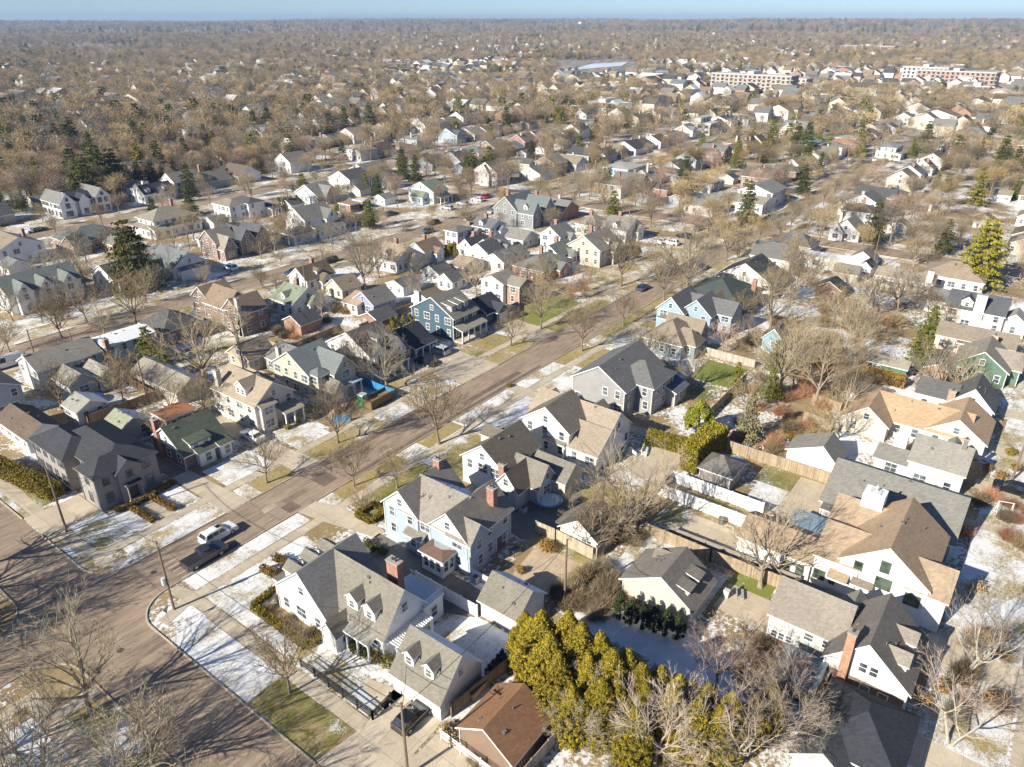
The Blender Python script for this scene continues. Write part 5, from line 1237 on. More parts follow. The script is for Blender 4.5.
def fuzzy_tree(seed, H=11, R=4.5, n=1500, w=.035, tw=None, bk=None, base=.3, nb=14):
    """simpler bare tree for the distance: limbs plus a cloud of single twigs that all point outwards and up"""
    rng = random.Random(seed); m = MB(); t = MB(); tw = tw or twig(); bk = bk or bark()
    t.tube((0, 0, 0), (0, 0, H * .45), .22, .14, 5, bk)
    tips = []
    lobes = [(Vector((rng.uniform(-1, 1) * R * .55, rng.uniform(-1, 1) * R * .55, H * rng.uniform(.5, .8))), R * rng.uniform(.4, .65)) for _ in range(7)]
    for c, r in lobes:
        st = Vector((0, 0, H * rng.uniform(.2, .42))); t.tube(st, c, .10, .04, 4, bk)
        for _ in range(nb // 3):
            e = c + Vector((rng.gauss(0, .5), rng.gauss(0, .5), rng.gauss(0, .45))) * r; m.tube(c, e, .045, .015, 3, tw)
    for i in range(n):
        c, r = rng.choice(lobes)
        d = Vector((rng.gauss(0, 1), rng.gauss(0, 1), rng.gauss(.25, .8))).normalized(); k = rng.random() ** .5
        p = c + d * (r * k); p.z = max(p.z, H * base)
        d2 = (d + Vector((0, 0, .5)) + Vector((rng.gauss(0, .35), rng.gauss(0, .35), 0))).normalized()
        L = rng.uniform(.5, 1.2) * (.12 * H + .3) * .6; s = perp(d2, rng) * w
        m.add([tuple(p - s), tuple(p + s), tuple(p + d2 * L)], [(0, 1, 2)], tw)
    return t.mesh('trunk'), m.mesh('crown')
def join_meshes(a, b, name):
    m = MB()
    for me in (a, b):
        off = len(m.v); m.v += [tuple(v.co) for v in me.vertices]
        for p in me.polygons: m.f.append([off + i for i in p.vertices]); m.m.append(m.mi(me.materials[p.material_index]))
    return m.mesh(name)
def leafball(m, rng, c, r, n, size, mat, squash=1.0, up=.2, hollow=.55):
    for _ in range(n):
        d = Vector((rng.gauss(0, 1), rng.gauss(0, 1), rng.gauss(0, 1))).normalized(); k = hollow + (1 - hollow) * rng.random()
        p = Vector(c) + Vector((d.x * r, d.y * r, d.z * r * squash)) * k
        nrm = (d + Vector((rng.gauss(0, .6), rng.gauss(0, .6), rng.gauss(up, .6)))).normalized()
        a = nrm.orthogonal().normalized(); b = nrm.cross(a); t = rng.uniform(0, pi); a, b = a * cos(t) + b * sin(t), b * cos(t) - a * sin(t)
        s = size * rng.uniform(.6, 1.3)
        m.add([tuple(p - a * s), tuple(p + b * s * .7), tuple(p + a * s), tuple(p - b * s * .7)], [(0, 1, 2, 3)], mat)
def conifer(seed, H=14, R=3.2, mat=None, tiers=16, base=.12, per=9, n=26, size=.28, droop=.15, power=.85):
    rng = random.Random(seed); T = MB(); Cn = MB(); mat = mat or leaf(); bk = bark((.2, .15, .11))
    T.tube((0, 0, 0), (0, 0, H * .96), .26, .03, 6, bk)
    for i in range(tiers):
        t = (i + rng.uniform(-.3, .3)) / tiers; t = max(0, min(.97, t)); z = H * (base + (1 - base) * t); r = R * (1 - t) ** power * rng.uniform(.8, 1.12) + .25
        k = max(4, int(per * (1 - t * .5)))
        for j in range(k):
            a = 2 * pi * (j + rng.random()) / k; L = r * rng.uniform(.65, 1.1)
            e = Vector((cos(a) * L, sin(a) * L, z - droop * L + rng.uniform(-.2, .2))); s = Vector((0, 0, z))
            Cn.tube(s, e, .05, .015, 3, bk)
            q = int(n * (.3 + .7 * L / R))
            for _ in range(q):
                f = rng.uniform(.25, 1.05); p = s.lerp(e, f) + Vector((rng.gauss(0, .16), rng.gauss(0, .16), rng.gauss(0, .08))) * (1 + L * .25)
                d = Vector((rng.gauss(0, 1), rng.gauss(0, 1), rng.gauss(.3, .6))).normalized(); a1 = d.orthogonal().normalized(); b1 = d.cross(a1); s_ = size * rng.uniform(.6, 1.2)
                Cn.add([tuple(p - a1 * s_), tuple(p + b1 * s_ * .6), tuple(p + a1 * s_), tuple(p - b1 * s_ * .6)], [(0, 1, 2, 3)], mat)
    return T.mesh('trunk'), Cn.mesh('crown')
def arborvitae(seed, H=9, R=2.6, mat=None, lumps=60, n=230, size=.15, fat=1.0, lump=.30):
    """dense egg-shaped evergreen with a lumpy surface of small sprays"""
    rng = random.Random(seed); T = MB(); Cn = MB(); mat = mat or leaf((.085, .10, .014), (.43, .295, .028), 3.0); bk = bark((.2, .15, .11))
    T.tube((0, 0, 0), (0, 0, H * .8), .22, .05, 6, bk)
    for i in range(lumps):
        t = rng.random() ** .8; a = rng.uniform(0, 2 * pi); z = H * (.06 + .88 * t)
        r = R * (sin(pi * min(1, (t * .82 + .2))) ** .6) * (1.0 if t < .6 else 1 - (t - .6) * 1.35 * (2 - fat))
        r = max(.15, r); q = rng.uniform(.62, .9); lr = rng.uniform(.5, .85) * R * lump
        leafball(Cn, rng, (cos(a) * r * q, sin(a) * r * q, z), lr, n, size, mat, 1.25, .35, .7)
    return T.mesh('trunk'), Cn.mesh('crown')

TW1 = twig((.22, .175, .12), (.34, .25, .135)); TW2 = twig((.30, .26, .19), (.40, .31, .18)); TW3 = twig((.36, .25, .19), (.42, .3, .23)); TWM = twig((.24, .20, .15), (.42, .305, .15)); TWR = twig((.42, .22, .12), (.5, .27, .17))
BK1 = bark((.23, .18, .13)); BKW = bark((.50, .44, .36)); BKD = bark((.16, .125, .1)); BKT = bark((.33, .27, .20))
NEAR = [bare_tree(100 + i, 10.5, 4.4, 2.3, 8, (7, 6, 7), tw=TW1, bk=BK1, r0=.2) for i in range(5)]
BIG = [bare_tree(200 + i, 15, 6.0, 3.4, 8, (7, 6, 6), tw=TW2, bk=BKT, r0=.34, strip=.018) for i in range(3)]
BIRCH = [bare_tree(300 + i, 12, 4.6, 3.0, 6, (5, 5, 5), tw=twig((.38, .31, .245), (.42, .33, .26)), bk=BKW, r0=.2, stems=2, strip=.02) for i in range(2)]
CLUMP = [bare_tree(400 + i, 11, 4.5, 2.0, 9, (6, 6, 5), tw=TW2, bk=BKT, r0=.2, stems=4, strip=.018) for i in range(2)]
CLUMPC = bare_tree(410, 12, 4.6, 2.0, 10, (6, 6, 6), tw=twig((.27, .215, .15), (.30, .24, .17)), bk=BKT, r0=.24, stems=4, strip=.016)
PINK = [bare_tree(500, 8, 3.6, 1.8, 8, (7, 6, 6), tw=TW3, bk=BKT, r0=.15, strip=.014)]
BROOM = [bare_tree(600, 9, 2.2, 1.0, 9, (6, 5, 5), tw=TWR, bk=BK1, r0=.13, up=.9)]
WILLOW = [bare_tree(650 + i, 11, 5.2, 2.6, 9, (8, 8, 9), tw=twig((.42, .36, .26), (.47, .38, .31)), bk=BKT, r0=.22, strip=.012, up=.2) for i in range(2)]
MID = [fuzzy_tree(700 + i, 11, 4.6, 2400, .026, (TWM, TWM, TW2, TW3)[i % 4], BK1) for i in range(6)]
MIDJ = [join_meshes(a, b, 'bare_tree') for a, b in MID]
FARJ = [join_meshes(*fuzzy_tree(800 + i, 12, 5.4, 520, .085, twig((.24, .205, .16), (.43, .31, .155)), BK1, .12, 6), 'bare_tree') for i in range(5)]
PINE_W = leaf((.06, .075, .018), (.16, .15, .03)); PINE_Y = leaf((.14, .14, .02), (.27, .225, .03)); PINE_D = leaf((.045, .065, .022), (.10, .11, .03)); PINE_M = leaf((.10, .12, .02), (.20, .19, .03)); SPR = leaf((.20, .18, .09), (.30, .27, .14))
PINES = {'y': conifer(1, 14, 3.4, PINE_Y, 13, .1, 8, 30, .34, .05, .8), 'd': conifer(2, 15, 4.3, PINE_D, 17, .1, 11, 32, .32, .12, .65), 'm': conifer(3, 12, 3.6, PINE_M, 13, .1, 10, 34, .3, .1, .6), 's': conifer(4, 11, 2.6, SPR, 18, .05, 10, 24, .24)}
PINES['w'] = conifer(5, 15, 5.2, PINE_W, 15, .06, 13, 46, .32, .1, .5); PINES['v'] = conifer(6, 14, 4.6, PINE_Y, 12, .1, 11, 44, .36, .04, .5)
PINEJ = {k: join_meshes(*v, 'evergreen_tree') for k, v in PINES.items()}
FARP = [join_meshes(*conifer(20 + i, 12, 4.6, (leaf((.07, .085, .03), (.14, .14, .045)), PINE_M)[i % 2], 9, .08, 8, 9, .85, .1, .45), 'evergreen_tree') for i in range(2)]
ARB = [arborvitae(30 + i, 10.2, 2.7, None, 430, 62, .10, .98, .17) for i in range(3)]
ARBS = [arborvitae(40 + i, 4.2, .95, leaf((.15, .145, .012), (.28, .22, .02), 1.5), 34, 60, .1, 1.1, .42) for i in range(2)]
ARBD = [arborvitae(50, 4.0, .9, leaf((.02, .035, .012), (.05, .06, .02)), 40, 60, .1, 1.15, .5)]
FATP = arborvitae(60, 9, 3.4, leaf((.13, .15, .015), (.28, .27, .03), 1.0), 90, 120, .17, 1.3)

TREES = []
def tree(kind, u, v, s=1.0, label=None, group=None, name='bare_tree', rz=None, cat='tree', join=False, sz=1.0):
    t, c = kind; rz = random.uniform(0, 6.28) if rz is None else rz
    r = empty(name, (u, v, 0), rz); r.scale = (s, s, s * sz); tag(r, label, cat, group)
    a = inst('trunk', t, r); kid(a); b = inst('crown', c, r); kid(b)
    TREES.append((u, v)); return r
random.seed(21)
NT_ = [  # trees one can point to: kind, pixel of the base, scale, label
 (NEAR[0], 267, 483, 0.86, 'small bare street tree on a patch of tan grass near the green bungalow'),
 (NEAR[1], 338, 443, 1.02, 'bare round-crowned street tree in front of the cream three-storey house'),
 (NEAR[2], 354, 486, 0.84, 'small bare street tree on the verge above the pale blue house'),
 (NEAR[3], 439, 444, 1.33, 'fine-twigged bare street tree casting long shadow beside the main street, left of white house'),
 (NEAR[4], 397, 488, 0.66, 'low multi-branched bare tree by the front lawn of the pale blue house'),
 (NEAR[0], 511, 346, 0.88, 'round bare street tree on yellow grass in front of the teal house'),
 (NEAR[2], 541, 329, 1.14, 'bare street tree on green grass right of the teal garage wing'),
 (NEAR[4], 582, 351, 1.12, 'bare street tree above the slate grey hipped house'),
 (NEAR[1], 623, 325, 0.9, 'bare verge tree between the slate grey and the sky-blue house'),
 (NEAR[3], 621, 286, 1.67, 'large bare street tree opposite the sky-blue house'),
 (BIG[0], 686, 296, 1.36, 'tall bare tree with pale limbs beside the sky-blue house'),
 (NEAR[0], 664, 301, 1.36, 'slim bare tree left of the tall pale-limbed one'),
 (NEAR[1], 726, 261, 1.52, 'bare street tree before the cross street'),
 (NEAR[2], 363, 512, .42, 'little bare ornamental tree inside the clipped hedge bed'),
 (NEAR[4], 290, 693, 0.86, 'low spreading bare tree in a mulch ring beside the side street'),
 (CLUMPC, 629, 534, 1.1, 'large many-stemmed bare tree behind the rear fences at the centre'),
 (BIG[1], 760, 587, 0.9, 'bare tree with thick pale trunk beside the wooden fence and small lawn'),
 (NEAR[3], 590, 553, 0.9, 'tangled bare tree leaning over the white garage roof'),
 (BIRCH[0], 965, 672, .95, 'golden-barked tree standing in the front yard at the right'),
 (BIRCH[1], 949, 744, .82, 'pale birch with crooked white limbs near the bottom right'),
 (WILLOW[0], 584, 743, .75, 'feathery bare tree in front of the golden evergreens'),
 (WILLOW[1], 655, 765, .95, 'broad feathery bare tree at the bottom edge, right of the golden evergreens'),
 (BIRCH[0], 729, 762, .95, 'slender forked pale tree at the bottom edge'),
 (WILLOW[0], 775, 745, .85, 'feathery bare tree left of the black-roofed house'),
 (PINK[0], 716, 690, 1.0, 'pink-brown bare tree beside the blue-shaded snowy path'),
 (PINK[0], 775, 705, .9, 'rusty-twigged bare tree beside the brick house'),
 (PINK[0], 722, 354, .9, 'pink-twigged pale birch group against the sky-blue house'),
 (BROOM[0], 572, 300, .8, 'upright copper-twigged tree, left one of the copper pair'),
 (BROOM[0], 583, 299, .95, 'upright copper-twigged tree, right one of the copper pair'),
 (BIG[2], 366, 293, 1.2, 'tall bare tree with wide crown among the rear gardens, left of centre'),
 (BIG[0], 205, 385, 1.12, 'large bare tree beside the small golden conifer and rear garages'),
 (NEAR[1], 171, 418, .8, 'thin crooked bare tree beside the long tan-grey garage'),
 (NEAR[3], 62, 338, 1.03, 'dark bare street tree by the far road, second from the left edge'),
 (NEAR[0], 87, 322, 1.02, 'bare street tree on the snowy verge of the far road'),
 (NEAR[2], 10, 352, .8, 'bare tree at the left edge beside the parked van'),
 (NEAR[4], 138, 328, 1.3, 'bare street tree left of the snow-roofed house'),
 (BIG[1], 780, 395, 1.1, 'tall dead-looking bare tree with long pale limbs in the tangled garden'),
 (BIG[2], 815, 404, 0.98, 'second pale bare tree of the tangled garden, right of the tallest'),
 (CLUMP[1], 800, 372, 0.99, 'many-stemmed bare tree in the middle of the tangled gardens'),
 (BIG[0], 770, 330, 1.02, 'bare tree with upright limbs behind the tiny light-blue garden house'),
 (CLUMP[0], 790, 300, 1.17, 'broad bare tree above the tangled gardens, near the cross street'),
 (BIG[1], 745, 415, .6, 'leaning bare tree above the shed roofs, right of the tall hedge'),
 (BIG[2], 850, 345, .8, 'bare tree beside the ivy-covered tree'),
 (PINK[0], 910, 620, .0, ''),
]
for k, x, y, s, lab in NT_:
    if s <= 0: continue
    p = P(x, y); tree(k, p.x, p.y, s, lab)
# trees whose feet are just outside the picture and whose shadows lie on the crossing
for u, v, s in ((15.6, 64.6, 1.0), (15.3, 53.5, 1.05), (14.9, 44.5, .9)):
    tree(BIG[0] if u > 15.5 else CLUMP[0], u, v, s * .9, {64.6: 'large bare forked tree at the lower left corner of the crossing', 53.5: 'large pale bare tree cut by the bottom edge, left of the side street', 44.5: 'bare tree whose crown just shows at the bottom edge'}[v])
OFFT = ((4, 67.5), (-6, 66), (8, 86.2), (-3, 85.6), (-13, 86), (8, 58), (2, 90), (15, 98), (-9, 90.5), (-2, 60), (10.5, 94), (-24, 86))
for i, (u, v) in enumerate(OFFT):
    sd = sorted((t for t in OFFT if (t[1] > 75) == (v > 75)), key=lambda t: -t[0]); n_ = sd.index((u, v))
    OW = ('nearest', 'second', 'third', 'fourth', 'fifth', 'sixth', 'seventh', 'eighth', 'ninth')[n_]
    tree(CLUMP[0] if i % 3 == 2 else (BIG[i % 3] if i % 2 else NEAR[i % 5]), u, v, 1.05 if i % 2 else 1.3, f'bare tree past the left edge, {"far" if v > 75 else "near"} side, {OW} from the crossing', 'street trees left of the crossing')

EVG = [
 (ARB[0], 525, 668, 0.8, 'golden evergreen at the back of the clump beside the grey-roofed garage'), (ARB[1], 548, 706, 1.0, 'golden evergreen low in the clump beside the rust roof'), (ARB[2], 578, 704, 1.1, 'golden evergreen just behind the middle of the clump'), (ARB[0], 608, 722, 1.0, 'golden evergreen in the inner right half of the clump'), (ARB[1], 636, 730, 0.9, 'golden evergreen under the two tallest feathery twigs'), (ARB[2], 672, 738, 0.85, 'golden evergreen behind the broad feathery tree'), (ARB[0], 598, 745, 0.9, 'golden evergreen at the lower middle of the clump'), (ARB[1], 570, 742, 0.75, 'golden evergreen at the lower left of the clump'), (ARB[2], 712, 765, 0.8, 'golden evergreen at the bottom edge among feathery trees'), (ARB[0], 690, 762, 0.85, 'golden evergreen at the bottom edge left of the forked tree'), 
 (ARB[0], 540, 690, 1.1, 'golden evergreen, leftmost and largest of the golden clump'), (ARB[1], 566, 693, 1.12, 'golden evergreen, second from the left in the golden clump'), (ARB[2], 556, 722, .95, 'golden evergreen at the front of the golden clump beside the rust roof'),
 (ARB[0], 596, 705, 1.0, 'golden evergreen with pointed top in the middle of the golden clump'), (ARB[1], 622, 716, .92, 'golden evergreen, fifth from the left in the clump'), (ARB[2], 612, 740, .85, 'golden evergreen behind the feathery bare tree'), (ARB[0], 655, 724, .8, 'golden evergreen beside the blue snowy strip'), (ARB[1], 684, 736, .75, 'rightmost of the tall golden evergreens'), (ARB[0], 700, 742, .8, 'golden-green evergreen among feathery twigs, right of the clump'), (ARB[1], 722, 756, .85, 'golden-green evergreen behind the slender forked tree'), (ARB[2], 746, 748, .7, 'small golden evergreen left of the lone one'), (ARB[0], 668, 752, .85, 'golden-green evergreen hidden low behind feathery twigs'), (ARB[1], 585, 722, .9, 'golden evergreen in the gap behind the front of the golden clump'), (ARB[2], 640, 745, .8, 'golden evergreen low on the right behind feathery twigs'), (ARB[0], 530, 678, .85, 'golden evergreen at the upper left corner of the golden clump'), (ARB[2], 764, 735, .72, 'golden evergreen standing alone left of the brick house'), (ARB[0], 630, 768, .8, 'golden-green evergreen cut by the bottom edge'),
 (FATP, 697, 437, .78, 'bright green rounded pine at the head of the tall hedge'), (PINES['s'], 747, 441, .85, 'thin grey-green spruce beside the rear fence'),
 (PINES['w'], 138, 290, 1.25, 'tall dark green pine with pale leaning trunk by the far road'), (PINES['m'], 152, 366, .75, 'mid-green pine left of the tall bare rear tree'), (PINES['m'], 168, 378, .62, 'smaller green pine in front of the bare rear tree'),
 (PINES['v'], 975, 287, 1.3, 'tall yellow-green pine beside the taupe hipped roof'), (PINES['m'], 918, 366, .8, 'ivy-green tree with forked top in the tangled gardens'), (PINES['m'], 928, 340, .7, 'second ivy-green tree right of the forked one'),
 (PINES['w'], 90, 205, 1.3, 'leftmost of the dark pine group behind the three-gabled white house'), (PINES['w'], 104, 199, 1.4, 'darkest pine of the group behind the three-gabled white house'), (PINES['w'], 119, 196, 1.25, 'rightmost of the dark pine group behind the three-gabled white house'),
 (PINES['m'], 770, 400, .55, 'ivy-clad green trunk among the tall bare trees'), (PINES['y'], 735, 395, .5, 'small yellow-green conifer left of the tall bare trees'), (PINES['m'], 775, 372, .6, 'green conifer among the tangled bare trees'),
]
for k, x, y, s, lab in EVG:
    p = P(x, y); tree(k, p.x, p.y, s, lab, 'golden evergreens by the bottom edge' if 'golden' in lab else None, 'evergreen_tree')
def small_evg(x, y, s, lab, grp, kind=None):
    p = P(x, y); tree(kind or ARBS[int(x) % 2], p.x, p.y, s, lab, grp, 'arborvitae', cat='shrub')
for i, (x, y) in enumerate(((486, 352), (392, 332), (397, 331), (404, 330), (410, 329), (416, 329))):
    if i: small_evg(x, y, .85, f'columnar golden evergreen behind the charcoal low house, {("leftmost", "second from left", "middle one", "fourth from left", "rightmost")[i - 1]} of five', 'columnar evergreens behind the charcoal house')
for i, (u, v) in enumerate(((58.6, 28.6), (58.7, 27.2), (58.9, 25.9), (59.2, 24.6), (59.5, 23.3), (59.8, 22.0))): tree(ARBD[0], u, v, .95, f'dark upright shrub against the pale gable wall, {("first", "second", "third", "fourth", "fifth", "last")[i]} from the left', 'dark shrubs by the pale gable wall', 'upright_shrub', cat='shrub')
small_evg(205, 382, .8, 'small golden conifer on green grass behind the rear garages', None)
small_evg(331, 296, .8, 'small yellow conifer beside the white cottage in the gardens', None)
for i, x in enumerate((431, 437, 443, 449, 455)): small_evg(x, 254 + i * 1.2, .9, f'golden column of the hedge by the tan garage, number {("one", "two", "three", "four", "five")[i]} from the left', 'golden hedge columns')
for i, x in enumerate((280, 286, 292, 298)): small_evg(x, 212 - i * .8, 1.3, f'dark golden column behind the white house, {("leftmost", "second", "third", "rightmost")[i]} of four', 'golden columns behind the white house', ARB[0] if False else None)
for i in range(4): p = P(489 + i * 4.5, 678 - i * 5); tree(ARBD[0], p.x, p.y, .5, f'small dark upright shrub beside the wooden fence, {("nearest", "second", "third", "farthest")[i]} from the garage', 'upright shrubs along the wooden fence', 'upright_shrub', cat='shrub')

def hedge(name, label, pts, w, h, mat, n=160, size=.11, group=None):
    """clipped hedge along a line of points"""
    rng = random.Random(len(label)); m = MB()
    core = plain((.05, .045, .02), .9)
    for (x0, y0), (x1, y1) in zip(pts, pts[1:]):
        L = sqrt((x1 - x0) ** 2 + (y1 - y0) ** 2); d = Vector(((x1 - x0) / L, (y1 - y0) / L, 0)); q = Vector((-d.y, d.x, 0))
        e_ = d * min(.35 * w, L * .3); A_ = Vector((x0, y0, 0)) + e_; B_ = Vector((x1, y1, 0)) - e_; c = [A_ - q * w * .3, B_ - q * w * .3, B_ + q * w * .3, A_ + q * w * .3]
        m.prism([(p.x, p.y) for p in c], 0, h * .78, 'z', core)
        NL = int(L * n); NE = int(w * n * .9)
        for i_ in range(NL + NE):
            t = rng.random() * L; s = rng.uniform(-1, 1); z = rng.uniform(.05, 1)
            if rng.random() < .45: z = rng.uniform(.88, 1.06)
            else: s = (1 if s > 0 else -1) * rng.uniform(.82, 1.05)
            if i_ >= NL: t = rng.choice((rng.uniform(-.1, .2), L - rng.uniform(-.1, .2))); s = rng.uniform(-1, 1); z = rng.uniform(.05, 1)
            p = Vector((x0, y0, 0)) + d * t + q * (s * w / 2) + Vector((0, 0, z * h))
            nn = Vector((rng.gauss(0, 1), rng.gauss(0, 1), rng.gauss(.5, .8))).normalized(); a = nn.orthogonal().normalized(); b = nn.cross(a); sz = size * rng.uniform(.6, 1.3)
            m.add([tuple(p - a * sz), tuple(p + b * sz * .7), tuple(p + a * sz), tuple(p - b * sz * .7)], [(0, 1, 2, 3)], mat)
    return tag(m.build(name), label, 'hedge', group)
HG = leaf((.14, .12, .015), (.27, .19, .025), 2.5); HB = leaf((.20, .11, .03), (.33, .2, .05), 2.5); HD = leaf((.05, .07, .015), (.12, .13, .02), 2)
hedge('hedge', 'tall golden-green hedge along the side yard at the left edge', [(28.2, 122), (30.6, 105.2)], 2.3, 2.2, HG, 420, .13)
hedge('hedge', 'long clipped brown hedge across the front of the grey corner house', [(34.0, 95.2), (36.2, 94.6), (43.0, 95.4)], .9, .7, HB)
hedge('hedge', 'brown hedge on the left side of the front path', [(35.7, 94.6), (36.0, 89.0)], .8, .7, HB); hedge('hedge', 'brown hedge on the right side of the front path', [(38.8, 94.6), (39.2, 89.0)], .8, .7, HB)
hedge('hedge', 'golden low hedge bordering the bed in front of the white corner house', [(38.5, 64.4), (34.2, 63.8), (34.0, 54.0), (35.6, 53.6)], .9, .7, HG, 200)
hedge('hedge', 'small clipped box hedge by the white house, nearer to the crossing', [(38.9, 68.6), (39.2, 65.6)], .9, .9, HB); hedge('hedge', 'small clipped box hedge by the white house, farther from the crossing', [(41.2, 69.2), (41.4, 66.4)], .9, .9, HB)
hedge('hedge', 'square golden hedge ring round the little ornamental tree', [(53.8, 67.6), (56.8, 67.6), (56.8, 64.8), (53.8, 64.8), (53.8, 67.6)], .8, .7, HG, 220)
HT = leaf((.17, .15, .015), (.33, .25, .03), 1.2)
hedge('tall_hedge', 'tall bright golden-green hedge beside the sunlit paved yard', [(101.2, 34.6), (96.8, 35.4), (91.5, 35.6)], 2.6, 4.4, HT, 1100, .15)
hedge('tall_hedge', 'golden-green hedge behind the slate grey house patio', [(96.0, 44.6), (96.8, 36)], 1.6, 2.4, HT, 600, .13)
hedge('tall_hedge', 'golden hedge row above the long tan garage', [(151.0, 141.6), (159.5, 141.4)], 1.6, 3.0, HT, 400, .16)
hedge('hedge', 'brown beech hedge behind the green shed', [(143.0, 15.5), (143.4, 24)], 2, 2.2, HB, 300, .16)
def shrub(x, y, r, label, mat=None, h=1.0, group=None, n=260, world=None):
    u, v = world or (P(x, y).x, P(x, y).y); rng = random.Random(int(x * 7 + y)); m = MB(u, v)
    for _ in range(5): leafball(m, rng, (u + rng.uniform(-.3, .3) * r, v + rng.uniform(-.3, .3) * r, r * h * .55), r * .75, n // 5, .1 + r * .03, mat or HG, h, .3, .6)
    o = m.build('shrub', None, (u, v, 0)); return tag(o, label, 'shrub', group)
for x, y, r, l, mt in ((367, 545, .9, 'round green shrub by the pale blue house, left of three', HD), (374, 550, .85, 'round green shrub by the pale blue house, middle of three', HD), (384, 553, .95, 'round green shrub by the pale blue house, right of three', HD),
    (289, 429, .8, 'golden round shrub in front of the beige house, left of the pair', HG), (298, 424, .8, 'golden round shrub in front of the beige house, right of the pair', HG), (509, 387, .7, 'small yellow shrub on the snowy verge', HG),
    (357, 650, 1.0, 'dark green shrub by the corner house entrance', HD), (366, 656, 1.0, 'dark green shrub left of the pergola', HD), (377, 660, 1.1, 'green-gold shrub under the pergola', HG), (388, 664, 1.1, 'olive shrub right of the pergola', HG),
    (521, 572, .8, 'round brown-gold shrub by the grey-roofed white garage', HB), (545, 548, 1.2, 'orange-brown shrub on the paved garden', HB), (552, 551, 1.0, 'rusty shrub right of the orange-brown one', HB), (645, 448, .9, 'small green shrub behind the slate grey house', HD),
    (790, 438, .9, 'yellow shrub in the cluttered garden', HG), (445, 733, .9, 'pampas grass clump beside the rust roof garage, left', leaf((.36, .25, .11), (.5, .36, .18), 3)), (455, 742, 1.0, 'pampas grass clump beside the rust roof garage, right', leaf((.36, .25, .11), (.5, .36, .18), 3)),
    (640, 520, 1.2, 'yellow-green shrub at the foot of the many-stemmed tree', HT), (623, 505, 1.0, 'green shrub left of the many-stemmed tree', HT), (986, 470, 1.0, 'orange-brown shrub in the right front garden', HB), (1000, 480, 1.2, 'rust-coloured shrub at the right edge', HB), (1010, 455, 1.1, 'golden shrub in the right front garden', HG), (1016, 470, 1.0, 'brown shrub at the right edge', HB),
    (940, 690, 1.2, 'rusty shrub under the pale birch', HB), (925, 702, 1.0, 'reddish shrub by the brick house corner', HB), (985, 640, 1.2, 'tan shrub beside the front walk', HB), (975, 590, 1.1, 'pale brown shrub in the right front yard', leaf((.3, .2, .1), (.42, .3, .18), 3)), (990, 700, 1.0, 'brown shrub right of the birch', HB)):
    shrub(x, y, r, l, mt)
def bare_bush(u, v, s, label, group=None, tw=None, name='bare_bush'):
    return tag(inst(name, BUSH[0 if not tw else tw], None, (u, v, 0), random.uniform(0, 6), s), label, 'shrub', group)
def bush_mesh(seed, tw, n=420, w=.018):
    rng = random.Random(seed); m = MB()
    for i in range(n):
        a = rng.uniform(0, 2 * pi); el = rng.uniform(.3, 1.45); d = Vector((cos(a) * cos(el), sin(a) * cos(el), sin(el))); L = rng.uniform(.8, 2.0)
        b = Vector((rng.gauss(0, .25), rng.gauss(0, .25), 0)); mid = b + d * L * .55 + Vector((rng.gauss(0, .08), rng.gauss(0, .08), 0)); e = mid + (d + perp(d, rng) * .5).normalized() * L * .5
        s = perp(d, rng) * w; m.add([tuple(b - s), tuple(b + s), tuple(mid + s * .7), tuple(mid - s * .7)], [(0, 1, 2, 3)], tw); m.add([tuple(mid - s * .7), tuple(mid + s * .7), tuple(e)], [(0, 1, 2)], tw)
        e2 = mid + (d + perp(d, rng) * .9).normalized() * L * .4; m.add([tuple(mid - s * .5), tuple(mid + s * .5), tuple(e2)], [(0, 1, 2)], tw)
    return m.mesh('bare_bush')
BUSH = [bush_mesh(1, TW2), bush_mesh(2, TWR), bush_mesh(3, TW3), bush_mesh(4, TW1, 700, .03)]
bb = random.Random(9)
BB = []
def bushes(n, u0, u1, v0, v1, s0, s1, look, kinds=(0, 3)):
    for _ in range(n):
        u, v = bb.uniform(u0, u1), bb.uniform(v0, v1)
        if any(o[0] - .3 < u < o[1] + .3 and o[2] - .3 < v < o[3] + .3 for o in OCC): continue
        k = bb.choice(kinds); o = inst('bare_bush', BUSH[k], None, (u, v, 0), bb.uniform(0, 6), bb.uniform(s0, s1)); tag(o, None, 'shrub'); BB.append((o, 'bush', look + {0: ' grey', 1: ' rusty', 2: ' pinkish', 3: ' brown'}[k] + ' bush', (u, v, 1)))
bushes(10, 34.8, 37.5, 54.5, 63.5, .5, .8, 'low bare', (0, 2, 3)); bushes(16, 57, 65, 31.5, 36.2, .9, 1.5, 'tangled bare'); bushes(12, 56, 62, 30, 37, .8, 1.3, 'tangled bare'); bushes(5, 66, 74, 33.5, 37, .8, 1.3, 'tangled bare')
bushes(26, 103, 128, 22, 38, .8, 1.5, 'garden', (0, 1, 3, 1)); bushes(40, 126, 180, 20, 46, 1.0, 1.9, 'overgrown', (0, 1, 3, 3)); bushes(14, 40, 55, 10, 26, .9, 1.6, 'feathery', (0, 0, 3)); bushes(10, 58, 66, 10, 15, .9, 1.4, 'shaded bare', (2, 3)); bushes(12, 100, 118, -8, 0, .8, 1.3, 'front garden', (1, 3)); bushes(10, 66, 84, -8.5, -3, .7, 1.3, 'front yard', (0, 2, 3)); bushes(24, 84, 108, 112, 134, .8, 1.4, 'rear garden', (0, 3, 1)); bushes(8, 30, 34, 105, 116, .6, 1.0, 'side yard', (0, 3))
bushes(3, 33.5, 36.5, 28.5, 31, .5, .9, 'thin', (0,))
for o, k, d, p in BB: AUTO.append((o, k, d, p))

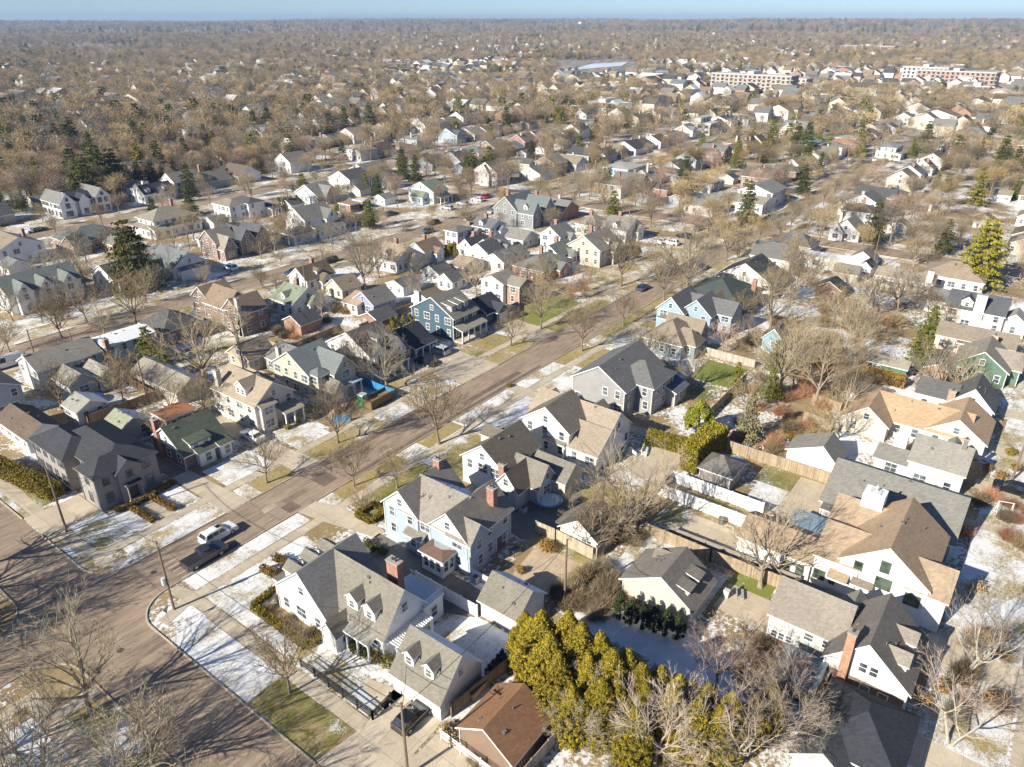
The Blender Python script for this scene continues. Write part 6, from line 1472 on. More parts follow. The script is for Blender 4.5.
# ---- more trees: the street trees and garden trees of the rest of the place
rt = random.Random(77); CAND = []
def ok_tree(u, v, r=1.2):
    for o in OCC:
        if o[0] - r < u < o[1] + r and o[2] - r < v < o[3] + r: return False
    for a, b in STREETS_U:
        if a - .8 < v < b + .8: return False
    for a, b in STREETS_V:
        if a - .8 < u < b + .8: return False
    return all((u - t[0]) ** 2 + (v - t[1]) ** 2 > 9 for t in TREES[-400:])
for a, b in STREETS_U:
    if a == MAIN0: near = 185
    else: near = 27
    for vv in (a - 2.2, b + 2.2):
        u = near
        while u < 620: u += rt.uniform(13, 24); CAND.append((u, vv, rt.uniform(.5, .85)))
for a, b in STREETS_V[1:]:
    for uu in (a - 2, b + 2):
        v = -20
        while v < 420: v += rt.uniform(9, 15); CAND.append((uu, v, rt.uniform(.7, 1.1)))
for i in range(9000):
    d = sqrt(rt.uniform(115 ** 2, 620 ** 2)); a = HEAD + rt.uniform(-.68, .68); u, v = d * cos(a), d * sin(a)
    wooded = (1.0 if atan2(v, u) > .95 else .6) if v > 280 else (.42 if u > 245 else .36)
    if 113 < v < 150 and u < 230: wooded = .22
    if -14 > v: wooded = .7
    if rt.random() < wooded * .64 and not any(a_ - 9 < v < b_ + 7 for a_, b_ in STREETS_U[:3]): CAND.append((u, v, rt.uniform(.6, 1.25) * (1.0 if v > 280 or u > 245 else .8)))
CAND = [c for c in CAND if in_view(c[0], c[1], 30, 8)]
CAND.sort(key=lambda c: (c[0] ** 2 + c[1] ** 2))
nb_ = 0; ne_ = 0; STUFF = []
for u, v, s in CAND:
    if not ok_tree(u, v): continue
    d = sqrt(u * u + v * v); ev = rt.random() < (.08 if d < 250 else .13)
    if ev and d < 235: continue
    if ev and ne_ < 60:
        k = rt.choice('dddmmy'); r = empty('evergreen_tree', (u, v, 0), rt.uniform(0, 6)); r.scale = (s * .95,) * 3; kid(inst('trunk', PINES[k][0], r)); kid(inst('crown', PINES[k][1], r)); tag(r, None, 'tree')
        AUTO.append((r, 'evergreen_tree', {'d': 'dark green', 'm': 'green', 'y': 'yellow-green'}[k] + ' conifer', (u, v, 5))); ne_ += 1; TREES.append((u, v))
    elif not ev and nb_ < 225:
        k = rt.randrange(6)
        if d < 230: T_ = (NEAR[k % 5] if rt.random() < .6 else BIG[k % 3]); s *= 1.15 if T_ in NEAR else .85
        else: T_ = MID[k]; s *= 1.1
        r = empty('bare_tree', (u, v, 0), rt.uniform(0, 6)); r.scale = (s,) * 3; tag(r, None, 'tree'); kid(inst('trunk', T_[0], r)); kid(inst('crown', T_[1], r))
        AUTO.append((r, 'bare_tree', ('large ' if s > 1.0 else ('small ' if s < .78 else '')) + 'bare brown-twigged tree', (u, v, 5))); nb_ += 1; TREES.append((u, v))
    else: STUFF.append((u, v, s, 10 + (rt.choice((0, 1)) if ev else -1)))
# the woods beyond: points that carry whole trees
def gn_scatter(name, pts, sources, label, cat):
    """pts: (x, y, z, scale, source index). One object whose points each carry a copy of a source mesh"""
    root_pts = []
    me = bpy.data.meshes.new(name); me.from_pydata([p[:3] for p in pts], [], [])
    for nm, ty, vals in (('sc', 'FLOAT', [p[3] for p in pts]), ('id_', 'INT', [p[4] for p in pts]), ('rot', 'FLOAT', [random.uniform(0, 6.28) for p in pts])):
        at_ = me.attributes.new(nm, ty, 'POINT'); at_.data.foreach_set('value', vals)
    o = bpy.data.objects.new(name, me); COL.objects.link(o)
    sc_ = bpy.data.collections.new(name + '_kinds')
    for i, s in enumerate(sources):
        so = bpy.data.objects.new('%02d_kind' % i, s); sc_.objects.link(so)
    ng = bpy.data.node_groups.new(name, 'GeometryNodeTree'); ng.interface.new_socket('Geometry', in_out='INPUT', socket_type='NodeSocketGeometry'); ng.interface.new_socket('Geometry', in_out='OUTPUT', socket_type='NodeSocketGeometry')
    N = ng.nodes; L = ng.links
    gi = N.new('NodeGroupInput'); go = N.new('NodeGroupOutput'); ip = N.new('GeometryNodeInstanceOnPoints'); ci = N.new('GeometryNodeCollectionInfo')
    ci.inputs['Collection'].default_value = sc_; ci.inputs['Separate Children'].default_value = True; ci.inputs['Reset Children'].default_value = True
    def attr(nm, ty):
        a = N.new('GeometryNodeInputNamedAttribute'); a.data_type = ty; a.inputs['Name'].default_value = nm
        return a.outputs[0]
    mp = N.new('GeometryNodeMeshToPoints'); L.new(gi.outputs[0], mp.inputs[0]); L.new(mp.outputs[0], ip.inputs['Points'])
    L.new(ci.outputs[0], ip.inputs['Instance']); ip.inputs['Pick Instance'].default_value = True; L.new(attr('id_', 'INT'), ip.inputs['Instance Index'])
    cx = N.new('ShaderNodeCombineXYZ'); L.new(attr('rot', 'FLOAT'), cx.inputs[2]); L.new(cx.outputs[0], ip.inputs['Rotation'])
    L.new(attr('sc', 'FLOAT'), ip.inputs['Scale']); L.new(ip.outputs[0], go.inputs[0])
    md = o.modifiers.new('scatter', 'NODES'); md.node_group = ng
    return tag(o, label, cat, kind='stuff')
SRC = MIDJ + FARJ + [PINEJ['d'], PINEJ['m']] + FARP      # 0-5 mid, 6-10 far, 11-12 pines, 13-14 far pines
pts = []
for u, v, s, k in STUFF:
    d = sqrt(u * u + v * v)
    i = (11 + (k - 10) if d < 500 else 13 + (k - 10)) if k >= 10 else (rt.randrange(6) if d < 420 else 6 + rt.randrange(5))
    pts.append((u, v, 0, s * (1.05 if k >= 10 else 1), i))
for n, r0_, r1_, s0, s1 in ((9500, 600, 1500, .8, 1.3), (17000, 1500, 3400, 1.0, 1.9), (15000, 3400, 7600, 1.7, 3.2)):
    for _ in range(n):
        d = sqrt(rt.uniform(r0_ ** 2, r1_ ** 2)); a = HEAD + rt.uniform(-.68, .68); u, v = d * cos(a), d * sin(a)
        nz = mnoise.noise(Vector((u * .0016, v * .0016, 0))) + .5 * mnoise.noise(Vector((u * .006, v * .006, 3)))
        if nz < -.38 and d < 2500: continue
        if d < 1300 and a < HEAD + .3 and rt.random() < .2 * (1 - (d - 600) / 900): continue
        x_, y_ = Q((u, v, 0))
        if d < 1900 and 555 < x_ < 635 and 60 < y_ < 82: continue
        if d < 1000 and any(o[0] < u < o[1] and o[2] < v < o[3] for o in OCC[-12:]): continue
        pn = mnoise.noise(Vector((u * .004, v * .004, 9)))
        ev = rt.random() < (.08 + max(0, pn - .05) * 1.3)
        pts.append((u, v, hill(u, v) - .3, rt.uniform(s0, s1) * (rt.uniform(.55, 1.05) if ev else 1) * (.8 if d > 1500 else 1), (13 + rt.randrange(2)) if ev else 6 + rt.randrange(5)))
gn_scatter('woods', pts, SRC, 'mass of bare brown trees with scattered dark conifers reaching to the horizon', 'woods')
# ------------------------------------------------------------ fences
def fence(label, pts, h=1.9, mat=None, style='board', post=2.4, group=None, pm=None):
    mat = mat or wood(); x0, y0 = pts[0]; r = empty('fence', (x0, y0, 0)); tag(r, label, 'fence', group); pm = pm or mat
    def pb(m, a, b, o0, o1, z0, z1, mm):
        d = Vector((b[0] - a[0], b[1] - a[1])).normalized(); q = Vector((-d.y, d.x))
        m.prism([(a[0] + q.x * o0, a[1] + q.y * o0), (b[0] + q.x * o0, b[1] + q.y * o0), (b[0] + q.x * o1, b[1] + q.y * o1), (a[0] + q.x * o1, a[1] + q.y * o1)], z0, z1, 'z', mm)
    np_ = 0
    for a, b in zip(pts, pts[1:]):
        L = sqrt((b[0] - a[0]) ** 2 + (b[1] - a[1]) ** 2); n = max(1, round(L / post)); m = MB(x0, y0)
        if style == 'rail':
            for z in (.5, 1.0, 1.4): pb(m, a, b, -.03, .03, z * h / 1.5, z * h / 1.5 + .1, mat)
            for i in range(int(L / .14)):
                t = i * .14 / L; t2 = t + .03 / L; pb(m, (a[0] + (b[0] - a[0]) * t, a[1] + (b[1] - a[1]) * t), (a[0] + (b[0] - a[0]) * t2, a[1] + (b[1] - a[1]) * t2), -.015, .015, .15, h, mat)
        else:
            pb(m, a, b, -.025, .025, .05, h, mat); pb(m, a, b, .026, .07, h - .35, h - .25, mat); pb(m, a, b, .026, .07, .4, .5, mat); pb(m, a, b, -.05, .05, h + .002, h + .06, pm)
        m.build('panel', r)
        for i in range(n + 1):
            if np_ > 60: break
            t = i / n; p = MB(x0, y0); cx_, cy_ = a[0] + (b[0] - a[0]) * t, a[1] + (b[1] - a[1]) * t
            p.box(cx_ - .08, cx_ + .08, cy_ - .08, cy_ + .08, -.1, h + .16, pm); p.build('post', r); np_ += 1
    return r
VIN = plain((.84, .83, .81), .45, .04); WDT = wood((.36, .275, .185)); WDG = wood((.34, .29, .235)); WDB = wood((.22, .14, .085))
fence('long bright white fence on the far side of the grassy strip', [(88.0, 36.2), (88.0, 22.6)], 2.0, VIN)
fence('long bright white fence beside the sunlit concrete pad', [(83.7, 36.4), (83.7, 22.6)], 2.0, VIN)
fence('short grey fence closing the strip between the two white fences', [(83.8, 36.4), (88, 36.2)], 1.8, WDG)
fence('tan board fence running from the many-stemmed tree to the brick house', [(74.3, 35.2), (74.3, 24.4), (74.8, 14.2)], 1.9, WDT)
fence('low grey wall-like fence behind the tan board fence', [(76.4, 31), (76.9, 14.0)], 1.2, plain((.27, .24, .21)))
fence('tan fence at the rear of the cluttered garden behind the white garage', [(101.2, 35.0), (101.4, 17.2)], 2.0, WDT)
fence('curved tan fence round the paved garden in front of the white garage', [(65.9, 45.6), (66.0, 42.5), (65.6, 36.6)], 1.8, wood((.46, .38, .27)))
fence('weathered grey fence running towards the utility pole in the centre', [(66.0, 36.2), (73.5, 36.0)], 1.7, WDG)
fence('white vinyl fence from the corner house to the grey-roofed garage', [(48.9, 51.5), (48.9, 41.9)], 1.8, VIN)
fence('short white fence at the back corner of the pale blue house', [(53.9, 46.9), (53.9, 43.5)], 1.2, VIN)
fence('black iron fence along the front walk of the corner house', [(32.0, 52.3), (31.95, 41.3), (34.6, 41.5)], 1.1, plain((.02, .02, .02), .5), 'rail')
fence('dark wooden fence between the dormered garage and the rust roof', [(36.9, 35.3), (44.8, 34.4), (49.3, 34.6)], 1.8, WDB)
fence('white picket fence in front of the rust-roofed garage', [(34.4, 34.4), (34.2, 27.0), (33.6, 23)], 1.3, VIN, 'rail')
fence('grey board fence behind the rust-roofed garage', [(34.2, 25.6), (44.5, 25.2)], 1.8, WDG)
fence('brown fence round the rear garden with the blue cover, left side', [(44.0, 134), (44.0, 123.5), (55.8, 123.0), (55.9, 133.2)], 1.8, WDB)
fence('tan fence behind the green-roofed bungalow', [(48, 121), (48.2, 110), (55, 109.4)], 1.7, WDT)
fence('pale fence behind the sky-blue house beside the bright lawn', [(134.8, 53.2), (134.6, 41.2)], 1.7, wood((.42, .38, .32)))
fence('tan fence between the rear gardens behind the cream house', [(82.6, 112.0), (83, 129)], 1.7, WDT)
fence('rear fence of the farmhouse garden', [(84.5, 121), (98, 121.5), (98.4, 111)], 1.7, WDG)
fence('brown fence right of the sunlit yard behind the teal house', [(100.5, 118), (118, 118.5)], 1.7, WDT)
fence('blue construction fence beside the white farmhouse', [(82.4, 98.8), (82.2, 88.9)], 1.8, plain((.04, .22, .48), .5)); fence('light blue construction fence panel in the dug-up front yard', [(69.2, 90.6), (71.6, 88.9)], 1.3, plain((.15, .38, .62), .5))
for i, (a, b) in enumerate((((126, 22.5), (126.4, 27.5)), ((108, 40), (128, 40.4)), ((118, 20.8), (119, 26.6)))): fence(('wooden fence beside the small bright green lawn', 'long rear fence behind the slate grey house gardens', 'tan fence left of the ranch gable')[i], [a, b], 1.7, WDT)

# ------------------------------------------------------------ vehicles
CARS = {}
def car_parts(kind, col):
    k = (kind, col)
    if k in CARS: return CARS[k]
    P_ = paint(col); G_ = glass((.015, .02, .025)); B_ = plain((.02, .02, .02), .6); W = {'suv': .94, 'sedan': .9, 'hatch': .9, 'pickup': .98, 'van': 1.0}[kind]
    L = {'suv': 4.9, 'sedan': 4.8, 'hatch': 4.5, 'pickup': 5.7, 'van': 5.8}[kind] / 2
    prof = {  # lower body outline (x,z), then cabin outline
     'suv': ([(-L, .45), (-L, 1.0), (-L + .1, 1.12), (1.0, 1.08), (L - .15, .98), (L, .75), (L, .4)], [(-L + .12, 1.08), (-L + .45, 1.70), (-.6, 1.76), (.35, 1.70), (1.15, 1.08)]),
     'sedan': ([(-L, .45), (-L, .9), (-L + .15, 1.0), (1.0, .95), (L - .15, .85), (L, .65), (L, .38)], [(-L + .6, .98), (-1.15, 1.42), (.2, 1.44), (1.1, .95)]),
     'hatch': ([(-L, .45), (-L, .95), (-L + .1, 1.05), (1.0, 1.0), (L - .15, .9), (L, .7), (L, .38)], [(-L + .12, 1.0), (-L + .6, 1.5), (-.4, 1.56), (.3, 1.5), (1.1, 1.0)]),
     'pickup': ([(-L, .6), (-L, 1.12), (-.7, 1.12), (1.25, 1.12), (L - .1, 1.05), (L, .9), (L, .5)], [(-.72, 1.1), (-.6, 1.82), (.6, 1.84), (1.3, 1.1)]),
     'van': ([(-L, .45), (-L, 1.3), (1.6, 1.3), (L - .1, 1.05), (L, .8), (L, .4)], [(-L + .02, 1.25), (-L + .1, 2.35), (1.0, 2.38), (1.9, 1.28)])}[kind]
    lo, cab = prof; m = MB()
    bot = [(L, .3), (-L, .3)]
    # body with slightly inset lower sides
    def loft(poly, w0, w1, zlo, zhi, mm, mcap=None):
        n = len(poly); f = lambda z: w0 + (w1 - w0) * max(0, min(1, (z - zlo) / (zhi - zlo)))
        V = [(x, -f(z), z) for x, z in poly] + [(x, f(z), z) for x, z in poly]
        for i in range(n): j = (i + 1) % n; m.add([V[i], V[j], V[n + j], V[n + i]], [(0, 1, 2, 3)], mm)
        m.add(V, [tuple(range(n)), tuple(range(2 * n - 1, n - 1, -1))], mcap or mm)
    loft(lo + bot, W, W, .3, 1.1, P_); zt = max(z for _, z in cab); loft(cab, W - .04, W - .22, cab[0][1], zt, P_)
    if kind == 'pickup': m.box(-L + .08, -.75, -W + .1, W - .1, 1.121, 1.135, B_)
    body = m.mesh('body')
    g = MB(); zb = cab[0][1] + .06; ztp = zt - .1
    xs0, xs1 = cab[0][0], cab[-1][0]; xt0, xt1 = cab[1][0], cab[-2][0]
    lerp = lambda a, b, t: a + (b - a) * t
    def wz(z): return lerp(W - .04, W - .22, (z - cab[0][1]) / (zt - cab[0][1]))
    side0 = .12
    segs = 3 if kind in ('suv',) else 2
    x_a, x_b = lerp(xs0, xt0, .5) + .15, lerp(xs1, xt1, .5) - .12
    if kind == 'van': x_a = .2; segs = 1
    for s_ in (-1, 1):
        for i in range(segs):
            a, b = lerp(x_a, x_b, i / segs) + .04, lerp(x_a, x_b, (i + 1) / segs) - .04
            a2 = a + (.14 if i == 0 and kind != 'van' else 0); b2 = b - (.28 if i == segs - 1 else 0); b1 = b + (.15 if i == segs - 1 else 0)
            g.add([(a - (.1 if i == 0 and kind != 'van' else 0), s_ * (wz(zb) + .008), zb), (b1, s_ * (wz(zb) + .008), zb), (b2, s_ * (wz(ztp) + .008), ztp), (a2, s_ * (wz(ztp) + .008), ztp)], [(0, 1, 2, 3)], G_)
    # windscreen and rear window, a little proud of the cabin's slopes
    def slope(p, q, off):
        (xa, za), (xb, zb_) = p, q; d = Vector((xb - xa, zb_ - za)).normalized(); nrm = Vector((d.y, -d.x)) * off
        A = (lerp(xa, xb, .1) + nrm.x, lerp(za, zb_, .1) + nrm.y); B = (lerp(xa, xb, .9) + nrm.x, lerp(za, zb_, .9) + nrm.y)
        w0, w1 = wz(A[1]) - .08, wz(B[1]) - .08
        g.add([(A[0], -w0, A[1]), (A[0], w0, A[1]), (B[0], w1, B[1]), (B[0], -w1, B[1])], [(0, 1, 2, 3)], G_)
    slope(cab[-1], cab[-2], .012)
    if kind != 'van': slope(cab[0], cab[1], -.012)
    if kind in ('suv', 'hatch'): g.box(-.2, .35, -.35, .35, zt - .06, zt - .045 + .06, G_)
    win = g.mesh('window_glass')
    R = .36 if kind in ('suv', 'pickup', 'van') else .33; w = MB(); w.tube((0, -.11, 0), (0, .11, 0), R, R, 16, B_, True); tyre = w.mesh('tyre')
    w = MB(); w.tube((0, -.12, 0), (0, .12, 0), R * .62, R * .62, 10, plain((.45, .45, .46), .3), True); rim = w.mesh('rim')
    hl = MB(); hl.box(-.04, .03, -.2, .2, -.08, .08, plain((.8, .8, .78), .1)); tl = MB(); tl.box(-.03, .04, -.09, .09, -.14, .14, plain((.45, .02, .02), .2))
    CARS[k] = dict(body=body, win=win, tyre=tyre, rim=rim, hl=hl.mesh('headlight'), tl=tl.mesh('taillight'), L=L, W=W, R=R, kind=kind, zt=zt, col=col)
    return CARS[k]
def car(kind, col, u, v, rz, label, group=None, detail=True, name='parked_car', cat='car'):
    c = car_parts(kind, col); r = empty(name, (u, v, .03), rz); tag(r, label, cat, group)
    inst('body', c['body'], r); inst('window_glass', c['win'], r)
    for sx in (-1, 1):
        for sy in (-1, 1):
            t = inst('wheel', c['tyre'], r, (sx * c['L'] * .62, sy * (c['W'] - .09), c['R']))
            if detail: inst('rim', c['rim'], t)
    if detail:
        for sy in (-1, 1):
            inst('headlight', c['hl'], r, (c['L'] - .005, sy * (c['W'] - .28), .74 if c['kind'] != 'pickup' else .9)); inst('taillight', c['tl'], r, (-c['L'] + .005, sy * (c['W'] - .14), .85))
            m = MB(); m.box(-.08, .08, -.09, .09, -.06, .07, paint(c['col'])); m.build('mirror', r, (.85, sy * (c['W'] + .07), 1.12))
        if kind == 'suv' :
            for sy in (-1, 1): m = MB(); m.box(-1.7, .4, -.025, .025, 0, .05, plain((.3, .3, .3), .3)); m.build('roof_rail', r, (0, sy * (c['W'] - .3), c['zt'] - .02))
    return r
WH = (.80, .80, .80); BLK = (.012, .013, .016); SIL = (.42, .44, .46); RED = (.45, .02, .03); DBL = (.03, .06, .14); GRY = (.12, .13, .14)
car('suv', WH, 39.5, 78.8, 0, 'white estate car with roof rails parked beyond the dark pickup'); car('pickup', (.03, .034, .045), 35.8, 75.95 + .25, 0, 'dark pickup truck parked at the near kerb by the crossing', name='pickup_truck', cat='pickup')
car('hatch', BLK, 34.4, 38.1, 0, 'black hatchback parked in front of the white dormered garage'); car('sedan', WH, 57.9, 97.2, radians(90), 'white car in the driveway of the beige house')
car('sedan', BLK, 96.6, 94.6, radians(90), 'black sedan in front of the low charcoal house'); car('suv', SIL, 102.4, 96.2, radians(90), 'silver car in front of the low charcoal house, right of the black sedan')
car('hatch', DBL, 163.6, 81.4, 0, 'dark blue car parked at the far kerb of the main street'); car('sedan', WH, 207, 97.5, radians(0), 'white car in a driveway near the cross street'); car('sedan', GRY, 228, 95, 0, 'grey car by the corner of the cross street'); car('hatch', DBL, 189, 76.2, 0, 'dark car parked farther along the main street')
v_ = car('van', WH, 45.6, 161.0 - .6, radians(180), 'white van with red markings on its side parked at the left edge', name='parked_van', cat='van')
m = MB()
rd = plain((.6, .02, .03), .5)
for s_ in (-1, 1):
    y = s_ * (1.0 + .006 - .03)
    for i, x in enumerate((-2.2, -1.75, -1.3)):
        a = [(x, .95), (x + .12, .95), (x + .12, 1.25), (x, 1.25)]
        m.add([(p[0], s_ * 1.006, p[1]) for p in a], [(0, 1, 2, 3)], rd); m.add([(x + .12, s_ * 1.006, 1.02), (x + .34, s_ * 1.006, 1.02), (x + .34, s_ * 1.006, 1.18), (x + .12, s_ * 1.006, 1.18)], [(0, 1, 2, 3)], rd)
m.build('side_marking', v_)
car('suv', RED, 224, 181, 0, 'red car parked on the far road near the cross street'); car('suv', GRY, 231, 178.5, 0, 'dark grey car beside the red one'); car('suv', SIL, 253.5, 63, 0, 'silver van beside the white peaked cottage')
car('sedan', DBL, 225.5, 12.5, radians(80), 'dark blue car in the shade of the yellow-green pine'); car('sedan', WH, 590 - 350, 250, 0, 'white car on the side road beyond the green-roofed cottage')
rc = random.Random(14)
for i in range(34):
    rows = [(b - 1.2) for a, b in STREETS_U[1:4]] + [a + 1.2 for a, b in STREETS_U[1:4]] + [81.4]
    u, v = rc.uniform(60, 420), rc.choice(rows)
    if abs(u - 237) < 9 or abs(u - 436) < 9 or (v < 90 and u < 250): continue
    k = rc.choice(['sedan', 'suv', 'hatch', 'suv']); cn, cc = rc.choice([('white', WH), ('black', BLK), ('silver', SIL), ('dark grey', GRY), ('dark blue', DBL)])
    if in_view(u, v, 0): r = car(k, cc, u, v, 0 if rc.random() < .5 else pi, None, None, False); AUTO.append((r, 'car', f'{cn} car parked on a far street', (u, v, 1)))
for i in range(16):
    u, v = rc.uniform(110, 225), rc.choice([94.5, 64.5, 180.5, -4.5, 252]); cn, cc = rc.choice([('white', WH), ('black', BLK), ('silver', SIL)])
    if in_view(u, v, 0) and all(not (o[0] - 2 < u < o[1] + 2 and o[2] - 2.5 < v < o[3] + 2.5) for o in OCC): r = car('suv', cc, u, v, pi / 2, None, None, False); AUTO.append((r, 'car', f'{cn} car standing in a driveway', (u, v, 1)))

# ------------------------------------------------------------ utility poles and wires
PW_ = plain((.20, .145, .10), .9)
def pole(u, v, h, label, arm=1, rz=0, trans=False, group='wooden utility poles'):
    r = empty('utility_pole', (u, v, 0), rz); tag(r, label, 'utility pole', group)
    m = MB(); m.tube((0, 0, -.1), (0, 0, h), .17, .11, 8, PW_, True); m.build('pole', r)
    for i in range(arm):
        m = MB(); m.box(-.06, .06, -1.1, 1.1, h - .5 - i * .8, h - .38 - i * .8, PW_); c = m.build('crossarm', r)
        for y in (-1, -.4, .4, 1): m = MB(); m.tube((0, y, h - .38 - i * .8), (0, y, h - .2 - i * .8), .05, .04, 6, plain((.5, .48, .45))); m.build('insulator', c)
    if trans:
        m = MB(); m.tube((-.35, 0, h * .40), (-.35, 0, h * .40 + .95), .25, .25, 10, plain((.55, .57, .58), .4), True); m.build('transformer', r)
    return r
pole(28.5, 71.1, 10, 'utility pole with grey transformer on the crossing corner', 1, 0, True); q0 = P(67, 532); pole(q0.x, q0.y, 10.5, 'utility pole on the lawn left of the grey corner house', 0)
pole(56.9, 35.1, 9.5, 'pale utility pole rising behind the golden evergreens', 0); pole(70.4, 38.2, 9.5, 'utility pole with white box beside the many-stemmed tree', 1, 0, True); 
q1 = P(408, 776); pole(q1.x, q1.y, 9.5, 'thin utility pole in front of the black hatchback, cut by the bottom edge', 1, .5)
for i, (x, y, h, l) in enumerate(((40, 372, 9, 'utility pole left of the grey sunroom house'), (81, 372, 9, 'utility pole by the snow-roofed house'), (148, 402, 9, 'utility pole behind the white snow-roofed house'), (244, 372, 9, 'utility pole between the beige and the cream house'), (872, 269, 10, 'dark utility pole beside the flat-roofed white building'), (190, 250, 10, 'leaning utility pole near the brick gabled house'), (276, 228, 10, 'pale pole beside the white two-storey house'), (545, 278, 9, 'thin pole in the rear gardens'), (307, 297, 9, 'utility pole in the gardens left of the teal house'), (505, 285, 9, 'pole beside the white and brick box house'), (1012, 480, 8, 'white lamp pole in the shaded front garden'))):
    p = P(x, y); pole(p.x, p.y, h, l, 1 if i % 2 else 0)
def wire(a, b, sag=.8, r=.032):
    m = MB(); n = 14; pr = None; wm = plain((.05, .05, .05), .7)
    for i in range(n + 1):
        t = i / n; p = Vector(a).lerp(Vector(b), t); p.z -= sag * 4 * t * (1 - t)
        if pr is not None: m.tube(pr, p, r, r, 3, wm)
        pr = p
    tag(m.build('utility_wire'), None, 'cable'); return 
WIRES = [((28.5, 71.1, 9.6), (q0.x, q0.y, 10.2)), ((q0.x, q0.y, 10.3), (2, 130, 10)), ((q0.x, q0.y, 9.8), (2, 128, 9.6)), ((q0.x, q0.y, 9.4), (34, 97.5, 5.6)), ((56.9, 35.1, 9.2), (70.4, 38.2, 9.2)), ((56.9, 35.1, 8.8), (q1.x, q1.y, 8.8)), ((70.4, 38.2, 9.2), (108, 36.5, 9.2)), ((70.4, 38.2, 8.6), (83.5, 50, 4.2)), ((56.9, 35.1, 8.9), (54.6, 40, 3.4)), ((q1.x, q1.y, 9.2), (28.5, 71.1, 9.6)), ((q1.x, q1.y, 8.8), (38, 42.3, 3.0)), ((56.9, 35.1, 8.2), (63.0, 26, 4.6))]
for i, (a, b) in enumerate(WIRES): wire(a, b)
WP = [P(*p_) for p_ in ((40, 372), (81, 372), (148, 402), (244, 372), (307, 297), (505, 285))]
for i in range(5): WIRES.append(((WP[i].x, WP[i].y, 8.7), (WP[i + 1].x, WP[i + 1].y, 8.7)))
for i in range(12, len(WIRES)): wire(*WIRES[i])
WN = ['wire crossing the street from the corner pole to the lawn pole', 'upper wire running off the left edge from the lawn pole', 'lower wire running off the left edge from the lawn pole', 'wire from the lawn pole to the grey corner house', 'wire between the two poles behind the rear gardens', 'wire passing over the grey-roofed garage', 'wire passing over the paved yard and tall hedge', 'wire dropping to the large white house', 'wire dropping to the grey-roofed white garage', 'wire along the side street above the corner house', 'wire dropping to the dormered garage', 'wire dropping to the tan-roofed cottage', 'wire above the sunroom house', 'wire above the snow-roofed house', 'wire above the long tan-grey garage', 'wire above the gardens behind the cream house', 'wire above the gardens left of the teal house']
for o, l in zip([o for o in COL.objects if o.name.startswith('utility_wire')], WN): o['label'] = l

# ------------------------------------------------------------ smaller things
r = empty('yield_sign', (26.7, 68.9, 0), radians(20)); tag(r, 'small triangular road sign on a thin post at the snowy corner', 'road sign')
m = MB(); m.tube((0, 0, 0), (0, 0, 2.9), .035, .035, 6, plain((.4, .4, .4)), True); m.build('post', r)
m = MB(); m.prism([(-.45, 2.85), (.45, 2.85), (0, 2.05)], -.05, -.035, 'y', plain((.12, .12, .13))); m.prism([(-.2, 2.72), (.2, 2.72), (0, 2.37)], -.06, -.051, 'y', plain((.6, .6, .6))); m.build('sign_plate', r)
r = empty('dumpster', (79.6, 90.0, 0), radians(3)); tag(r, 'long open rusty-brown container in the dug-up front yard', 'dumpster'); cm = plain((.17, .12, .05), .8)
m = MB(); m.box(-3.2, 3.2, -1.15, -1.05, .2, 1.7, cm); m.box(-3.2, 3.2, 1.05, 1.15, .2, 1.7, cm); m.box(-3.2, -3.1, -1.05, 1.05, .2, 1.7, cm); m.box(3.1, 3.2, -1.05, 1.05, .2, 1.7, cm); m.box(-3.1, 3.1, -1.05, 1.05, .2, .3, cm)
for i in range(9): m.box(-3 + i * .75, -2.92 + i * .75, -1.2, -1.151, .25, 1.65, cm)
m.build('bin', r); m = MB(); m.box(-2.9, 2.9, -1, 1, .31, 1.1, concrete((.3, .2, .12), 30, .4)); m.build('rubble', r)
r = empty('portable_toilet', (76.9, 91.4, 0), .1); tag(r, 'green portable toilet with white roof beside the container', 'portable toilet'); gm_ = plain((.03, .28, .12), .4)
m = MB(); m.box(-.6, .6, -.6, .6, 0, 2.2, gm_); m.build('cabin', r); m = MB(); m.box(-.64, .64, -.64, .64, 2.2, 2.36, plain(WHITE)); m.build('roof', r); m = MB(); m.box(-.4, .4, -.63, -.602, .15, 1.95, plain((.05, .34, .17))); m.build('door', r)
sheet('tarpaulin', [(80.4, 98.6), (80.2, 90.8), (82.0, 90.8), (82.1, 98.6)], .06, plain((.12, .42, .55), .4))
for i, (u, v, s) in enumerate(((72.5, 93.2, 1.0), (74.9, 93.8, .7))):
    m = MB(u, v); rr_ = random.Random(i); n = 16
    V = [(u + cos(2 * pi * j / n) * 1.9 * s * rr_.uniform(.8, 1.15), v + sin(2 * pi * j / n) * 1.2 * s * rr_.uniform(.8, 1.15), 0) for j in range(n)] + [(u + cos(2 * pi * j / n) * .9 * s, v + sin(2 * pi * j / n) * .6 * s, .75 * s * rr_.uniform(.8, 1.1)) for j in range(n)] + [(u, v, 1.0 * s)]
    m.add(V, [(j, (j + 1) % n, n + (j + 1) % n, n + j) for j in range(n)] + [(n + j, n + (j + 1) % n, 2 * n) for j in range(n)], concrete((.42, .29, .17), 40, .35)); tag(m.build('dirt_pile', None, (u, v, 0)), ('larger heap of orange soil beside the container', 'smaller heap of orange soil behind the larger one')[i], 'dirt pile')
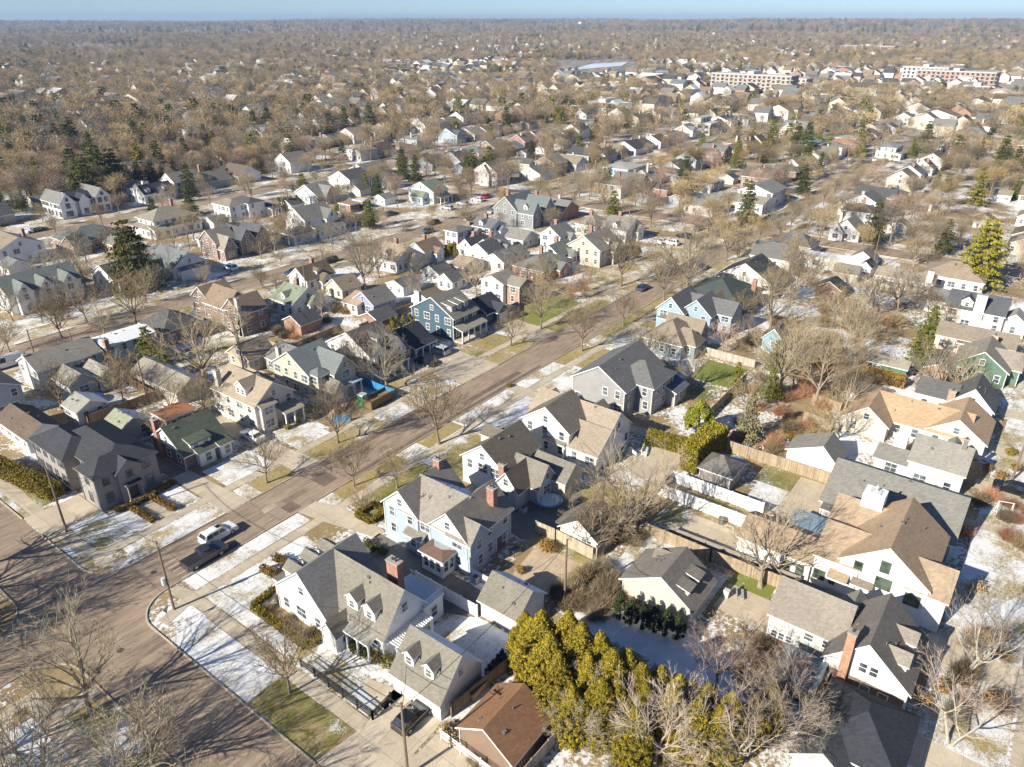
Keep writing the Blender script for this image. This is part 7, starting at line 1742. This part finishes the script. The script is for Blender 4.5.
def bin_(u, v, c, label, h=1.05):
    r = empty('wheeled_bin', (u, v, 0), random.uniform(-.3, .3)); tag(r, label, 'bin'); cm = plain(c, .5)
    m = MB(); V = [(-.24, -.27, .06), (.24, -.27, .06), (.24, .27, .06), (-.24, .27, .06), (-.3, -.34, h), (.3, -.34, h), (.3, .34, h), (-.3, .34, h)]; m.add(V, [(0, 3, 2, 1), (0, 1, 5, 4), (1, 2, 6, 5), (2, 3, 7, 6), (3, 0, 4, 7), (4, 5, 6, 7)], cm); m.build('bin_body', r)
    m = MB(); m.prism([(-.34, h), (.36, h), (.3, h + .1), (-.3, h + .07)], -.36, .36, 'y', cm); m.build('lid', r)
    for s in (-1, 1): m = MB(); m.tube((.22, s * .22 - .03, .1), (.22, s * .22 + .03, .1), .1, .1, 8, plain((.02, .02, .02)), True); m.build('wheel', r)
bin_(52.9, 54.0, (.03, .05, .09), 'dark wheeled bin beside the pale blue house, left one'); bin_(52.8, 53.2, (.03, .05, .07), 'dark wheeled bin beside the pale blue house, right one'); bin_(82.6, 26.4, (.1, .1, .1), 'dark bin at the edge of the concrete pad')
bin_(69.4, 20.2, (.5, .5, .52), 'pale bin on the small paved yard by the bright lawn')
r = empty('trampoline', (72.2, 47.9, 0)); tag(r, 'round trampoline with blue pad behind the white rear wing', 'trampoline')
m = MB(); n = 24
for j in range(n):
    a, b = 2 * pi * j / n, 2 * pi * (j + 1) / n
    m.add([(cos(a) * 1.6, sin(a) * 1.6, .82), (cos(b) * 1.6, sin(b) * 1.6, .82), (cos(b) * 2, sin(b) * 2, .82), (cos(a) * 2, sin(a) * 2, .82)], [(0, 1, 2, 3)], plain((.10, .22, .42), .5))
m.build('pad', r); m = MB(); m.tube((0, 0, .78), (0, 0, .8), 1.62, 1.62, 24, plain((.55, .58, .6)), True); m.build('mat', r)
for j in range(6): a = 2 * pi * j / 6; m = MB(); m.tube((cos(a) * 1.9, sin(a) * 1.9, 0), (cos(a) * 1.9, sin(a) * 1.9, .82), .03, .03, 5, plain((.4, .4, .4))); m.tube((cos(a) * 2.0, sin(a) * 2.0, .8), (cos(a) * 2.05, sin(a) * 2.05, 2.5), .025, .025, 5, plain((.06, .06, .06))); m.build('leg', r)
r = empty('hot_tub', (40.4, 36.9 - 1.9, 0)); r.location = (40.6, 35.15 + .0, 0); tag(r, 'square covered shed-like tub with lights on its dark lid beside the dormered garage', 'hot tub')
m = MB(); m.box(-1.1, 1.1, -.42, .42, 0, 1.0, wood((.4, .22, .12))); m.build('tub', r); m = MB(); m.box(-1.2, 1.2, -.5, .5, 1.0, 1.15, plain((.09, .075, .06))); m.build('cover', r)
def furniture(u, v, rz, label, w=1.6, d=.9, h=.45, c=(.35, .34, .33), back=True, kind='garden_bench', cat='bench'):
    r = empty(kind, (u, v, 0), rz); tag(r, label, cat); cm = plain(c, .6)
    m = MB(); m.box(-w / 2, w / 2, -d / 2, d / 2, h - .1, h, cm); m.build('seat', r)
    if back: m = MB(); m.box(-w / 2, w / 2, d / 2 - .1, d / 2, h, h + .45, cm); m.build('backrest', r)
    for sx in (-1, 1):
        for sy in (-1, 1): m = MB(); x, y = sx * (w / 2 - .06), sy * (d / 2 - .06); m.box(x - .04, x + .04, y - .04, y + .04, 0, h - .1, cm); m.build('leg', r)
furniture(93.2, 43.6, .3, 'white garden sofa on the sunlit patio behind the white house', 1.9, .9, .45, (.75, .74, .72)); furniture(91.6, 44.6, 1.2, 'second white garden sofa on the same patio', 1.8, .9, .45, (.75, .74, .72)); furniture(92.2, 43.2, .2, 'low white patio table between the two garden sofas', .9, .9, .4, (.72, .71, .7), False, 'patio_table', 'table')
furniture(70.6, 19.0, .4, 'dark garden bench on the small paved yard beside the bright lawn'); furniture(43.6, 25.8 - 2.2, .4, 'white garden table on the grass among feathery bare trees', 1.2, .9, .6, (.75, .75, .74), False, 'garden_table', 'table')
furniture(60.6, 45.2, 0, 'dark barbecue table behind the pale blue house', 1.2, .7, .9, (.06, .06, .06), False, 'barbecue_table', 'table')
for i, (u, v) in enumerate(((53.4, 45.9), (45.9, 41.0 + 8), (68.4, 49.6), (80.6, 47.9))):
    r = empty('air_conditioner', (u, v, 0)); tag(r, ('grey air conditioner at the corner of the pale blue house', 'grey air conditioner behind the corner house', 'grey air conditioner behind the white house with dark roof', 'grey air conditioner beside the narrow asphalt yard')[i], 'air conditioner')
    m = MB(); m.box(-.42, .42, -.42, .42, 0, .85, plain((.4, .4, .39), .5)); m.build('casing', r); m = MB(); m.tube((0, 0, .85), (0, 0, .9), .34, .34, 12, plain((.08, .08, .08)), True); m.build('fan_grille', r)
for i, (u, v, c, w, l) in enumerate(((97.4, 30.4, (.05, .22, .42), 1.8, 'blue cover behind the dark hipped garage'), (48.6, 131.6, (.04, .10, .35), 1.8, 'blue pool cover in the rear garden of the sunroom house'), (120.5, 9, (.04, .2, .4), .01, ''))):
    if w < .1: continue
    r = empty('covered_pool', (u, v, 0)); tag(r, l, 'pool'); m = MB(); m.tube((0, 0, 0), (0, 0, .9), w, w, 20, plain((.5, .5, .5))); m.build('pool_wall', r)
    m = MB(); m.tube((0, 0, .9), (0, 0, .96), w * 1.03, w * .96, 20, plain(c, .5), True); m.build('cover', r)
rk = random.Random(4)
for i in range(22):   # clutter in the stony garden
    u, v = rk.uniform(103, 112), rk.uniform(26, 35); m = MB(u, v); c = rk.choice([(.5, .48, .45), (.4, .2, .1), (.45, .3, .2), (.3, .35, .45), (.6, .58, .55)]); s = rk.uniform(.25, .7)
    leafball(m, rk, (u, v, s * .4), s, 40, s * .35, plain(c), .7); o = m.build('garden_stone', None, (u, v, 0)); tag(o, None, 'stone'); AUTO.append((o, 'stone', 'pale garden stone', (u, v, .5)))
r = empty('swing_set', (108.5, -4.2, 0), .3); tag(r, 'white garden swing frame in the shaded front yard at the right', 'swing'); 
for s in (-1, 1): m = MB(); m.tube((-.6, s * .9, 0), (0, s * .9, 2.0), .05, .05, 6, plain(WHITE)); m.tube((.6, s * .9, 0), (0, s * .9, 2.0), .05, .05, 6, plain(WHITE)); m.build('frame', r)
m = MB(); m.tube((0, -1, 2), (0, 1, 2), .05, .05, 6, plain(WHITE), True); m.build('top_bar', r); m = MB(); m.box(-.25, .25, -.7, .7, .5, .56, plain(WHITE)); m.build('seat', r)

# ------------------------------------------------------------ the air
hz = MB(); X0, X1, Y0, Y1, Z0_, Z1_ = -2500, 8600, -5500, 8600, -3, 112
hm = bpy.data.materials.new('haze'); hm.use_nodes = True; hn = hm.node_tree.nodes; hn.remove(hn['Principled BSDF'])
pv = hn.new('ShaderNodeVolumePrincipled'); pv.inputs['Density'].default_value = HAZE; pv.inputs['Color'].default_value = (.44, .64, 1.0, 1); pv.inputs['Anisotropy'].default_value = .1
hm.node_tree.links.new(pv.outputs[0], hn['Material Output'].inputs['Volume'])
if HAZE > 0:
    hz.box(X0, X1, Y0, Y1, Z0_, Z1_, hm); tag(hz.build('haze'), 'thin blue winter air over the whole place', 'haze', kind='stuff')

# ------------------------------------------------------------ labels for the unnamed ones: look + the nearest thing one can find + order
LM = [('tall pine by the far road', P(138, 290)), ('three-gabled white house', P(80, 205)), ('dark pine group', P(103, 185)), ('long white house with black roof', P(150, 195)), ('broad white hipped house', P(170, 225)), ('flat-roofed modern house', P(365, 215)), ('green-roofed cottage', P(425, 195)), ('red parked car', P(489, 198)), ('stone house with slate roofs', P(525, 215)), ('blue-white box house', P(630, 180)), ('golden hedge columns', P(443, 250)),
      ('teal house', P(450, 315)), ('copper-twigged trees', P(578, 285)), ('wide brick ranch', P(545, 270)), ('sky-blue house', P(690, 330)), ('dark hipped house', P(735, 290)), ('white gabled house by the cross street', P(770, 275)), ('flat-roofed white building', P(840, 265)), ('colonnaded white house', P(905, 285)), ('yellow-green pine', P(975, 250)), ('taupe hipped roof', P(940, 260)), ('white peaked cottage', P(845, 235)), ('solar-panelled house', P(765, 190)), ('brick villa', P(845, 120)), ('green copper roof', P(800, 140)), ('long tan apartment block', P(752, 85)), ('red brick terrace', P(955, 80)), ('frozen pond', P(600, 67)), ('orange brick school', P(960, 110)),
      ('green gabled house', P(980, 370)), ('tan-roofed ranch', P(920, 415)), ('ivy-green tree', P(918, 340)), ('tangled bare trees', P(800, 370)), ('cluttered stony garden', P(770, 415)), ('slate grey hipped house', P(640, 370)), ('white farmhouse', P(385, 340)), ('cream three-storey house', P(320, 370)), ('beige house', P(260, 390)), ('green-roofed bungalow', P(200, 440)), ('brick three-gabled house', P(235, 300)), ('snow-roofed white house', P(120, 340)), ('grey corner house', P(100, 450)), ('white row house with peaks', P(55, 285)), ('brick and slate house', P(235, 240)), ('Victorian house', P(480, 180)),
      ('pale blue house', P(440, 520)), ('white corner house', P(350, 580)), ('dormered garage', P(435, 670)), ('rust roof', P(505, 715)), ('golden evergreens', P(600, 660)), ('many-stemmed tree', P(629, 500)), ('pale gable wall', P(660, 590)), ('white fences', P(720, 500)), ('tall white house', P(880, 580)), ('brick house with orange chimney', P(840, 640)), ('pale birch', P(949, 700)), ('black-roofed house', P(870, 730)), ('wide grey roof', P(900, 490)), ('parked van', P(10, 357)), ('sunroom house', P(60, 385)), ('white and brick box house', P(505, 280)), ('mauve-white box house', P(455, 240)), ('white house with tan roofs', P(570, 440)), ('trampoline', P(549, 503))]
LMQ = [(n, Q((p.x, p.y, 3))) for n, p in LM]
def rel(q):
    b = sorted(LMQ, key=lambda l: (l[1][0] - q[0]) ** 2 + ((l[1][1] - q[1]) * 1.4) ** 2)[0]
    dx, dy = q[0] - b[1][0], q[1] - b[1][1]
    if abs(dx) + abs(dy) < 14: w = 'beside'
    elif abs(dx) > 1.8 * abs(dy): w = 'right of' if dx > 0 else 'left of'
    elif abs(dy) > 1.8 * abs(dx): w = 'below' if dy > 0 else 'above'
    else: w = ('below' if dy > 0 else 'above') + (' and right of' if dx > 0 else ' and left of')
    return f'{w} the {b[0]}'
ORD = ['first', 'second', 'third', 'fourth', 'fifth', 'sixth', 'seventh', 'eighth', 'ninth', 'tenth', 'eleventh', 'twelfth', 'thirteenth', 'fourteenth', 'fifteenth', 'sixteenth', 'seventeenth', 'eighteenth', 'nineteenth', 'twentieth']
GR = {'house': 'houses of the neighbourhood', 'garage': 'detached garages behind the houses', 'bare_tree': 'bare trees', 'evergreen_tree': 'scattered conifers', 'bush': 'bare bushes', 'car': 'parked cars', 'stone': 'stones in the cluttered garden'}
groups = {}
for o, k, d, p in AUTO:
    q = Q(p); r_ = rel(q); w = d.split()
    while len(w) + len(r_.split()) > 13 and len(w) > 3: w.pop(0)
    while len(w) + len(r_.split()) > 13: r_ = r_.replace(' and', '', 1) if ' and' in r_ else ' '.join(r_.split()[:-1])
    groups.setdefault(f'{" ".join(w)} {r_}', []).append((q[0], o, k))
for lab, L in groups.items():
    L.sort(key=lambda t: t[0])
    for i, (x, o, k) in enumerate(L):
        o['group'] = GR[k]
        o['label'] = lab if len(L) == 1 else (f'{lab}, {ORD[i]} from left' if i < 20 else f'{lab}, {ORD[len(L) - 1 - i]} from right')
